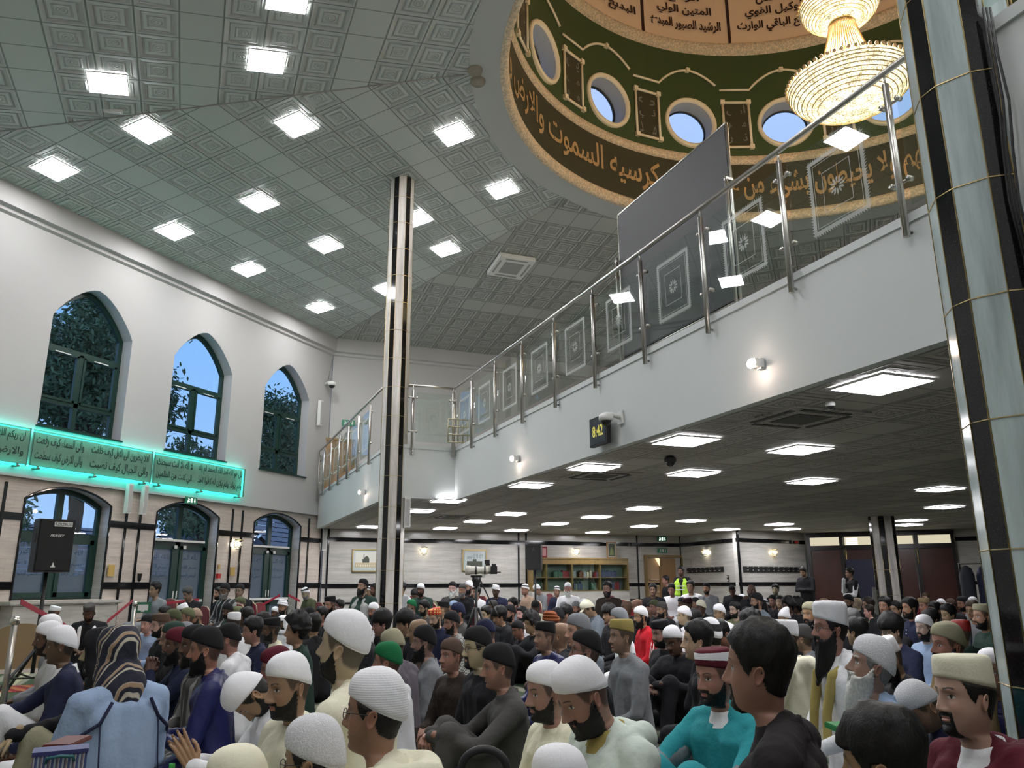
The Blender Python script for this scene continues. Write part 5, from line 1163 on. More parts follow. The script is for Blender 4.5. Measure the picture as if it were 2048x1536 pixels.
PEOPLE_TXT = """
# x ytop h yaw nod hat hatcol hair beard skin pose col extras
104 1214 26 -60 15 pill W 0 0 d floor lgrey loc=under the first arched window beside the rope
180 1208 31 15 25 pill dgrey 0 short d kneel black collar=W shawl=W loc=kneeling before the window ledge
101 1236 50 88 5 kufi W 0 short d floor grey loc=rearmost of the three white caps at the left edge
100 1249 58 92 5 kufi W 0 short d floor lgrey loc=middle of the three white caps at the left edge
124 1261 64 95 5 kufi W 0 0 d reach navy collar=W legs=W loc=nearest of the three white caps at the left edge
205 1264 78 100 5 hood K 0 0 l reach black legs=khaki loc=pale profile beside the striped headscarf
238 1262 92 150 5 scarf stripes 0 0 m floor lblue loc=light blue hoodie at lower left
310 1167 27 60 0 hair K 1 0 m chair grey glasses loc=on a chair left of the centre arched door
380 1174 24 55 25 hair dgrey 1 0 m chair black loc=on a chair before the centre arched door
437 1177 22 60 0 hair K 1 short m chair black loc=half hidden behind the man in a striped black robe
449 1169 27 50 0 kufi K 0 grey d chair black glasses stripes loc=on a chair in a grey striped black robe
479 1170 26 30 0 kufi K 0 0 m chair black glasses loc=on the chair next to the third arched door
373 1207 28 120 30 pill W 0 0 d floor black loc=head bowed in front of the centre arched door
374 1219 34 80 0 kufi olive 0 0 m floor dgrey loc=behind the pink-brown knitted cap
348 1222 37 85 5 kufi dolive 0 short m floor black loc=olive cap left of the pink-brown one
329 1217 30 70 5 hair K 1 0 m floor black loc=low behind the brown pillbox cap
396 1217 32 65 20 kufi tan 0 short m floor cream loc=cream robe in the left back rows
481 1195 30 60 5 kufi dolive 0 short m floor brown loc=olive cap in front of the red chair
457 1208 28 60 10 kufi K 0 short d floor dgreen loc=dark beanie left of the tall white pillbox
475 1215 28 95 0 kufi olive 0 0 m floor black loc=only the cap showing above the tall white pillbox
467 1227 38 150 5 pill W 0 0 d floor W loc=tall white pillbox seen from behind
492 1219 34 140 0 hair K 1 0 d floor black loc=short dark hair behind the tall white pillbox
295 1233 32 45 5 kufi K 0 0 l floor lblue loc=boy leaning beside the brown pillbox cap
320 1231 42 72 3 pill brown 0 short l floor black loc=brown pillbox cap in the left middle rows
348 1249 58 80 3 kufi dgreen 0 0 m floor black glasses loc=dark green cap behind the maroon one
368 1251 56 80 3 kufi grey 0 0 m floor dgrey loc=grey cap between dark green and black caps
357 1260 60 82 5 kufi maroon 0 long d floor dblue hands=chin loc=maroon cap with hands raised to his chin
392 1256 68 80 5 kufi K 0 long d floor dgrey stripes loc=black cap between the maroon cap and the blue robe
415 1261 78 98 5 kufi K 0 long m kneel blue loc=kneeling in a shiny dark blue robe
462 1251 56 110 8 kufi K 0 0 m floor W loc=white shirt behind the blue robe
508 1239 46 80 8 hair K 1 0 m floor navy loc=dark haired youth left of the big white cap
544 1238 44 80 5 pill K 0 short d floor cream loc=black pillbox beside the dark haired youth
525 1229 34 90 0 hair K 1 0 m floor black loc=only hair showing behind the youth in navy
560 1298 80 90 10 kufi maroon 0 0 m floor black loc=dark red cap behind the large white cap
583 1316 116 58 8 kufi W 0 short m floor cream glossy loc=cream robe left of the tall pale man
540 1292 100 80 75 kufi W 1 short m floor W hands=up loc=head bent right down, palms raised
682 1234 130 112 -6 kufi W 0 short l tall cream hooded loc=largest white cap left of the striped column
775 1289 74 105 0 kufi green 0 long m floor W loc=bright green cap
750 1352 156 106 0 kufi W 1 0 m floor cream hooded glasses loc=ribbed white cap with glasses at bottom centre
633 1445 156 112 5 lace W 1 0 m floor cream glasses loc=lace cap at the bottom edge
478 1508 150 100 5 kufi cream 0 0 m floor cream loc=cream cap just showing at the bottom edge
792 1260 62 112 15 kufi khaki 0 0 m floor mauve loc=khaki cap behind the green cap
848 1256 62 88 0 kufi K 0 long m floor grey loc=grey robe right of the khaki cap
838 1240 48 90 5 bald x 0 0 m floor brown loc=bald head behind the grey robed man
765 1227 46 78 5 fringe K 1 0 m floor dgreen loc=left of two youths with heavy fringes beside the column
812 1226 44 78 8 fringe K 1 0 m floor black loc=right of two youths with heavy fringes beside the column
592 1237 54 85 0 curly K 1 0 m floor dgreen loc=curly hair left of the big white cap
627 1232 40 150 0 hair K 1 0 m floor black loc=dark back of head beside the curly haired man
620 1216 32 65 8 kufi K 0 0 m floor black loc=black cap in front of the old man on the corner chair
642 1217 30 70 0 hair K 1 0 m floor black loc=bare head below the tall black hat
668 1217 27 55 0 hair brown 1 0 l floor dgrey loc=pale face below the tall black hat
661 1193 34 50 5 pill K 0 short m floor black loc=tall black hat before the corner of the hall
678 1202 25 60 0 hair K 1 0 d floor black loc=dark head right of the tall black hat
615 1174 22 60 25 kufi stripe 0 grey l chair dolive glasses loc=old man on a chair in the hall corner
566 1200 29 35 5 turban W 0 short m floor black shawl=W glasses loc=large white turban by the third arched door
550 1215 22 45 5 kufi W 0 0 d floor black loc=small white cap left of the white turban
566 1232 24 30 10 scarf W 0 0 d floor W loc=white shawl below the turbaned man
724 1160 30 50 -8 kufi K 0 long m chair dgreen vest=lgrey wide loc=big man in a grey waistcoat left of the column
738 1174 22 50 0 kufi stripe 0 0 m chair grey loc=striped cap behind the man in the grey waistcoat
748 1170 21 50 0 hair K 1 short d chair black loc=cut off by the left edge of the striped column
728 1211 27 60 0 kufi W 0 short m floor black loc=left of two white caps at the foot of the column
748 1207 32 45 5 kufi W 0 short m floor black glasses shawl=W loc=right of two white caps at the foot of the column
731 1250 34 100 0 kufi W 0 0 m floor black loc=low white cap behind the big white cap
780 1217 24 90 0 pill K 0 0 m floor black loc=dark hat behind the fringed youth
803 1166 23 60 0 hair K 1 0 m chair W loc=white robe on a chair just right of the column
832 1175 22 20 40 hair K 1 0 m chair lgrey loc=head bowed on a chair right of the column
842 1168 25 30 5 kufi W 0 short d chair dgreen loc=dark green jacket and white cap on a chair by the column
824 1200 27 75 5 kufi green 0 short m floor black glasses loc=green cap and glasses right of the column
835 1200 23 60 0 kufi green 0 0 m floor black loc=pale green cap behind the glasses wearer
849 1203 28 62 5 hair K 1 short m floor dgrey glasses loc=bearded man with glasses right of the green caps
866 1203 24 100 0 kufi olive 0 0 m floor dgrey loc=grey green cap behind the red patterned cap
886 1204 30 95 0 pill K 0 0 l floor black loc=flat black hat above the red patterned cap
874 1217 38 50 15 pill redpat 0 short l floor navy loc=red and yellow patterned cap
905 1225 44 72 5 kufi K 0 short m floor check loc=checked scarf below the tripod
917 1207 40 75 5 kufi navy 1 0 m floor dgrey loc=dark blue cap left of the tripod legs
907 1203 26 110 0 kufi lblue 0 0 m floor black loc=pale blue cap behind the dark blue cap
905 1164 28 20 0 kufi K 0 white l chair dgrey loc=white bearded man on a chair left of the tripod
925 1169 24 30 5 kufi dgrey 0 grey m chair black loc=grey bearded man on a chair beside the tripod
938 1162 27 60 0 kufi W 0 long m chair black loc=white cap and black jacket on a chair at the tripod head
992 1170 24 20 10 turban W 0 0 d chair navy loc=white turban and navy jacket right of the tripod
953 1175 22 60 0 hair K 1 0 m chair W loc=white sleeves behind the tripod
986 1201 31 40 5 kufi dgrey 0 short d floor black collar=W loc=grey patterned cap right of the tripod
972 1215 30 45 5 hair K 1 0 l floor black glasses loc=glasses seen between the tripod legs
1003 1217 34 78 12 fringe K 1 0 m floor black hoodie loc=youth in a black hoodie right of the tripod legs
1025 1198 29 50 0 hair K 1 0 l floor grey glasses loc=glasses and black hair before the left red chair
1021 1211 32 60 5 kufi K 0 short m floor black loc=dark cap behind the youth in the black hoodie
1044 1216 28 50 0 hair K 1 short l floor W loc=bearded young man below the first red chair
1051 1169 22 60 5 kufi stripe 0 0 m chair tan loc=tan shawl on a chair by the back loudspeaker
978 1240 50 105 15 kufi navy 0 0 m floor dgrey loc=navy cap bowed behind the glasses wearer
1040 1241 36 60 15 kufi K 0 0 m floor black loc=boy in a black cap left of centre
1063 1230 38 62 5 curly K 1 0 m knees black loc=boy in a black leather jacket
903 1281 66 55 0 kufi brown 0 0 m floor dbrown loc=smooth faced boy in a brown cap
955 1260 80 66 0 kufi K 1 goatee l floor black glasses loc=glasses and long sideburns at picture centre
1000 1293 86 82 5 kufi K 0 0 m knees dgrey loc=hands clasped over his knees
1078 1166 22 60 30 kufi W 0 0 m chair grey loc=grey robe on a chair before the bookcase
1114 1173 20 30 5 kufi stripe 0 0 m chair navy loc=boy in navy on a chair before the bookcase
1136 1166 24 10 5 kufi W 0 white m chair W loc=long bearded man in white before the bookcase
1215 1166 26 20 0 hair K 1 long m chair dbrown glasses loc=dark brown robe at the right end of the bookcase
1072 1198 29 10 30 kufi K 0 short d floor cream loc=cream shawl, head bowed, before the red chair
1128 1206 26 150 0 kufi grey 0 0 m floor grey loc=grey cap below the long bearded man in white
1131 1213 34 80 0 hair K 1 0 m floor black loc=black hair left of the grey cap wearer
1115 1218 36 90 0 kufi K 0 0 m floor black loc=black beanie behind the rust coloured cap
1105 1224 42 95 10 turban rust 0 0 m floor brown loc=rust brown wrapped cap
1154 1204 27 50 5 kufi grey 0 short m floor dgrey loc=grey cap left of the baseball cap
1153 1192 24 60 10 kufi K 0 0 m floor black loc=dark cap above the grey cap
1168 1199 27 60 5 kufi W 0 0 m floor W loc=white cap just left of the baseball cap
1184 1194 38 75 35 ball cream 1 0 m floor slate loc=cream baseball cap
1202 1202 22 110 0 hair brown 1 0 m floor dgrey loc=brown hair behind the baseball cap
1224 1192 26 30 5 kufi maroon 0 short m floor W loc=maroon cap left of the two red chair backs
1235 1203 22 50 0 kufi W 0 0 m floor dgrey loc=small white cap below the red chair backs
1253 1202 30 60 0 bald x 0 0 d floor black loc=bald dark man below the left red chair back
1275 1199 27 60 5 bald x 0 0 m floor black loc=bald man below the right red chair back
1283 1215 38 70 5 kufi W 1 long m floor red loc=red jacket with white stripe
1219 1213 34 60 5 fringe K 1 0 m floor black loc=dark fringe left of the grey knitted cap
1238 1219 48 92 0 kufi grey 0 0 l floor W loc=grey knitted cap and white robe
1243 1243 66 65 0 pill gold 0 0 m floor grey collar=grey loc=patterned gold cap and grey shirt
1089 1247 58 60 0 pill K 0 0 m floor blue loc=square black cap and navy jumper
1157 1232 66 70 0 kufi grey 0 0 l floor slate loc=pale older man in a grey cap
1120 1248 50 110 0 bald x 0 0 m floor black loc=bald head left of the older man in grey
1170 1265 80 86 -3 kufi K 0 long m floor black glasses loc=black cap and glasses behind the bowed white cap
1190 1306 138 62 30 kufi W 0 long m floor mint hooded collar=gold loc=gold collar, looking down
1096 1331 110 62 6 kufi W 0 short m floor cream hooded loc=cream robe right of the clasped hands
1118 1510 150 100 0 kufi W 0 0 m floor cream loc=white cap just showing at the bottom centre
1306 1170 22 10 0 hair K 1 0 m chair black glasses loc=black top on a chair in front of the stairs
1344 1169 21 15 10 hair K 1 0 m chair W loc=boy in white with hands in his lap
1362 1135 17 20 0 hair K 1 short d stand hivis loc=in a yellow hi-vis vest by the oak door
1331 1153 17 60 0 hair K 1 0 m stand black loc=standing in the oak doorway
1381 1163 23 20 0 hair K 1 0 m chair W loc=young man in a white t-shirt below the hi-vis vest
1413 1167 22 20 0 kufi K 0 short m chair grey hoodie loc=grey hoodie against the niche wall
1465 1169 20 10 30 kufi K 0 0 d chair black loc=black clothes, head bowed, at the niche corner
1503 1171 23 10 0 bald x 0 long d chair black loc=bald bearded man below the long coat hooks
1551 1171 19 15 0 hair K 1 short l chair black loc=pale young man in black below the coat hooks
1608 1135 17 30 20 hair K 1 short m stand black arms=fold loc=standing with folded arms beside the dark doors
1699 1138 18 70 0 hair K 1 0 m stand black sleeves=W hands=face loc=standing before the dark doors, hand to face
1310 1201 28 62 5 kufi dolive 0 0 m floor black loc=olive cap below the boy in white
1325 1205 30 60 5 kufi dgrey 0 short m floor black loc=charcoal cap below the boy in white
1301 1207 24 60 0 kufi K 0 0 m floor black loc=dark cap left of the olive cap
1365 1196 24 60 5 kufi K 0 0 d floor black loc=dark head below the white t-shirt
1377 1197 26 60 10 pill dmaroon 0 0 d floor black loc=tall dark maroon hat
1392 1196 24 60 5 kufi K 0 0 m floor dbrown loc=dark cap right of the tall maroon hat
1403 1202 27 60 5 kufi cream 0 0 d floor black loc=cream cap below the grey hoodie
1370 1214 36 82 5 kufi W 0 0 l floor W hoodie loc=white cap and blue lined white hood
1391 1225 34 62 10 fringe K 1 0 m floor black loc=dark hair behind the black striped white cap
1423 1241 62 135 5 kufi stripe 1 0 m floor black loc=white cap with black stripe seen from behind
1324 1242 52 55 8 pill K 0 short m floor black loc=black flat cap left of the crumpled white cap
1352 1251 56 35 20 kufi W 0 0 d knees black loc=crumpled white cap and arms round his knees
1395 1250 70 86 0 hair K 1 0 l floor black loc=young man in profile with swept dark hair
1440 1210 32 60 5 kufi W 0 0 m floor W glasses loc=white cap and glasses right of centre
1470 1207 28 45 0 hair K 1 short l floor olive glasses loc=stubbly man with glasses below the niche corner
1456 1236 48 62 40 hair K 1 0 m floor black glasses loc=dark hair and glasses, looking down
1494 1216 31 40 0 kufi K 0 0 l floor grey glasses loc=black cap and glasses beside the shawl
1500 1232 48 115 0 curly K 1 0 m floor black loc=bushy dark hair behind the foreground man
1484 1190 22 50 0 kufi W 0 0 m floor grey loc=white cap above the glasses wearers
1495 1193 26 50 5 kufi brown 0 0 m floor black glasses loc=brown cap left of the grey shawl
1514 1187 34 72 0 kufi K 0 short m floor slate shawl=sage glasses loc=sage green shawl
1432 1304 104 45 5 pill maroonband 0 short m knees teal collar=W loc=maroon cap with cream band
1518 1266 154 100 0 hair K 1 goatee m tall kurtablack loc=large bare headed man in black in the foreground
1648 1198 24 60 0 bald x 0 0 m floor black loc=bald head before the dark doors
1546 1191 24 40 0 kufi K 0 0 m floor black loc=dark cap below the pale young man in black
1560 1194 22 20 0 hair K 1 0 l floor black loc=pale face below the pale young man
1531 1200 22 60 5 kufi stripe 0 0 m floor black loc=black and white cap beside the sage shawl
1578 1200 28 60 5 curly K 1 0 d floor black loc=left of two bushy heads below the standing man
1594 1201 27 100 0 curly K 1 0 d floor black loc=right of two bushy heads below the standing man
1572 1220 32 72 15 slouch W 0 0 m floor black loc=slouching white knitted hat
1622 1207 48 40 0 kufi khaki 0 long m floor black loc=beige cap and thick black beard
1698 1190 28 40 5 kufi K 0 short m floor black glasses wide loc=big man in black below the standing figure
1714 1197 22 100 0 bald x 0 0 l floor black loc=pale head right of the big man in black
1746 1186 17 20 0 hair K 1 0 m floor W loc=tiny white figure before the navy board
1737 1198 27 72 0 hair dbrown 1 0 m floor black loc=dark head behind the small child
1738 1210 28 80 0 hair dbrown 1 0 l floor cream child loc=small child in cream
1570 1245 64 110 0 pill W 0 short m floor cream hooded loc=cream hooded robe seen from behind
1609 1253 50 112 5 kufi dgrey 0 0 m floor grey loc=grey cap right of the cream hooded robe
1660 1214 90 66 0 tall W 1 vlong m floor W shawl=gold glasses loc=tall crumpled white cap and very long beard
1705 1224 40 170 0 hair grey 1 0 m floor black loc=grey hair behind the tall white cap
1714 1243 48 125 0 hair K 1 0 m floor black collar=W loc=black hair seen from behind right of the long beard
1733 1287 100 78 -12 lace W 1 white m floor lblue loc=white beard and light blue robe
1770 1198 32 30 0 hair K 1 0 m floor black wide loc=round faced man in black left of the far column
1793 1207 26 50 0 hair K 1 0 m floor navy loc=boy right of the round faced man
1820 1200 36 60 0 hair K 1 short m floor navy buttons loc=navy shirt with white buttons
1849 1198 28 45 5 pill lbrown 0 0 m floor black shawl=W loc=brown cap and white scarf
1852 1188 18 30 0 hair brown 1 0 m floor maroon loc=small head behind the brown cap
1884 1200 22 40 5 kufi W 0 0 m floor black loc=small white cap in the far right rows
1871 1208 28 50 5 hair K 1 0 m floor black loc=dark hair right of the brown cap
1902 1200 24 50 0 kufi brown 0 0 m floor black loc=brown cap in the far right rows
1926 1195 26 50 5 kufi K 0 short m floor black loc=black cap in the far right rows
1947 1197 24 40 0 kufi W 0 0 m floor grey loc=white cap behind the man with reddish glasses
1946 1207 30 30 5 hair brown 1 0 m floor grey glasses loc=brown hair and glasses at far right
1966 1212 46 60 0 pill khaki 0 short m floor dgreen loc=beige cap against the big marble column
1898 1214 33 50 5 hair K 1 0 m floor slate loc=smiling young man in grey at right
1870 1221 35 60 20 hair K 1 0 d floor brown loc=bowed dark hair right of the navy shirt
1849 1236 44 45 0 kufi W 0 short l floor lblue loc=white beanie and light blue shirt
1782 1228 36 60 10 hair K 1 0 m floor black loc=receding dark hair before the navy shirt
1787 1238 50 60 8 fringe K 1 0 l floor navy glasses loc=dark hair and black glasses, face half covered
1786 1278 70 60 22 pill W 0 long m floor black glasses loc=white pillbox, looking down through glasses
1896 1255 76 58 0 kufi khaki 0 long m floor lbrown loc=olive knitted cap at right
1922 1245 44 125 0 pill redcap 0 0 m floor dgreen loc=shiny red cap at right
1985 1310 74 20 0 kufi W 0 0 m floor blue glasses loc=half hidden by the big marble column
1930 1330 135 52 0 pill cream 1 goatee l floor maroon hooded collar=W loc=maroon hooded robe at lower right
1866 1347 88 62 45 lace W 0 0 m floor navy hands=chin stripes3 loc=bowed over clasped hands at right
1780 1446 175 105 8 hair K 1 0 m floor black loc=dark head of hair at the bottom edge
"""
# ------------------------------------------------------------------ people
SKIN = {'d': (0.115, 0.060, 0.038), 'b': (0.20, 0.11, 0.07), 'm': (0.32, 0.185, 0.125), 'l': (0.47, 0.31, 0.235)}
CLO = {'W': (0.82, 0.82, 0.85), 'cream': (0.82, 0.79, 0.62), 'mint': (0.62, 0.70, 0.64), 'K': (0.014, 0.014, 0.016), 'black': (0.014, 0.014, 0.017), 'kurtablack': (0.020, 0.017, 0.018),
       'dgrey': (0.075, 0.072, 0.07), 'grey': (0.22, 0.23, 0.25), 'lgrey': (0.42, 0.43, 0.42), 'slate': (0.17, 0.20, 0.24), 'navy': (0.018, 0.022, 0.055), 'blue': (0.022, 0.026, 0.105), 'dblue': (0.015, 0.02, 0.05),
       'lblue': (0.30, 0.40, 0.58), 'khaki': (0.34, 0.32, 0.22), 'olive': (0.14, 0.15, 0.08), 'dolive': (0.085, 0.095, 0.05), 'green': (0.012, 0.15, 0.055), 'dgreen': (0.025, 0.05, 0.04), 'brown': (0.10, 0.065, 0.05),
       'dbrown': (0.035, 0.026, 0.022), 'lbrown': (0.28, 0.20, 0.11), 'tan': (0.38, 0.27, 0.20), 'maroon': (0.10, 0.012, 0.022), 'dmaroon': (0.03, 0.008, 0.012), 'red': (0.45, 0.01, 0.02), 'teal': (0.03, 0.30, 0.34),
       'mauve': (0.13, 0.115, 0.135), 'gold': (0.38, 0.30, 0.10), 'rust': (0.22, 0.06, 0.02), 'sage': (0.20, 0.28, 0.25), 'check': (0.40, 0.39, 0.36), 'hivis': (0.45, 0.75, 0.05), 'x': (0, 0, 0)}
CNAME = {'W': 'white', 'K': 'black', 'dgrey': 'dark grey', 'lgrey': 'light grey', 'dblue': 'dark blue', 'lblue': 'light blue', 'dgreen': 'dark green', 'dbrown': 'dark brown', 'lbrown': 'tan brown', 'kurtablack': 'black', 'slate': 'blue grey',
         'dolive': 'olive', 'check': 'grey checks', 'hivis': 'dark clothes and yellow vest', 'mint': 'pale mint', 'dmaroon': 'dark maroon', 'blue': 'dark blue'}
HAIRC = {'K': (0.008, 0.007, 0.007), 'dbrown': (0.02, 0.013, 0.01), 'brown': (0.05, 0.03, 0.02), 'grey': (0.13, 0.13, 0.13), 'dgrey': (0.05, 0.05, 0.05), 'white': (0.50, 0.50, 0.48)}
def f_cloth(t, c):
    v = t.coords(); k = t.noise(v, 7, 4, 0.6); t.bump(k, 0.45, 0.03)
    k2 = t.noise(v, 3, 3); t.link(t.mix(k2, tuple(x * 0.86 for x in c), tuple(min(1, x * 1.1) for x in c)), t.bsdf.inputs['Base Color'])
def f_stripe(t, c):
    s = t.new('ShaderNodeSeparateXYZ'); t.link(t.coords(), s.inputs[0]); w_ = t.math('FRACT', t.math('MULTIPLY', t.math('ADD', s.outputs[0], t.math('MULTIPLY', s.outputs[2], 0.25)), 9))
    t.link(t.ramp(w_, [(0.0, c), (0.7, c), (0.72, (0.30, 0.30, 0.30)), (0.98, (0.30, 0.30, 0.30))]), t.bsdf.inputs['Base Color'])
def f_check(t, c):
    ck = t.new('ShaderNodeTexChecker'); ck.inputs['Scale'].default_value = 60; t.link(t.coords(), ck.inputs[0]); ck.inputs[1].default_value = (0.5, 0.5, 0.47, 1); ck.inputs[2].default_value = (0.10, 0.10, 0.10, 1); t.link(ck.outputs[0], t.bsdf.inputs['Base Color'])
def f_scarfstripe(t, c):
    s = t.new('ShaderNodeSeparateXYZ'); t.link(t.coords(), s.inputs[0])
    a = t.math('ADD', t.math('MULTIPLY', s.outputs[1], 13), t.math('ADD', t.math('MULTIPLY', s.outputs[2], 5), t.math('MULTIPLY', t.noise(t.coords(), 5, 2), 0.8)))
    NV, CR, TN = (0.012, 0.013, 0.03), (0.50, 0.46, 0.38), (0.34, 0.23, 0.15)
    t.link(t.ramp(t.math('FRACT', a), [(0.0, NV), (0.36, NV), (0.38, CR), (0.46, CR), (0.48, NV), (0.60, NV), (0.62, TN), (0.74, TN), (0.76, CR), (0.80, NV), (0.98, NV)]), t.bsdf.inputs['Base Color'])
    t.bump(t.noise(t.coords(), 12, 3), 0.6, 0.03)
def f_knit(t, c):
    s = t.new('ShaderNodeSeparateXYZ'); t.link(t.coords(), s.inputs[0]); w_ = t.math('SINE', t.math('MULTIPLY', s.outputs[2], 900)); n_ = t.noise(t.coords(), 120, 2)
    t.bump(t.math('ADD', t.math('MULTIPLY', w_, 0.22), n_), 0.3, 0.003)
def f_plainhat(t, c):
    k = t.noise(t.coords(), 26, 4, 0.6); n_ = t.noise(t.coords(), 300, 2); t.bump(t.math('ADD', k, t.math('MULTIPLY', n_, 0.12)), 0.4, 0.008)
def f_lace(t, c):
    v_ = t.new('ShaderNodeTexVoronoi'); v_.inputs['Scale'].default_value = 95; v_.feature = 'DISTANCE_TO_EDGE'; t.link(t.coords(), v_.inputs['Vector'])
    r_ = t.ramp(v_.outputs['Distance'], [(0.0, 1.0), (0.10, 0.0)]); t.bump(t.math('ADD', r_, t.noise(t.coords(), 200, 2)), 0.5, 0.004); t.link(t.mix(r_, tuple(x * 0.78 for x in c), c), t.bsdf.inputs['Base Color'])
def f_redpat(t, c):
    s = t.new('ShaderNodeSeparateXYZ'); t.link(t.coords(), s.inputs[0]); an = t.math('ARCTAN2', s.outputs[0], s.outputs[1])
    z = t.math('MULTIPLY', t.math('FRACT', t.math('MULTIPLY', s.outputs[2], 28)), 0.5); tr_ = t.math('ABSOLUTE', t.math('SUBTRACT', t.math('FRACT', t.math('MULTIPLY', an, 2.6)), 0.5))
    t.link(t.mix(t.math('LESS_THAN', t.math('ADD', tr_, z), 0.38), (0.50, 0.02, 0.02), (0.70, 0.52, 0.12)), t.bsdf.inputs['Base Color'])
def f_hair(t, c):
    k = t.noise(t.coords((1, 1, 0.35)), 130, 3, 0.6); t.bump(k, 0.7, 0.006); t.link(t.mix(k, tuple(x * 0.6 for x in c), tuple(x * 1.8 for x in c)), t.bsdf.inputs['Base Color'])
def clothmat(k, gloss=False):
    if k == 'check': return mat('cloth_check', CLO[k], 0.8, fn=f_check)
    return mat('cloth_' + ('satin_' if gloss else '') + k, CLO[k], 0.38 if gloss or k == 'blue' else 0.85, spec=0.25, fn=f_cloth)
def hatmat(k, kind):
    if k == 'redpat': return mat('hat_redpat', (0.5, 0.02, 0.02), 0.7, fn=f_redpat)
    if k == 'stripes': return mat('scarf_striped', (0.2, 0.2, 0.2), 0.8, fn=f_scarfstripe)
    base = {'stripe': 'W', 'maroonband': 'maroon', 'redcap': 'red'}.get(k, k); c = CLO[base]
    if base == 'W': c = (0.86, 0.86, 0.90)
    if k == 'redcap': c = (0.28, 0.02, 0.02)
    if kind == 'lace': return mat('hat_lace_' + base, c, 0.8, fn=f_lace)
    if kind == 'plain': return mat('hat_plain_' + base, c, 0.85, spec=0.25, fn=f_plainhat)
    if k == 'redcap': return mat('hat_redcap', c, 0.35)
    return mat('hat_' + base, c, 0.85, spec=0.25, fn=f_knit)
def hairmat(k): return mat('hair_' + k, HAIRC[k], 0.5, spec=0.3, fn=f_hair)
SKM = bpy.data.materials.new('skin'); SKM.use_nodes = True; MATS['skin'] = SKM
_t = NT(SKM); _b = SKM.node_tree.nodes['Principled BSDF']; _t.bsdf = _b
_at = _t.new('ShaderNodeAttribute'); _at.attribute_name = 'Col'; _t.link(_at.outputs['Color'], _b.inputs['Base Color']); _b.inputs['Roughness'].default_value = 0.52
_b.inputs['Subsurface Weight'].default_value = 0.0; _t.bump(_t.noise(_t.coords(), 160, 2), 0.12, 0.003)

def sst(a, b, x): t = np.clip((x - a) / (b - a), 0, 1); return t * t * (3 - 2 * t)
HR = np.array([  # z, front, back, half width
 (.1185, -.008, -.012, .002), (.1155, .030, -.050, .034), (.108, .053, -.073, .052), (.096, .069, -.088, .063), (.080, .079, -.097, .070), (.062, .086, -.103, .0750), (.046, .0885, -.105, .0770), (.034, .0895, -.105, .0775),
 (.022, .087, -.103, .0770), (.010, .0855, -.100, .0760), (-.004, .0855, -.095, .0750), (-.018, .086, -.089, .0735), (-.032, .0865, -.082, .0715), (-.046, .087, -.075, .0690), (-.058, .0868, -.071, .0655), (-.070, .0855, -.068, .0610),
 (-.082, .0845, -.066, .0550), (-.094, .0815, -.065, .0490), (-.103, .073, -.064, .0460), (-.108, .055, -.064, .0470), (-.111, .037, -.065, .0500), (-.120, .026, -.067, .0530), (-.140, .021, -.069, .0550), (-.162, .018, -.074, .0590),
 (-.175, .012, -.080, .0600), (-.200, .000, -.085, .062), (-.240, -.01, -.09, .060), (-.320, -.01, -.09, .05), (-.420, -.02, -.08, .04)])
def head_rows(n_face, zmin=-.42):
    zs = []
    face = np.linspace(.06, -.104, n_face); top = np.array([.1185, .1165, .113, .108, .101, .092, .082, .071]); low = np.array([-.108, -.111, -.116, -.124, -.134, -.146, -.160, -.174, -.188, -.204, -.225, -.26, -.32, -.42])
    z = np.concatenate([top, face, low]); z = z[z >= zmin - 1e-6]
    s = HR[::-1]; out = [z]
    for c in (1, 2, 3):
        # monotone-ish smooth interpolation: linear then light smoothing by sampling neighbours
        f = lambda q: np.interp(q, s[:, 0], s[:, c])
        v = (f(z) * 2 + f(z + .004) + f(z - .004)) / 4; out.append(v)
    out[3][0] = .001; out[1][0] = -.0095; out[2][0] = -.0105
    return out
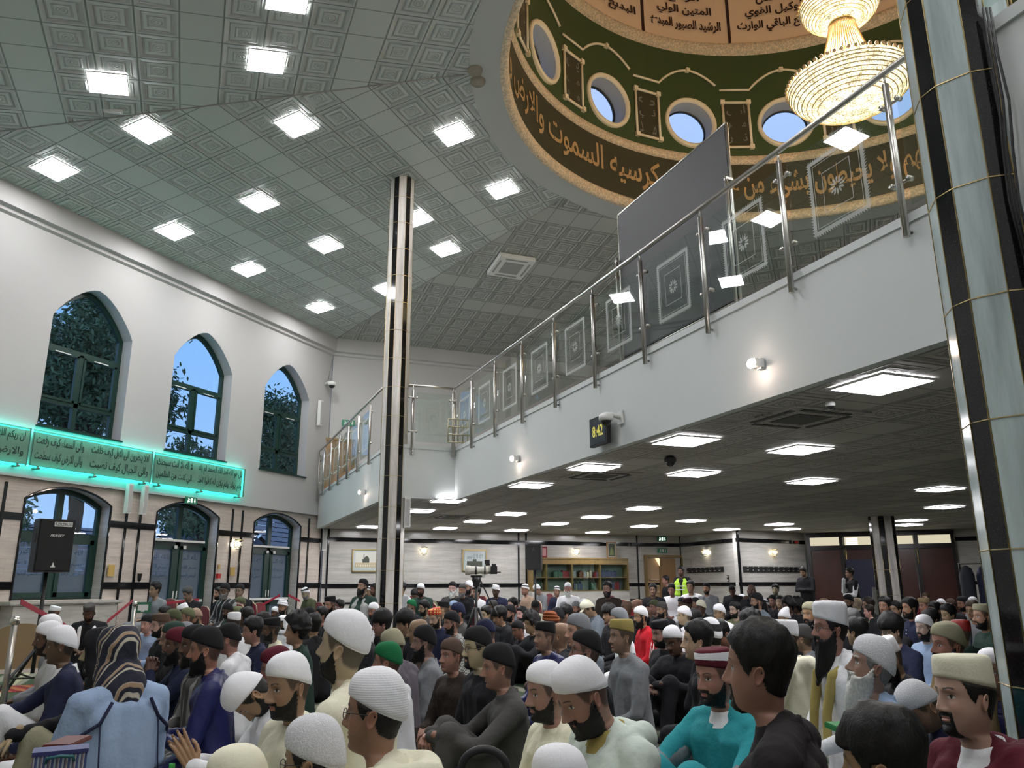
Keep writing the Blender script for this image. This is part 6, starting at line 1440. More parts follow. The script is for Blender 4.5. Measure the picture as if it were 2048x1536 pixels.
def head_grid(ncol, n_face, rs, zmin=-.42):
    """returns z-rows x columns arrays of head-local coordinates"""
    z, yf, yb, a = head_rows(n_face, zmin)
    u = np.linspace(-PI, PI, ncol, endpoint=False); ph = u - .52 * np.sin(u)
    S, Cc = np.sin(ph), np.cos(ph); e = .88
    X = a[:, None] * np.sign(S) * np.abs(S) ** e
    Y = ((yf + yb) / 2)[:, None] + ((yf - yb) / 2)[:, None] * np.sign(Cc) * np.abs(Cc) ** np.where(Cc > 0, .92, 1.0)
    Z = np.repeat(z[:, None], ncol, 1)
    fr = sst(0, .35, Cc)[None, :]; x, zz = X, Z; ax = np.abs(x)
    g = lambda v, c, s: np.exp(-((v - c) / s) ** 2)
    nl, nw, fat = rs.uniform(1.15, 1.6), rs.uniform(.9, 1.15), rs.uniform(-.3, 1)
    na = np.interp(zz, [-.046, -.040, -.034, -.028, -.020, -.005, .010, .022, .034, .05], [0, .003, .016, .0245, .0245, .0175, .011, .0065, .003, 0]) * nl
    nwd = np.interp(zz, [-.04, -.030, -.018, .0, .02, .05], [.0150, .0150, .0115, .0088, .0085, .012]) * nw
    D = na * np.exp(-(ax / nwd) ** 2.4)
    D += .006 * g(ax, .0145 * nw, .006) * g(zz, -.031, .007)
    D -= .0105 * g(ax, .031, .015) * g(zz, .010, .0125); D += .0062 * g(ax, .031, .0125) * g(zz, .009, .0085)
    D -= .0016 * g(ax, .031, .012) * g(zz, .0185, .0022); D += .0040 * g(ax, .028, .020) * g(zz, .031, .007)
    D += .0050 * np.exp(-(ax / .021) ** 4) * g(zz, -.0505, .0042); D += .0062 * np.exp(-(ax / .019) ** 4) * g(zz, -.0615, .0046); D -= .0030 * np.exp(-(ax / .024) ** 4) * g(zz, -.0560, .0019)
    D -= .0035 * np.exp(-(ax / .022) ** 2) * g(zz, -.0725, .0055); D += .0075 * np.exp(-(ax / .021) ** 2) * g(zz, -.091, .0115)
    D += (.003 + .003 * fat) * g(ax, .045, .018) * g(zz, -.022, .022); D -= .003 * g(ax, .05, .012) * g(zz, -.055, .018) * (1 - fat)
    Y = Y + D * fr
    return X, Y, Z, ph
def hair_line(y): return np.interp(y, [-.11, -.06, -.03, -.012, .005, .020, .034, .046, .062, .09], [-.068, -.064, -.045, .02, .02, -.006, .010, .045, .070, .078])
def masks(X, Y, Z, ph):
    hm = sst(-.004, .004, Z - hair_line(Y)) * (Z > -.09)
    ub = np.interp(Y, [-.02, .0, .008, .020, .034, .050, .070, .085, .12], [-.14, -.06, .002, -.012, -.034, -.048, -.052, -.046, -.037])
    ax = np.abs(X); ub = np.where(ax < .03, -.036, ub)
    bmask = sst(.003, -.004, Z - ub) * sst(-.128, -.112, Z) * sst(-.012, .006, Y)
    lips = np.exp(-(ax / .0225) ** 6) * sst(-.069, -.066, Z) * sst(-.0475, -.050, Z)
    return hm, bmask * (1 - lips), lips
def face_colors(X, Y, Z, ph, tone, hairc, hairy, beard, bald):
    hm, bm, lips = masks(X, Y, Z, ph); c = np.ones(X.shape + (3,)) * np.array(tone); ax = np.abs(X); front = (np.cos(ph) > .1)[None, :]
    def mixc(m, col): 
        nonlocal c
        m = np.clip(m, 0, 1)[..., None]; c = c * (1 - m) + np.array(col) * m
    mixc(.35 * np.exp(-((ax - .045) / .02) ** 2 - ((Z + .02) / .02) ** 2) * front, (tone[0] * 1.15, tone[1] * .85, tone[2] * .8))
    mixc(.75 * lips * front, (tone[0] * .95 + .03, tone[1] * .62, tone[2] * .62))
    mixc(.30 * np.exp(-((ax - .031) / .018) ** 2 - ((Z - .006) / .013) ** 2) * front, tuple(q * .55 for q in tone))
    arch = .0335 + .004 * np.exp(-((ax - .034) / .012) ** 2); brow = sst(.0038, .0016, np.abs(Z - arch)) * sst(.010, .015, ax) * sst(.052, .044, ax) * front
    mixc(.9 * brow, hairc)
    if beard != '0': mixc((.70 if beard in ('short',) else .9) * bm * (sst(.034, .026, np.abs(X)) if beard == 'goatee' else 1), hairc)
    else: mixc(.22 * bm, (.05, .04, .04))
    if beard == 'goatee': pass
    hs = sst(-.010, .010, Z - hair_line(Y)) * (Z > -.09)
    if not bald: mixc(.80 * hs, hairc)
    else: mixc(.25 * hm * (Z < .05), hairc)
    ex, ez = (ax - .031) / .0135, (Z - .0095) / .0052; eye = (ex * ex + ez * ez < 1) & front
    c = np.where(eye[..., None], np.array((.55, .53, .50)), c)
    iris = ((ax - .0305) ** 2 + (Z - .0100) ** 2 < .0052 ** 2) & eye; c = np.where(iris[..., None], np.array((.012, .008, .006)), c)
    lash = (np.abs(ex) < 1.05) & (np.abs(Z - .0095 - .0052 * np.sqrt(np.clip(1 - ex * ex, 0, 1)) - .0007) < .0012) & front; c = np.where(lash[..., None], np.array((.012, .008, .008)), c)
    return c
def grid_faces(nr, nc, rows=None, wrap=True, skip=None):
    F = []
    for i in range(nr - 1):
        for j in range(nc if wrap else nc - 1):
            if skip is not None and skip[i, j]: continue
            k = (j + 1) % nc; F.append((i * nc + j, (i + 1) * nc + j, (i + 1) * nc + k, i * nc + k))
    return F
_GF = {}
def gfaces(nr, nc):
    if (nr, nc) not in _GF: _GF[(nr, nc)] = grid_faces(nr, nc)
    return _GF[(nr, nc)]
def ear(side, n):
    """ear as rings on an ellipse: base, flare, rim, inner hollow"""
    prof = [(.55, -.006), (.80, .006), (1.0, .014), (1.02, .019), (.90, .0215), (.76, .019), (.62, .012), (.40, .008), (.18, .010), (.02, .0085)]; V = []
    for s, o in prof:
        for k in range(n):
            a = 2 * PI * k / n; w_ = .0175 * (1.0 + .18 * math.sin(a)); hy = math.cos(a) * w_ * s; hz = math.sin(a) * .031 * s * (1.0 if math.sin(a) > 0 else .95)
            V.append((side * (.0735 + o * .85 * (.65 - .45 * math.cos(a) * s)), -.012 - hy * .86 + hz * -.20, -.006 + hz * .86))
    V = np.array(V); F = [(i * n + k, (i + 1) * n + k, (i + 1) * n + (k + 1) % n, i * n + (k + 1) % n) for i in range(len(prof) - 1) for k in range(n)]
    return V, F
def head_xf(nod, roll=0.0):
    R = Matrix.Rotation(roll, 3, 'Y') @ Matrix.Rotation(-nod, 3, 'X'); return np.array(R)
PIV = np.array((0, -.035, -.105))
def bend(V, Rn):
    V = V * np.array((.985, .965, 1.05)) + np.array((0, -.001, 0))
    """rotate head points about the neck pivot, fading to none over the neck"""
    w = sst(-.185, -.105, V[:, 2])[:, None]; Q = (V - PIV) @ Rn.T + PIV; return V * (1 - w) + Q * w

# --- bodies from joined limbs
def limb_mb(mb, p, q, r0, r1, n=12):
    p, q = Vector(p), Vector(q); d = q - p; L = max(d.length, 1e-4); d.normalize(); pts, rr = [], []
    for a in (-80, -50, -20): pts.append(p + d * r0 * math.sin(math.radians(a))); rr.append(r0 * math.cos(math.radians(a)))
    for a in (20, 50, 80): pts.append(q + d * r1 * math.sin(math.radians(a))); rr.append(r1 * math.cos(math.radians(a)))
    mb.tube(pts, rr, n)
def pose_limbs(pose, Zh, hands, wide=1.0, hooded=False, hoodie=False, vest=False, robe=True):
    up, lg = [], []; w = wide
    Zp = {'floor': .13, 'knees': .13, 'reach': .13, 'kneel': .30, 'tall': .34, 'chair': .50, 'stand': .93}[pose]
    N = (0, -.050, Zh - .160); sx = .190 * w
    up.append((N, (0, -.06, Zh - .25), .060, .11)); up.append(((0, -.055, Zh - .28), (0, -.07, Zp + .05), .118, .13)); up.append(((-.10 * w, -.055, Zh - .305), (.10 * w, -.055, Zh - .305), .112, .112)); up.append(((-.12 * w, -.055, Zh - .25), (.12 * w, -.055, Zh - .25), .082, .082))
    for s in (-1, 1):
        up.append(((s * .03, -.065, Zh - .175), (s * sx, -.065, Zh - .218), .058, .072))
        up.append(((s * .09 * w, -.05, Zh - .300), (s * .078 * w, -.075, (Zh - .33 + Zp) / 2), .122, .12 * w))
        up.append(((s * .078 * w, -.075, (Zh - .33 + Zp) / 2), (s * .09 * w, -.085, Zp), .12 * w, .135 * w))
    if w > 1.05: up.append(((0, .02, Zh - .45), (0, .03, Zp + .1), .15, .17))
    H = []; lo = .235
    for s in (-1, 1):
        S = Vector((s * (sx + .012), -.060, Zh - .228)); fdir = None
        if pose == 'stand' and hands == 'lap': E, Wr, fdir = (s * .26, -.05, Zh - .55), (s * .25, .03, Zh - .80), (0, .1, -1)
        elif hands == 'fold': E, Wr, fdir = (s * .26, .03, Zh - .52), (-s * .08, .17, Zh - .50), (-s, .1, 0)
        elif hands == 'face' and s > 0: E, Wr, fdir = (s * .25, .10, Zh - .45), (s * .07, .14, Zh - .15), (-.2, .1, 1)
        elif hands == 'chin': E, Wr, fdir = (s * .17, .17, Zh - .45), (s * .035, .20, Zh - .20), (-s * .2, -.15, 1)
        elif hands == 'up': E, Wr, fdir = (s * .20, .12, Zh - .46), (s * .07, .33, Zh - .40), (s * -.1, .5, .85)
        elif pose == 'knees': E, Wr, fdir = (s * .26, .15, Zh - .40), (s * .05, .41, .46), (-s * .9, .35, -.3)
        elif pose == 'reach' and s > 0: E, Wr, fdir = (s * .23, .20, Zh - .42), (s * .08, .44, Zh - .46), (-.2, .6, -.7)
        else: E, Wr, fdir = (s * .265 * w, .02, max(Zh - .53, Zp + .08)), (s * .075, .20 + (.06 if w > 1.05 else 0), max(Zp + .12, Zh - .66)), (-s * .75, .55, -.25)
        up.append((S, E, .068 * (w * .5 + .5), .054)); up.append((E, Wr, .053, .040)); H.append((Vector(E), Vector(Wr), Vector(fdir).normalized(), s))
    if hooded:
        z = Zh - .165
        for s in (-1, 1): up += [((s * .085, .02, z - .065), (s * .125, -.06, z - .005), .020, .044), ((s * .125, -.06, z - .005), (s * .07, -.155, z - .005), .044, .052), ((s * .07, -.155, z - .005), (0, -.18, z - .02), .052, .056)]
        up += [((0, -.175, z - .03), (0, -.20, z - .26), .062, .045)]
        for s in (-1, 1): up.append(((s * .07, -.145, z - .03), (0, -.175, z - .18), .05, .04))
    if hoodie:
        z = Zh - .155
        for s in (-1, 1): up += [((s * .075, .05, z - .03), (s * .10, -.05, z), .030, .036), ((s * .10, -.05, z), (0, -.14, z - .01), .036, .042)]
        up.append(((0, -.14, z - .03), (0, -.16, z - .10), .06, .05))
    for s in (-1, 1):
        hp = (s * .095, -.08, Zp)
        if pose == 'floor': lg += [(hp, (s * .33, .20, .14), .115, .085), ((s * .33, .20, .13), (-s * .05, .33, .075), .08, .055)]
        elif pose == 'knees': lg += [(hp, (s * .13, .31, .47), .115, .080), ((s * .13, .31, .47), (s * .13, .40, .08), .078, .060), ((s * .13, .38, .05), (s * .14, .52, .04), .045, .038)]
        elif pose == 'reach':
            if s > 0: lg += [(hp, (s * .13, .33, .44), .115, .080), ((s * .13, .33, .44), (s * .13, .40, .08), .078, .060)]
            else: lg += [(hp, (s * .33, .20, .14), .115, .085), ((s * .33, .20, .13), (.0, .33, .075), .08, .055)]
        elif pose in ('kneel', 'tall'): lg += [(hp, (s * .16, .32, .11), .13, .095), ((s * .16, .32, .10), (s * .11, -.18, .07), .09, .06), ((s * .09, -.1, .12), (s * .09, -.1, Zp), .11, .12)]
        elif pose == 'chair': lg += [(hp, (s * .15, .36, .50), .12, .085), ((s * .15, .36, .50), (s * .15, .38, .12), .085, .07)]
        else: lg += [((s * .085, -.06, .93), (s * .09, -.03, .50), .115, .085), ((s * .09, -.03, .50), (s * .09, -.05, .10), .085, .065)]
    if pose in ('floor', 'reach', 'kneel', 'tall') : lg.append(((-.08, .08, .10), (.08, .08, .10), .12, .12))
    if pose == 'chair': lg.append(((-.10, .15, .50), (.10, .15, .50), .11, .11))
    return up, lg, H
_tmp_me = bpy.data.meshes.new('tmp_body'); _tmp = bpy.data.objects.new('tmp_body', _tmp_me); COL.objects.link(_tmp)
_rm = _tmp.modifiers.new('r', 'REMESH'); _rm.mode = 'VOXEL'; _smm = _tmp.modifiers.new('s', 'SMOOTH')
def union(limbs, vox, smooth=4, fold=0.0, seed=0, name='tunic', nseg=12):
    mb = MB()
    for l in limbs: limb_mb(mb, *l, n=nseg)
    me = bpy.data.meshes.new('u'); me.from_pydata(mb.v, [], mb.f); old = _tmp.data; _tmp.data = me; bpy.data.meshes.remove(old)
    _rm.voxel_size = vox; _smm.factor = 0.5; _smm.iterations = smooth
    dg = bpy.context.evaluated_depsgraph_get(); out = bpy.data.meshes.new_from_object(_tmp.evaluated_get(dg)); out.name = name
    out.polygons.foreach_set('use_smooth', [True] * len(out.polygons))
    if fold:
        n = len(out.vertices); co = np.empty(n * 3); out.vertices.foreach_get('co', co); co = co.reshape(-1, 3); no = np.empty(n * 3); out.vertices.foreach_get('normal', no); no = no.reshape(-1, 3)
        d = np.empty(n); off = Vector((seed * 3.1, seed * 1.7, 0))
        for i in range(n):
            x, y, z = co[i]; q = Vector((x * 5.5 + z * 1.5, y * 5.5 - z * 2, z * 2.6 + x * 2)) + off
            wv = noise.noise(q) ; a = 1 - abs(noise.noise(q * 1.9 + Vector((4, 0, 0)) + Vector((wv, wv, wv)) * .6)) * 2.2; d[i] = a * .6 + wv * .8
        co = co + no * (d * fold)[:, None]; out.vertices.foreach_set('co', co.ravel()); out.update()
    return out
def hand_template(vox, curl):
    L = []
    for x in (-.030, -.010, .010, .030): L.append(((x * .7, .0, 0), (x, .085, 0), .0125, .0115))
    L.append(((0, -.05, 0), (0, .012, 0), .023, .021))
    for x, ln in ((-.030, .074), (-.010, .082), (.010, .076), (.029, .060)):
        p = Vector((x, .085, 0)); a = math.radians(curl * .35)
        for k, (fr, rr) in enumerate(((.45, .0098), (.30, .0090), (.25, .0082))):
            q = p + Vector((x * .10, math.cos(a) * ln * fr, -math.sin(a) * ln * fr)); L.append((p, q, rr, rr * .94)); p = q; a += math.radians(curl * (.9, .7, .4)[k])
    L += [((-.024, .015, -.004), (-.052, .045, -.014), .0150, .0118), ((-.052, .045, -.014), (-.058, .074, -.024), .0110, .0100), ((-.058, .074, -.024), (-.054, .096, -.034), .0100, .0088)]
    me = union(L, vox, 1, nseg=10); n = len(me.vertices); v = np.empty(n * 3); me.vertices.foreach_get('co', v); f = [tuple(p.vertices) for p in me.polygons]; bpy.data.meshes.remove(me); return v.reshape(-1, 3), f
HT = {('hi', 0): hand_template(.0042, 30), ('hi', 1): hand_template(.0042, 62), ('lo', 0): hand_template(.0095, 35)}
HT[('hi', 2)] = hand_template(.0042, 10)
def colour_attr(me, cols):
    a = me.color_attributes.new('Col', 'FLOAT_COLOR', 'POINT'); c4 = np.ones((len(cols), 4)); c4[:, :3] = cols; a.data.foreach_set('color', c4.ravel())
def np_mesh(name, V, F, m=None, parent=None, cols=None, smooth=True):
    me = bpy.data.meshes.new(name); me.from_pydata([tuple(q) for q in V], [], F)
    if m is not None: me.materials.append(m)
    if smooth: me.polygons.foreach_set('use_smooth', [True] * len(me.polygons))
    if cols is not None: colour_attr(me, cols)
    me.update(); o = bpy.data.objects.new(name, me); COL.objects.link(o)
    if parent is not None: o.parent = parent
    return o
CAPP = {  # (height share, radius share)
 'kufi': [(-.05, .955), (.0, .985), (.02, 1.01), (.18, 1.015), (.36, .99), (.54, .935), (.70, .835), (.82, .71), (.91, .54), (.97, .34), (.995, .16), (1, .01)],
 'pill': [(-.05, .955), (.0, .99), (.02, 1.015), (.25, 1.015), (.5, 1.01), (.72, .995), (.88, .96), (.955, .88), (.985, .72), (.99, .45), (.985, .2), (.98, .01)],
 'tall': [(-.05, .955), (.0, .985), (.02, 1.015), (.25, 1.02), (.5, 1.03), (.72, 1.03), (.86, .97), (.95, .84), (.97, .6), (.86, .35), (.84, .15), (.86, .01)]}
def cap_mesh(kind, top, nz, rs, ncol=40, sub=1):
    base = 'pill' if kind in ('pill',) else 'tall' if kind in ('tall',) else 'kufi'; pr = CAPP[base]
    if sub > 1:
        h = np.array(pr); k = np.linspace(0, len(pr) - 1, (len(pr) - 1) * sub + 1); pr = list(zip(np.interp(k, range(len(pr)), h[:, 0]), np.interp(k, range(len(pr)), h[:, 1])))
    V = []; f0, sl = {'pill': (.050, .20), 'tall': (.046, .28)}.get(base, (.030, .36))
    f0 += rs.uniform(-.004, .008)
    for h, s in pr:
        for k in range(ncol):
            a = 2 * PI * k / ncol; x = .0805 * s * math.sin(a); y0 = .1015 * math.cos(a); y = -.008 + y0 * s; zb = f0 + sl * y0 * (.95 if y0 > 0 else 1.05)
            z = zb + (top - zb) * h
            if nz:
                q = noise.noise(Vector((x * 28 + rs_seed, y * 28, z * 16))); q2 = 1 - abs(noise.noise(Vector((x * 22, y * 22 + rs_seed, z * 40)))) * 2; m = nz * min(1, max(0, h) * 3 + .15)
                x *= 1 + q * m * 14; y += y0 * q * m * 10; z += (q2 * .6) * m
            V.append((x, y, z))
    nr = len(pr); return np.array(V), gfaces(nr, ncol), nr, ncol
rs_seed = 0.0
CACHE = {}; PEOPLE = []
def make_person(idx, x, ytop, h, yaw, nod, hat, hatcol, hair, beard, skin, pose, col, ex):
    global rs_seed
    rs = random.Random(idx * 13 + 5); rs_seed = idx * 1.37
    yaw, nod = float(yaw), math.radians(float(nod)); near = h >= 60; mid_ = h >= 34
    big = {'hair': .250, 'bald': .242, 'fringe': .258, 'curly': .268, 'tall': .290, 'slouch': .282, 'turban': .275}.get(hat, .268)
    d = big * F_PX * 1.03 / h; r_ = ray(x, ytop + h * .5); un = r_ / r_.xy.length; P = EYE + un * d
    lo_, hi_ = {'floor': (.70, .90), 'reach': (.70, .98), 'knees': (.70, .95), 'kneel': (.78, 1.0), 'tall': (.85, 1.15), 'chair': (1.06, 1.24), 'stand': (1.45, 1.72)}[pose]
    if ex.get('child'): lo_, hi_ = .6, .85
    if (P.z < lo_ or P.z > hi_) and abs(un.z) > 1e-3 and h < 70:
        zt = min(max(P.z, lo_), hi_); d2 = (zt - CAM_H) / un.z
        if d2 > 0: d = min(max(d2, d * .84), d * 1.2); P = EYE + un * d
    # keep clear of the outer walls
    for k in range(8):
        n = fnorm(k); ov = (Vector((P.x, P.y, 0)) - Vector((CX, CY, 0))).dot(n) - (AP - .45)
        if ov > 0 and un.dot(n) > 0: dd = ov / Vector((un.x, un.y, 0)).dot(n); d -= dd; P = EYE + un * d
    for it in range(7):      # step back a little from whoever already sits there
        if all((P.x - a) ** 2 + (P.y - b) ** 2 > (.46 if pose != 'stand' else .4) ** 2 for a, b in PLACED): break
        d *= 1.022; P = EYE + un * d
    PLACED.append((P.x, P.y))
    sc = d * h / (big * F_PX * 1.03)        # keep the head the size the photo shows
    sc = min(max(sc, .86), 1.14)
    if ex.get('child'): sc = .85
    Zh = P.z / sc
    tocam = Vector((-P.x, -P.y, 0)).normalized(); left = Vector((tocam.y, -tocam.x, 0)) * 1.0
    lf = Vector((-_cy, -_sy, 0)); left = left if left.dot(lf) > 0 else -left
    dr = tocam * math.cos(math.radians(yaw)) + left * math.sin(math.radians(yaw)); rz = math.atan2(dr.y, dr.x) - PI / 2
    hands = ex.get('hands', ex.get('arms', 'lap')); wide = 1.22 if ex.get('wide') else 1.0
    hooded, hoodie = bool(ex.get('hooded')), bool(ex.get('hoodie'))
    # ---- skin: head, neck, shoulders, ears, hands in one mesh
    if h >= 95: nc, nf, en, tier = 120, 76, 20, 'hi'
    elif near: nc, nf, en, tier = 84, 54, 14, 'hi'
    elif mid_: nc, nf, en, tier = 52, 32, 8, 'lo'
    else: nc, nf, en, tier = 32, 20, 6, 'lo'
    X, Y, Z, ph = head_grid(nc, nf, rs); hk = {'K': 'K', 'brown': 'brown', 'dbrown': 'dbrown', 'grey': 'grey', 'dgrey': 'dgrey'}
    hc = 'K'
    if hat in ('hair', 'fringe', 'curly') and hatcol in HAIRC: hc = hatcol
    bc_ = 'white' if beard == 'white' else 'grey' if beard == 'grey' else hc
    if beard in ('white', 'grey') and hc == 'K' and hat not in ('hair',): hc = beard if beard == 'grey' else 'grey'
    tone = tuple(q * rs.uniform(.88, 1.12) for q in SKIN[skin]); hairc = HAIRC[hc]
    cols = face_colors(X, Y, Z, ph, tone, HAIRC[bc_] if beard not in ('0', 'goatee') else hairc, 1, beard, hat == 'bald')
    if bc_ != hc:
        hm_, bm_, _ = masks(X, Y, Z, ph); cols = cols * (1 - hm_[..., None] * .9) + np.array(hairc) * hm_[..., None] * .9
    Rn = head_xf(nod, rs.uniform(-.04, .04)); G = np.stack([X, Y, Z], -1).reshape(-1, 3); V = [bend(G, Rn)]; C_ = [cols.reshape(-1, 3)]; F = list(gfaces(X.shape[0], nc)); F.append(tuple(range(nc))[::-1])
    off = len(G)
    for s in (-1, 1):
        ev, ef = ear(s, en); V.append(bend(ev, Rn)); C_.append(np.ones((len(ev), 3)) * np.array(tone) * (1.02, .93, .92)); F += [tuple(off + i for i in f) for f in ef]; off += len(ev)
    for q in V: q[:, 2] += Zh
    up, lg, H = pose_limbs(pose, Zh, hands, wide, hooded, hoodie)
    if h >= 19:
        for (E, Wr, fd, s) in H:
            hv, hf = HT[(tier, (2 if hands == 'up' else 0 if hands in ('lap',) and pose != 'knees' else 1) if tier == 'hi' else 0)]
            pn = Vector((0, 0, 1)) if abs(fd.z) < .8 else Vector((0, 1, 0))
            if hands in ('chin', 'up'): pn = Vector((s * 1.0, -.1, 0))
            xax = fd.cross(pn).normalized(); zax = xax.cross(fd).normalized()
            Q = np.array(hv) * np.array([-s if False else (1 if s > 0 else -1), 1, 1]); M3 = np.array([[xax.x, fd.x, zax.x], [xax.y, fd.y, zax.y], [xax.z, fd.z, zax.z]])
            Q = Q @ M3.T + np.array(Wr); V.append(Q); C_.append(np.ones((len(Q), 3)) * np.array(tone) * (1.0, .92, .9)); F += [tuple(off + i for i in f) for f in hf]; off += len(Q)
            fa = MB().tube([Wr - fd * .02, Wr.lerp(E, .45)], [.024, .034], 8); Q = np.array(fa.v); V.append(Q); C_.append(np.ones((len(Q), 3)) * np.array(tone)); F += [tuple(off + i for i in f) for f in fa.f]; off += len(Q)
    me = bpy.data.meshes.new('person'); me.from_pydata([tuple(q) for q in np.concatenate(V)], [], F); me.materials.append(SKM); me.polygons.foreach_set('use_smooth', [True] * len(me.polygons)); colour_attr(me, np.concatenate(C_)); me.update()
    body = bpy.data.objects.new('person', me); COL.objects.link(body); body.location = (P.x, P.y, 0); body.rotation_euler = (0, 0, rz); body.scale = (sc, sc, sc)
    def headpart(V_, F_, name, m, cols_=None):
        Q = bend(np.array(V_, float), Rn); o = np_mesh(name, Q, F_, m, body); o.location = (0, 0, Zh); return o
    # ---- hair
    def shell(name, M_, T, m, rows, nzs=0.0, drop=None, jit=0.0, skipf=None):
        X2, Y2, Z2 = X[rows], Y[rows], Z[rows]; yc = -.01; nx, ny = X2, Y2 - yc; L = np.sqrt(nx ** 2 + ny ** 2 + .35 * np.clip(Z2 - .02, 0, 1) ** 2 + 1e-6)
        nzv = np.clip(Z2 - .03, 0, 1) / L * 1.3; t_ = T * M_[rows] - .0022
        if nzs:
            nn = np.array([noise.noise(Vector((a * nzs, b * nzs, c_ * nzs * .8 + rs_seed))) for a, b, c_ in zip(X2.ravel(), Y2.ravel(), Z2.ravel())]).reshape(X2.shape); t_ = t_ + M_[rows] * nn * jit
        Xs, Ys, Zs = X2 + nx / L * t_, Y2 + ny / L * t_, Z2 + nzv * t_
        if drop is not None: Xs, Ys, Zs = drop(Xs, Ys, Zs, M_[rows])
        keep = (M_[rows] > .02); nr = X2.shape[0]; F_ = []
        for i in range(nr - 1):
            for j in range(nc):
                k = (j + 1) % nc
                if keep[i, j] or keep[i + 1, j] or keep[i, k] or keep[i + 1, k]: F_.append((i * nc + j, (i + 1) * nc + j, (i + 1) * nc + k, i * nc + k))
        return headpart(np.stack([Xs, Ys, Zs], -1).reshape(-1, 3), F_, name, m)
    hm, bm, _ = masks(X, Y, Z, ph); zr = Z[:, 0]
    if hat in ('hair', 'fringe', 'curly'):
        T = {'hair': .015, 'fringe': .026, 'curly': .036}[hat]; M2 = hm.copy()
        if hat == 'fringe': M2 = np.maximum(M2, sst(.030, .042, Z) * (np.cos(ph) > -.2)[None, :])
        if hat == 'hair' and idx != 0 and h > 120 and ytop > 1400: M2 = np.maximum(M2, sst(.045, .055, Z))
        topw = sst(.0, .07, Z) * .9 + .35; 
        if hat == 'curly': topw = sst(-.05, .04, Z) * .8 + .4
        shell('hair', M2 * topw, T, hairmat(hc), np.where(zr > -.085)[0], 55 if hat == 'curly' else 38, None, .016 if hat == 'curly' else .006)
    elif mid_ and hair and hat not in ('hood', 'scarf', 'bald'):
        shell('hair', hm * sst(.0, -.010, Z - ((.048 + .20 * (Y + .008)) if hat in ('pill', 'tall') else (.028 + .36 * (Y + .008)))), .006 if hair else .0035, hairmat(hc), np.where((zr > -.085) & (zr < .10))[0], 0)
    # ---- beard
    if beard not in ('0',) and h >= 22:
        L_ = {'short': .004, 'goatee': .006, 'long': .045, 'vlong': .19, 'white': .11 if h > 30 else .07, 'grey': .035}[beard]; T = {'short': .0050, 'goatee': .006, 'long': .015, 'vlong': .015}.get(beard, .018)
        Mb_ = bm.copy()
        if beard == 'goatee': Mb_ = bm * sst(.034, .026, np.abs(X)) * (Y > .05)
        def drop(a, b, c_, m): 
            wz = sst(-.045, -.112, c_); c2 = c_ - L_ * wz * m * (1 - .25 * np.abs(a) / .05); a2 = a * (1 - (.55 if L_ > .1 else .25) * wz * m * min(1, L_ * 8)); b2 = b + .018 * wz * m * min(1, L_ * 10) + np.where(c_ < -.107, .035, 0) * m * min(1, L_ * 18); return a2, b2, c2
        shell('beard', Mb_, T, hairmat(bc_), np.where((zr < .012) & (zr > -.135))[0], 60 if near else 0, drop, .004 if near else 0)
    # ---- headgear
    if hat in ('kufi', 'lace', 'pill', 'tall', 'slouch', 'turban', 'ball'):
        kind = {'lace': 'kufi', 'slouch': 'kufi', 'turban': 'kufi', 'ball': 'kufi'}.get(hat, hat); top = {'kufi': .143, 'lace': .145, 'pill': .136, 'tall': .160, 'slouch': .165, 'turban': .14, 'ball': .14}[hat]
        sat = hat == 'kufi' and near and rs.random() < .5 and hatcol == 'W'
        hv, hf, nr, ncc = cap_mesh(kind, top + rs.uniform(-.004, .004), (.0045 if hat in ('tall', 'slouch') else .0022 if sat or hat == 'pill' else .0010) if mid_ else 0, rs, 56 if near else 28 if mid_ else 18, 2 if near else 1)
        if hat == 'slouch': hv[:, 1] -= np.clip(hv[:, 2] - .07, 0, 1) * .8
        cp = headpart(hv, hf, 'cap', hatmat(hatcol, 'plain' if hat in ('kufi', 'pill', 'tall') and hatcol in ('W', 'K', 'cream', 'brown', 'navy') and not (ex.get('glasses') and h > 120) else hat))
        if hatcol in ('stripe', 'maroonband'):
            cp.data.materials.append(mat('hat_W', (0.8, 0.8, 0.83), 0.85, fn=f_knit) if hatcol == 'maroonband' else mat('hat_K', CLO['K'], 0.85, fn=f_knit))
            r0, r1 = int(nr * .34), int(nr * .46) + 1; mi = [1 if r0 <= i // ncc < r1 else 0 for i in range(len(hf))]; cp.data.polygons.foreach_set('material_index', mi)
        if hat == 'turban':
            tb = MB()
            for q in range(5):
                z0 = .050 + q * .017; tilt = (-1) ** q * .014; rx, ry = .083 - q * .006, .102 - q * .008; tb.tube([(rx * math.sin(a), -.008 + ry * math.cos(a), z0 + tilt * math.sin(a) + .22 * ry * math.cos(a)) for a in [2 * PI * i / 28 for i in range(28)]], .016, 7, closed=True)
            headpart(tb.v, tb.f, 'turban_wrap', hatmat(hatcol, 'kufi'))
        if hat == 'ball':
            vz = MB(); pts = []
            for i in range(13):
                a = -.75 + 1.5 * i / 12; pts.append((.078 * math.sin(a) * 1.05, .088 * math.cos(a) + .004, .052)); 
            for i in range(13):
                a = -.75 + 1.5 * i / 12; pts.append((.072 * math.sin(a) * 1.1, .088 * math.cos(a) + .075 * math.cos(a * 1.4), .040 - .006 * math.cos(a)))
            vz.add(pts + [(p[0], p[1], p[2] - .004) for p in pts], [(i, i + 1, i + 14, i + 13) for i in range(12)] + [(i + 26, i + 27, i + 40, i + 39) for i in range(12)] + [(i + 13, i + 14, i + 40, i + 39) for i in range(12)]); headpart(vz.v, vz.f, 'visor', hatmat(hatcol, 'kufi'))
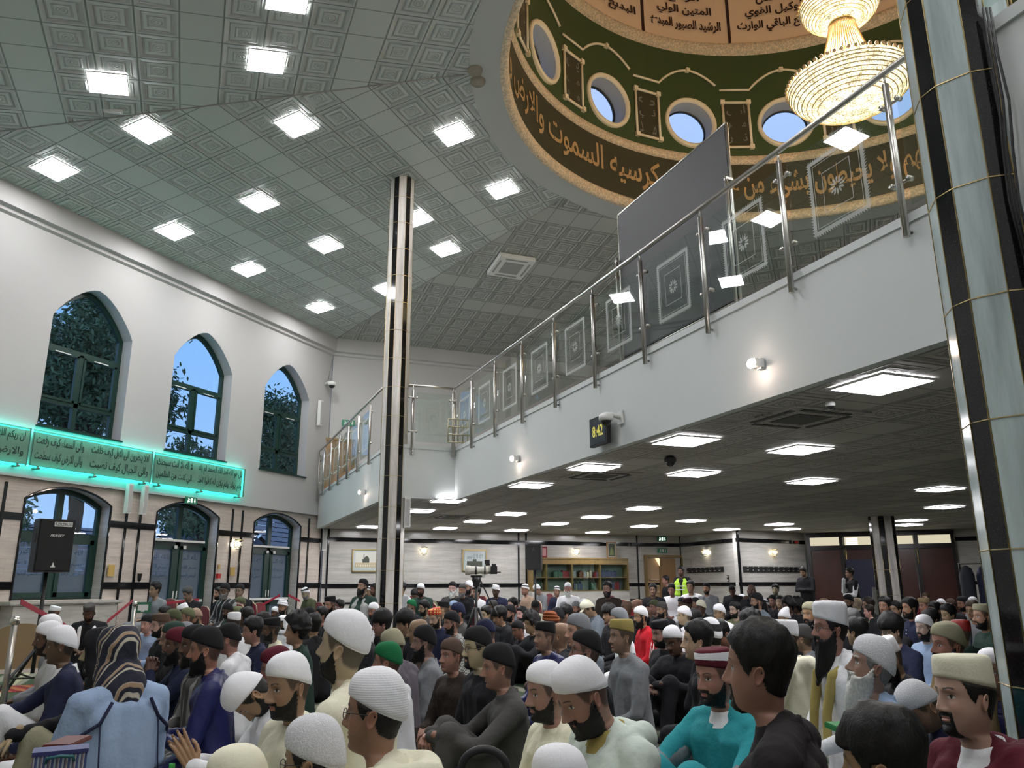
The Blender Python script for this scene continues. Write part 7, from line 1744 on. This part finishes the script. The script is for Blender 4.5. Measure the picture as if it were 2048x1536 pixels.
    if hat in ('hood', 'scarf'):
        # cloth over head and neck with an opening for the face
        zq = np.array([.1185, .115, .105, .09, .07, .05, .03, .01, -.01, -.03, -.05, -.07, -.09, -.11, -.135, -.165, -.195, -.22]); s_ = HR[::-1]; ncs = 56; V_ = []; u = np.linspace(-PI, PI, ncs, endpoint=False)
        op = 50 if hat == 'hood' else 42
        for q, z in enumerate(zq):
            yf, yb, a = [float(np.interp(z, s_[:, 0], s_[:, c])) for c in (1, 2, 3)]
            if z < -.03: k = min(1, (-.03 - z) / .1); a = max(a, .074 + .03 * k); yb = min(yb, -.10 - .03 * k); yf = max(yf, .06)
            o_ = .016 if z < .11 else .012
            for uu in u:
                nn = noise.noise(Vector((math.sin(uu) * 2 + idx, math.cos(uu) * 2, z * 22))) * .010; x_ = (a + o_ + nn) * math.sin(uu); y_ = (yf + yb) / 2 + ((yf - yb) / 2 + o_ + nn) * math.cos(uu)
                V_.append((x_, y_, z + (.014 if q < 3 else 0)))
        F_ = [f for n_, f in enumerate(gfaces(len(zq), ncs)) if not (abs(math.degrees(u[n_ % ncs])) < op and -.12 < zq[n_ // ncs] < .062)]
        o = headpart(V_, F_, 'headscarf' if hat == 'scarf' else 'hood', hatmat(hatcol, 'scarf') if hat == 'scarf' else clothmat('black')); sm_ = o.modifiers.new('thick', 'SOLIDIFY'); sm_.thickness = .008
    if ex.get('glasses') and h >= 22:
        gl = MB(); gr = .0015 if near else .0016
        for s in (-1, 1):
            gl.tube([(s * .032 + .021 * math.cos(a), .095 - .006 * abs(math.cos(a) * .021 * s + .032) * 8 * .1, .006 + .0165 * math.sin(a)) for a in [2 * PI * i / 16 for i in range(16)]], gr, 5, closed=True)
            gl.tube([(s * .052, .092, .012), (s * .074, .068, .012), (s * .079, .0, .008)], gr, 5)
        gl.tube([(-.011, .097, .009), (0, .101, .011), (.011, .097, .009)], gr, 5); headpart(gl.v, gl.f, 'glasses', mat('glasses_frame', (.02, .018, .018), .3))
    # ---- clothes
    gm = clothmat(col if col != 'hivis' else 'black', bool(ex.get('glossy')))
    if ex.get('stripes'): gm = mat('cloth_stripes_' + col, CLO[col], 0.8, fn=f_stripe)
    if ex.get('vest'): gm = clothmat(col)
    legc = ex.get('legs') or ('black' if pose == 'stand' else None)
    key = None
    if not mid_ : key = (pose, hands, round(Zh, 1), wide, hooded, hoodie, legc is not None)
    if key and key in CACHE: tun, tro = CACHE[key]
    else:
        vox = min(.026, max(.0085, d * .0026)); Zq = Zh
        if key: up, lg, _h = pose_limbs(pose, round(Zh, 1), hands, wide, hooded, hoodie)
        fold = (.0085 if near else .006) if mid_ else 0
        if legc: tun = union(up, vox, 8 if near else 5, fold, idx); tro = union(lg, vox * 1.3, 4, fold, idx + 50)
        else: tun = union(up + lg, vox, 8 if near else 5, fold, idx); tro = None
        tun.materials.append(gm)
        if tro: tro.materials.append(gm)
        if key: CACHE[key] = (tun, tro)
    def wear(name, me_, m_):
        o = bpy.data.objects.new(name, me_); COL.objects.link(o); o.parent = body; o.material_slots[0].link = 'OBJECT'; o.material_slots[0].material = m_
        if key: o.scale = (1, 1, Zh / round(Zh, 1))
        return o
    wear('robe' if not legc else 'shirt', tun, gm)
    if tro: wear('trousers', tro, clothmat(legc))
    if pose == 'stand':
        for s in (-1, 1): sh = MB(); limb_mb(sh, (s * .09, -.08, .045), (s * .10, .12, .035), .045, .038); sh.build('shoe', BLACKP, body)
    # collar ring
    if mid_ and hat not in ('scarf', 'hood'):
        cc = ex.get('collar'); cm = clothmat(cc if cc else (col if col in CLO and col != 'hivis' else 'black')); tb = MB(); tall_c = h > 55
        ring = lambda r, z, fz_: [(r * 1.0 * math.sin(a), -.044 + r * 1.02 * math.cos(a), Zh + z + fz_ * math.cos(a)) for a in [2 * PI * i / 30 for i in range(30)]]
        R0 = [ring(.0860, -.200, -.022), ring(.0760, -.178, -.022), ring(.0690, -.158, -.020), ring(.0650, -.136, -.018), ring(.0610, -.135, -.018), ring(.0620, -.165, -.020)]
        tb.add([p for r in R0 for p in r], gfaces(len(R0), 30), True).build('collar', cm, body)
    sw = ex.get('shawl')
    if sw and h >= 22:
        L2 = []; z = Zh - .19
        for s in (-1, 1): L2 += [((s * .085, -.05, z), (s * .10, .055, z - .06), .030, .034), ((s * .10, .055, z - .06), (s * .085, .105, z - .26), .034, .030), ((s * .085, .105, z - .26), (s * .09, .12, z - .42), .030, .026), ((s * .085, -.05, z), (0, -.11, z), .03, .03)]
        if sw == 'sage': L2 += [((.1, -.05, z), (.19, -.06, z - .1), .05, .09), ((.19, -.06, z - .1), (.22, -.02, z - .4), .09, .09)]
        me_ = union(L2, .012 if near else .02, 2); me_.materials.append(clothmat(sw)); o = bpy.data.objects.new('shawl', me_); COL.objects.link(o); o.parent = body
    if ex.get('vest') or col == 'hivis':
        L2 = []
        for s in (-1, 1): L2 += [((s * .09, -.02, Zh - .25), (s * .12, .0, Zh - .34), .075, .10), ((s * .12, .0, Zh - .34), (s * .12, .0, Zh - .60), .105, .12), ((s * .06, -.10, Zh - .25), (s * .08, -.1, Zh - .6), .09, .11)]
        me_ = union(L2, .015, 3); me_.materials.append(mat('hivis_vest', CLO['hivis'], .6) if col == 'hivis' else clothmat(ex['vest'])); o = bpy.data.objects.new('vest', me_); COL.objects.link(o); o.parent = body
        if col == 'hivis': MB().box((0, .128, Zh - .40), (.26, .01, .03)).box((0, .128, Zh - .50), (.26, .01, .03)).build('reflective_band', mat('reflective', (.6, .6, .6), .3), body)
    if col == 'teal':   # tracksuit with grey chest and sleeves
        L2 = [l for i, l in enumerate(up) if i in (8, 10)] if False else []
        for (E, Wr, fd, s) in H: L2 += [(Vector((s * .22, .03, Zh - .34)).lerp(E, .25), E, .066, .062), (E, Wr, .060, .047)]
        me_ = union(L2, .010, 3, .004, 9); me_.materials.append(clothmat('grey')); o = bpy.data.objects.new('sleeve', me_); COL.objects.link(o); o.parent = body
    if ex.get('stripes3') or col == 'red':
        for (E, Wr, fd, s) in H:
            S = Vector((s * .19, -.055, Zh - .275)); o3 = MB(); dr_ = (E - S).normalized(); sd = Vector((s, 0, 0)); sd = (sd - dr_ * sd.dot(dr_)).normalized(); bi = dr_.cross(sd)
            for q in (-1, 0, 1): o3.tube([S + sd * .066 + bi * q * .018, E + sd * .056 + bi * q * .018], .005, 5)
            o3.build('sleeve_stripe', WHITEP, body)
    if hat == 'scarf' and near:
        for (E, Wr, fd, s) in H:
            pp = MB()
            S = Vector((s * .19, -.06, Zh - .228)); pp.tube([(s * .10, -.165, Zh - .21), (s * .15, -.165, Zh - .30), (s * .235, -.12, Zh - .36), (s * .28, -.05, Zh - .40), (s * .30, .0, Zh - .47)], .0085, 6).tube([(s * .15, -.165, Zh - .30), (s * .15, -.195, Zh - .50), (s * .16, -.21, Zh - .62)], .004, 6)
            pp.build('piping', clothmat('navy'), body)
    if ex.get('sleeves'):
        L2 = []
        for (E, Wr, fd, s) in H: L2 += [(Vector((s * .19, -.055, Zh - .275)), E, .074, .060), (E, Wr, .058, .046)]
        me_ = union(L2, .015, 3); me_.materials.append(clothmat(ex['sleeves'])); o = bpy.data.objects.new('sleeve', me_); COL.objects.link(o); o.parent = body
    if ex.get('buttons'):
        b3 = MB()
        for q in range(4): b3.sphere((.0, .085 + q * .008, Zh - .26 - q * .045), .008, 8, 6)
        b3.build('button', WHITEP, body)
    if hooded and near:   # front seam of the djellaba
        pts = [(0, .050, Zh - .235), (0, .068, Zh - .28), (0, .078, Zh - .36), (0, .075, Zh - .46)]; MB().tube(pts, .004, 6).build('seam', clothmat(col), body)
    who = 'small child' if ex.get('child') else 'boy' if 'boy' in ex['loc'].split(' ')[0] else 'person'
    cn = CNAME.get(col, col); lab = '%s in %s, %s' % (who, cn, ex['loc'])
    if len(lab.split()) > 16: lab = '%s, %s' % (who, ex['loc'])
    grp = {'chair': 'people seated on red chairs at the back', 'stand': 'people standing at the back'}.get(pose, 'people seated on the carpet')
    tag(body, lab, 'person', grp)
    if pose == 'chair': CHAIRS.append((P.x, P.y, rz, sc, ex['loc']))
    return body
CHAIRS = []; PLACED = []
def parse_people(txt):
    out = []
    for ln in txt.strip().splitlines():
        if ln.startswith('#') or not ln.strip(): continue
        a, loc = ln.split(' loc='); f = a.split(); ex = {'loc': loc.strip()}
        for e_ in f[12:]:
            k, _, v = e_.partition('='); ex[k] = v or True
        out.append((float(f[0]), float(f[1]), float(f[2]), f[3], f[4], f[5], f[6], f[7] == '1', f[8], f[9], f[10], f[11], ex))
    return out
for i_, p_ in sorted(enumerate(parse_people(PEOPLE_TXT)), key=lambda q: -q[1][2]): make_person(i_, *p_)
bpy.data.objects.remove(_tmp)

# ------------------------------------------------------------------ red banquet chairs
def make_chair(label):
    r = empty('banquet_chair', (0, 0, 0), 0, label, 'chair', 'red banquet chairs at the back of the hall')
    poly = [(-.19, 0), (.19, 0), (.215, .30), (.19, .42), (.12, .485), (0, .50), (-.12, .485), (-.19, .42), (-.215, .30)]
    MB().prism(poly, (0, -.20, .46), (1, 0, 0), (0, 0, 1), (0, -.05, 0)).build('backrest', REDF, r)
    MB().tube([(p[0] * 1.03, -.225, .46 + p[1]) for p in poly], .012, 8, closed=True).build('back_frame', mat('chair_frame', (.42, .38, .28), .35, .8), r)
    MB().box((0, 0.02, .44), (.42, .42, .07)).build('seat', REDF, r)
    for sx_ in (-1, 1):
        for sy_ in (-1, 1): MB().tube([(sx_ * .18, .02 + sy_ * .19, .42), (sx_ * .19, .02 + sy_ * .21, .01)], .013, 8).build('leg', MATS['chair_frame'], r)
    return r
proto = make_chair('x'); used_ = False
def chair_at(x, y, rz, s, label):
    global used_
    c = proto if not used_ else copy_tree(proto); used_ = True
    c.location = (x, y, 0); c.rotation_euler = (0, 0, rz); c.scale = (s, s, s); c['label'] = label
for x_, y_, rz_, s_, loc in CHAIRS:
    b = Vector((x_, y_, 0)) + Matrix.Rotation(rz_, 3, 'Z') @ Vector((0, -.10, 0)) * s_; chair_at(b.x, b.y, rz_, s_, ' '.join(('red chair under the sitter: ' + loc).split()[:16]))
for px, py, h_, yw, lab in ((505, 1197, 34, 120, 'red chair back standing free at the third arched door'), (345, 1208, 24, 80, 'red chair back right of the man in glasses at the centre door'), (893, 1193, 24, 15, 'red chair back above the flat black hat'),
                            (866, 1192, 20, 60, 'slim red chair edge left of the flat black hat'), (978, 1193, 25, 10, 'red chair back left of the white turban'), (1018, 1189, 20, 10, 'red chair back right of the white turban'),
                            (1052, 1193, 30, 10, 'largest red chair back, in front of the bookcase end'), (1245, 1190, 24, 0, 'left of two empty red chair backs right of the bookcase'), (1277, 1188, 22, 0, 'right of two empty red chair backs right of the bookcase')):
    d = .40 * F_PX / (h_ * 1.6); r_ = ray(px, py); un = r_ / r_.xy.length; P = EYE + un * d
    d = (EYE.z - .96) / -un.z if un.z < -.002 else 17.0; d = min(max(d, 13.5), 20.5); P = EYE + un * d
    tocam = Vector((-P.x, -P.y, 0)).normalized(); lf = Vector((-_cy, -_sy, 0)); dr = tocam * math.cos(math.radians(yw)) + lf * math.sin(math.radians(yw)); chair_at(P.x, P.y, math.atan2(dr.y, dr.x) - PI / 2, 1.0, lab)
# small things held by or lying among the crowd
P = at_dist(1685, 1455, 4.0); tag(MB().box((0, 0, 0), (.10, .15, .02), .4).box((0.0, 0, .012), (.095, .14, .004), .4).build('prayer_book', mat('green_cover', (0.02, 0.22, 0.05), .5), None), 'green covered book in the lap of the long bearded man', 'book').location = P
P = at_dist(135, 1485, 3.7); tag(MB().box((0, 0, 0), (.10, .20, .012), .5).box((0.0, 0, .008), (.095, .19, .004), .5).build('prayer_book', mat('red_cover', (0.12, 0.02, 0.02), .5), None), 'dark red book on the knees of the light blue hoodie wearer', 'book').location = P
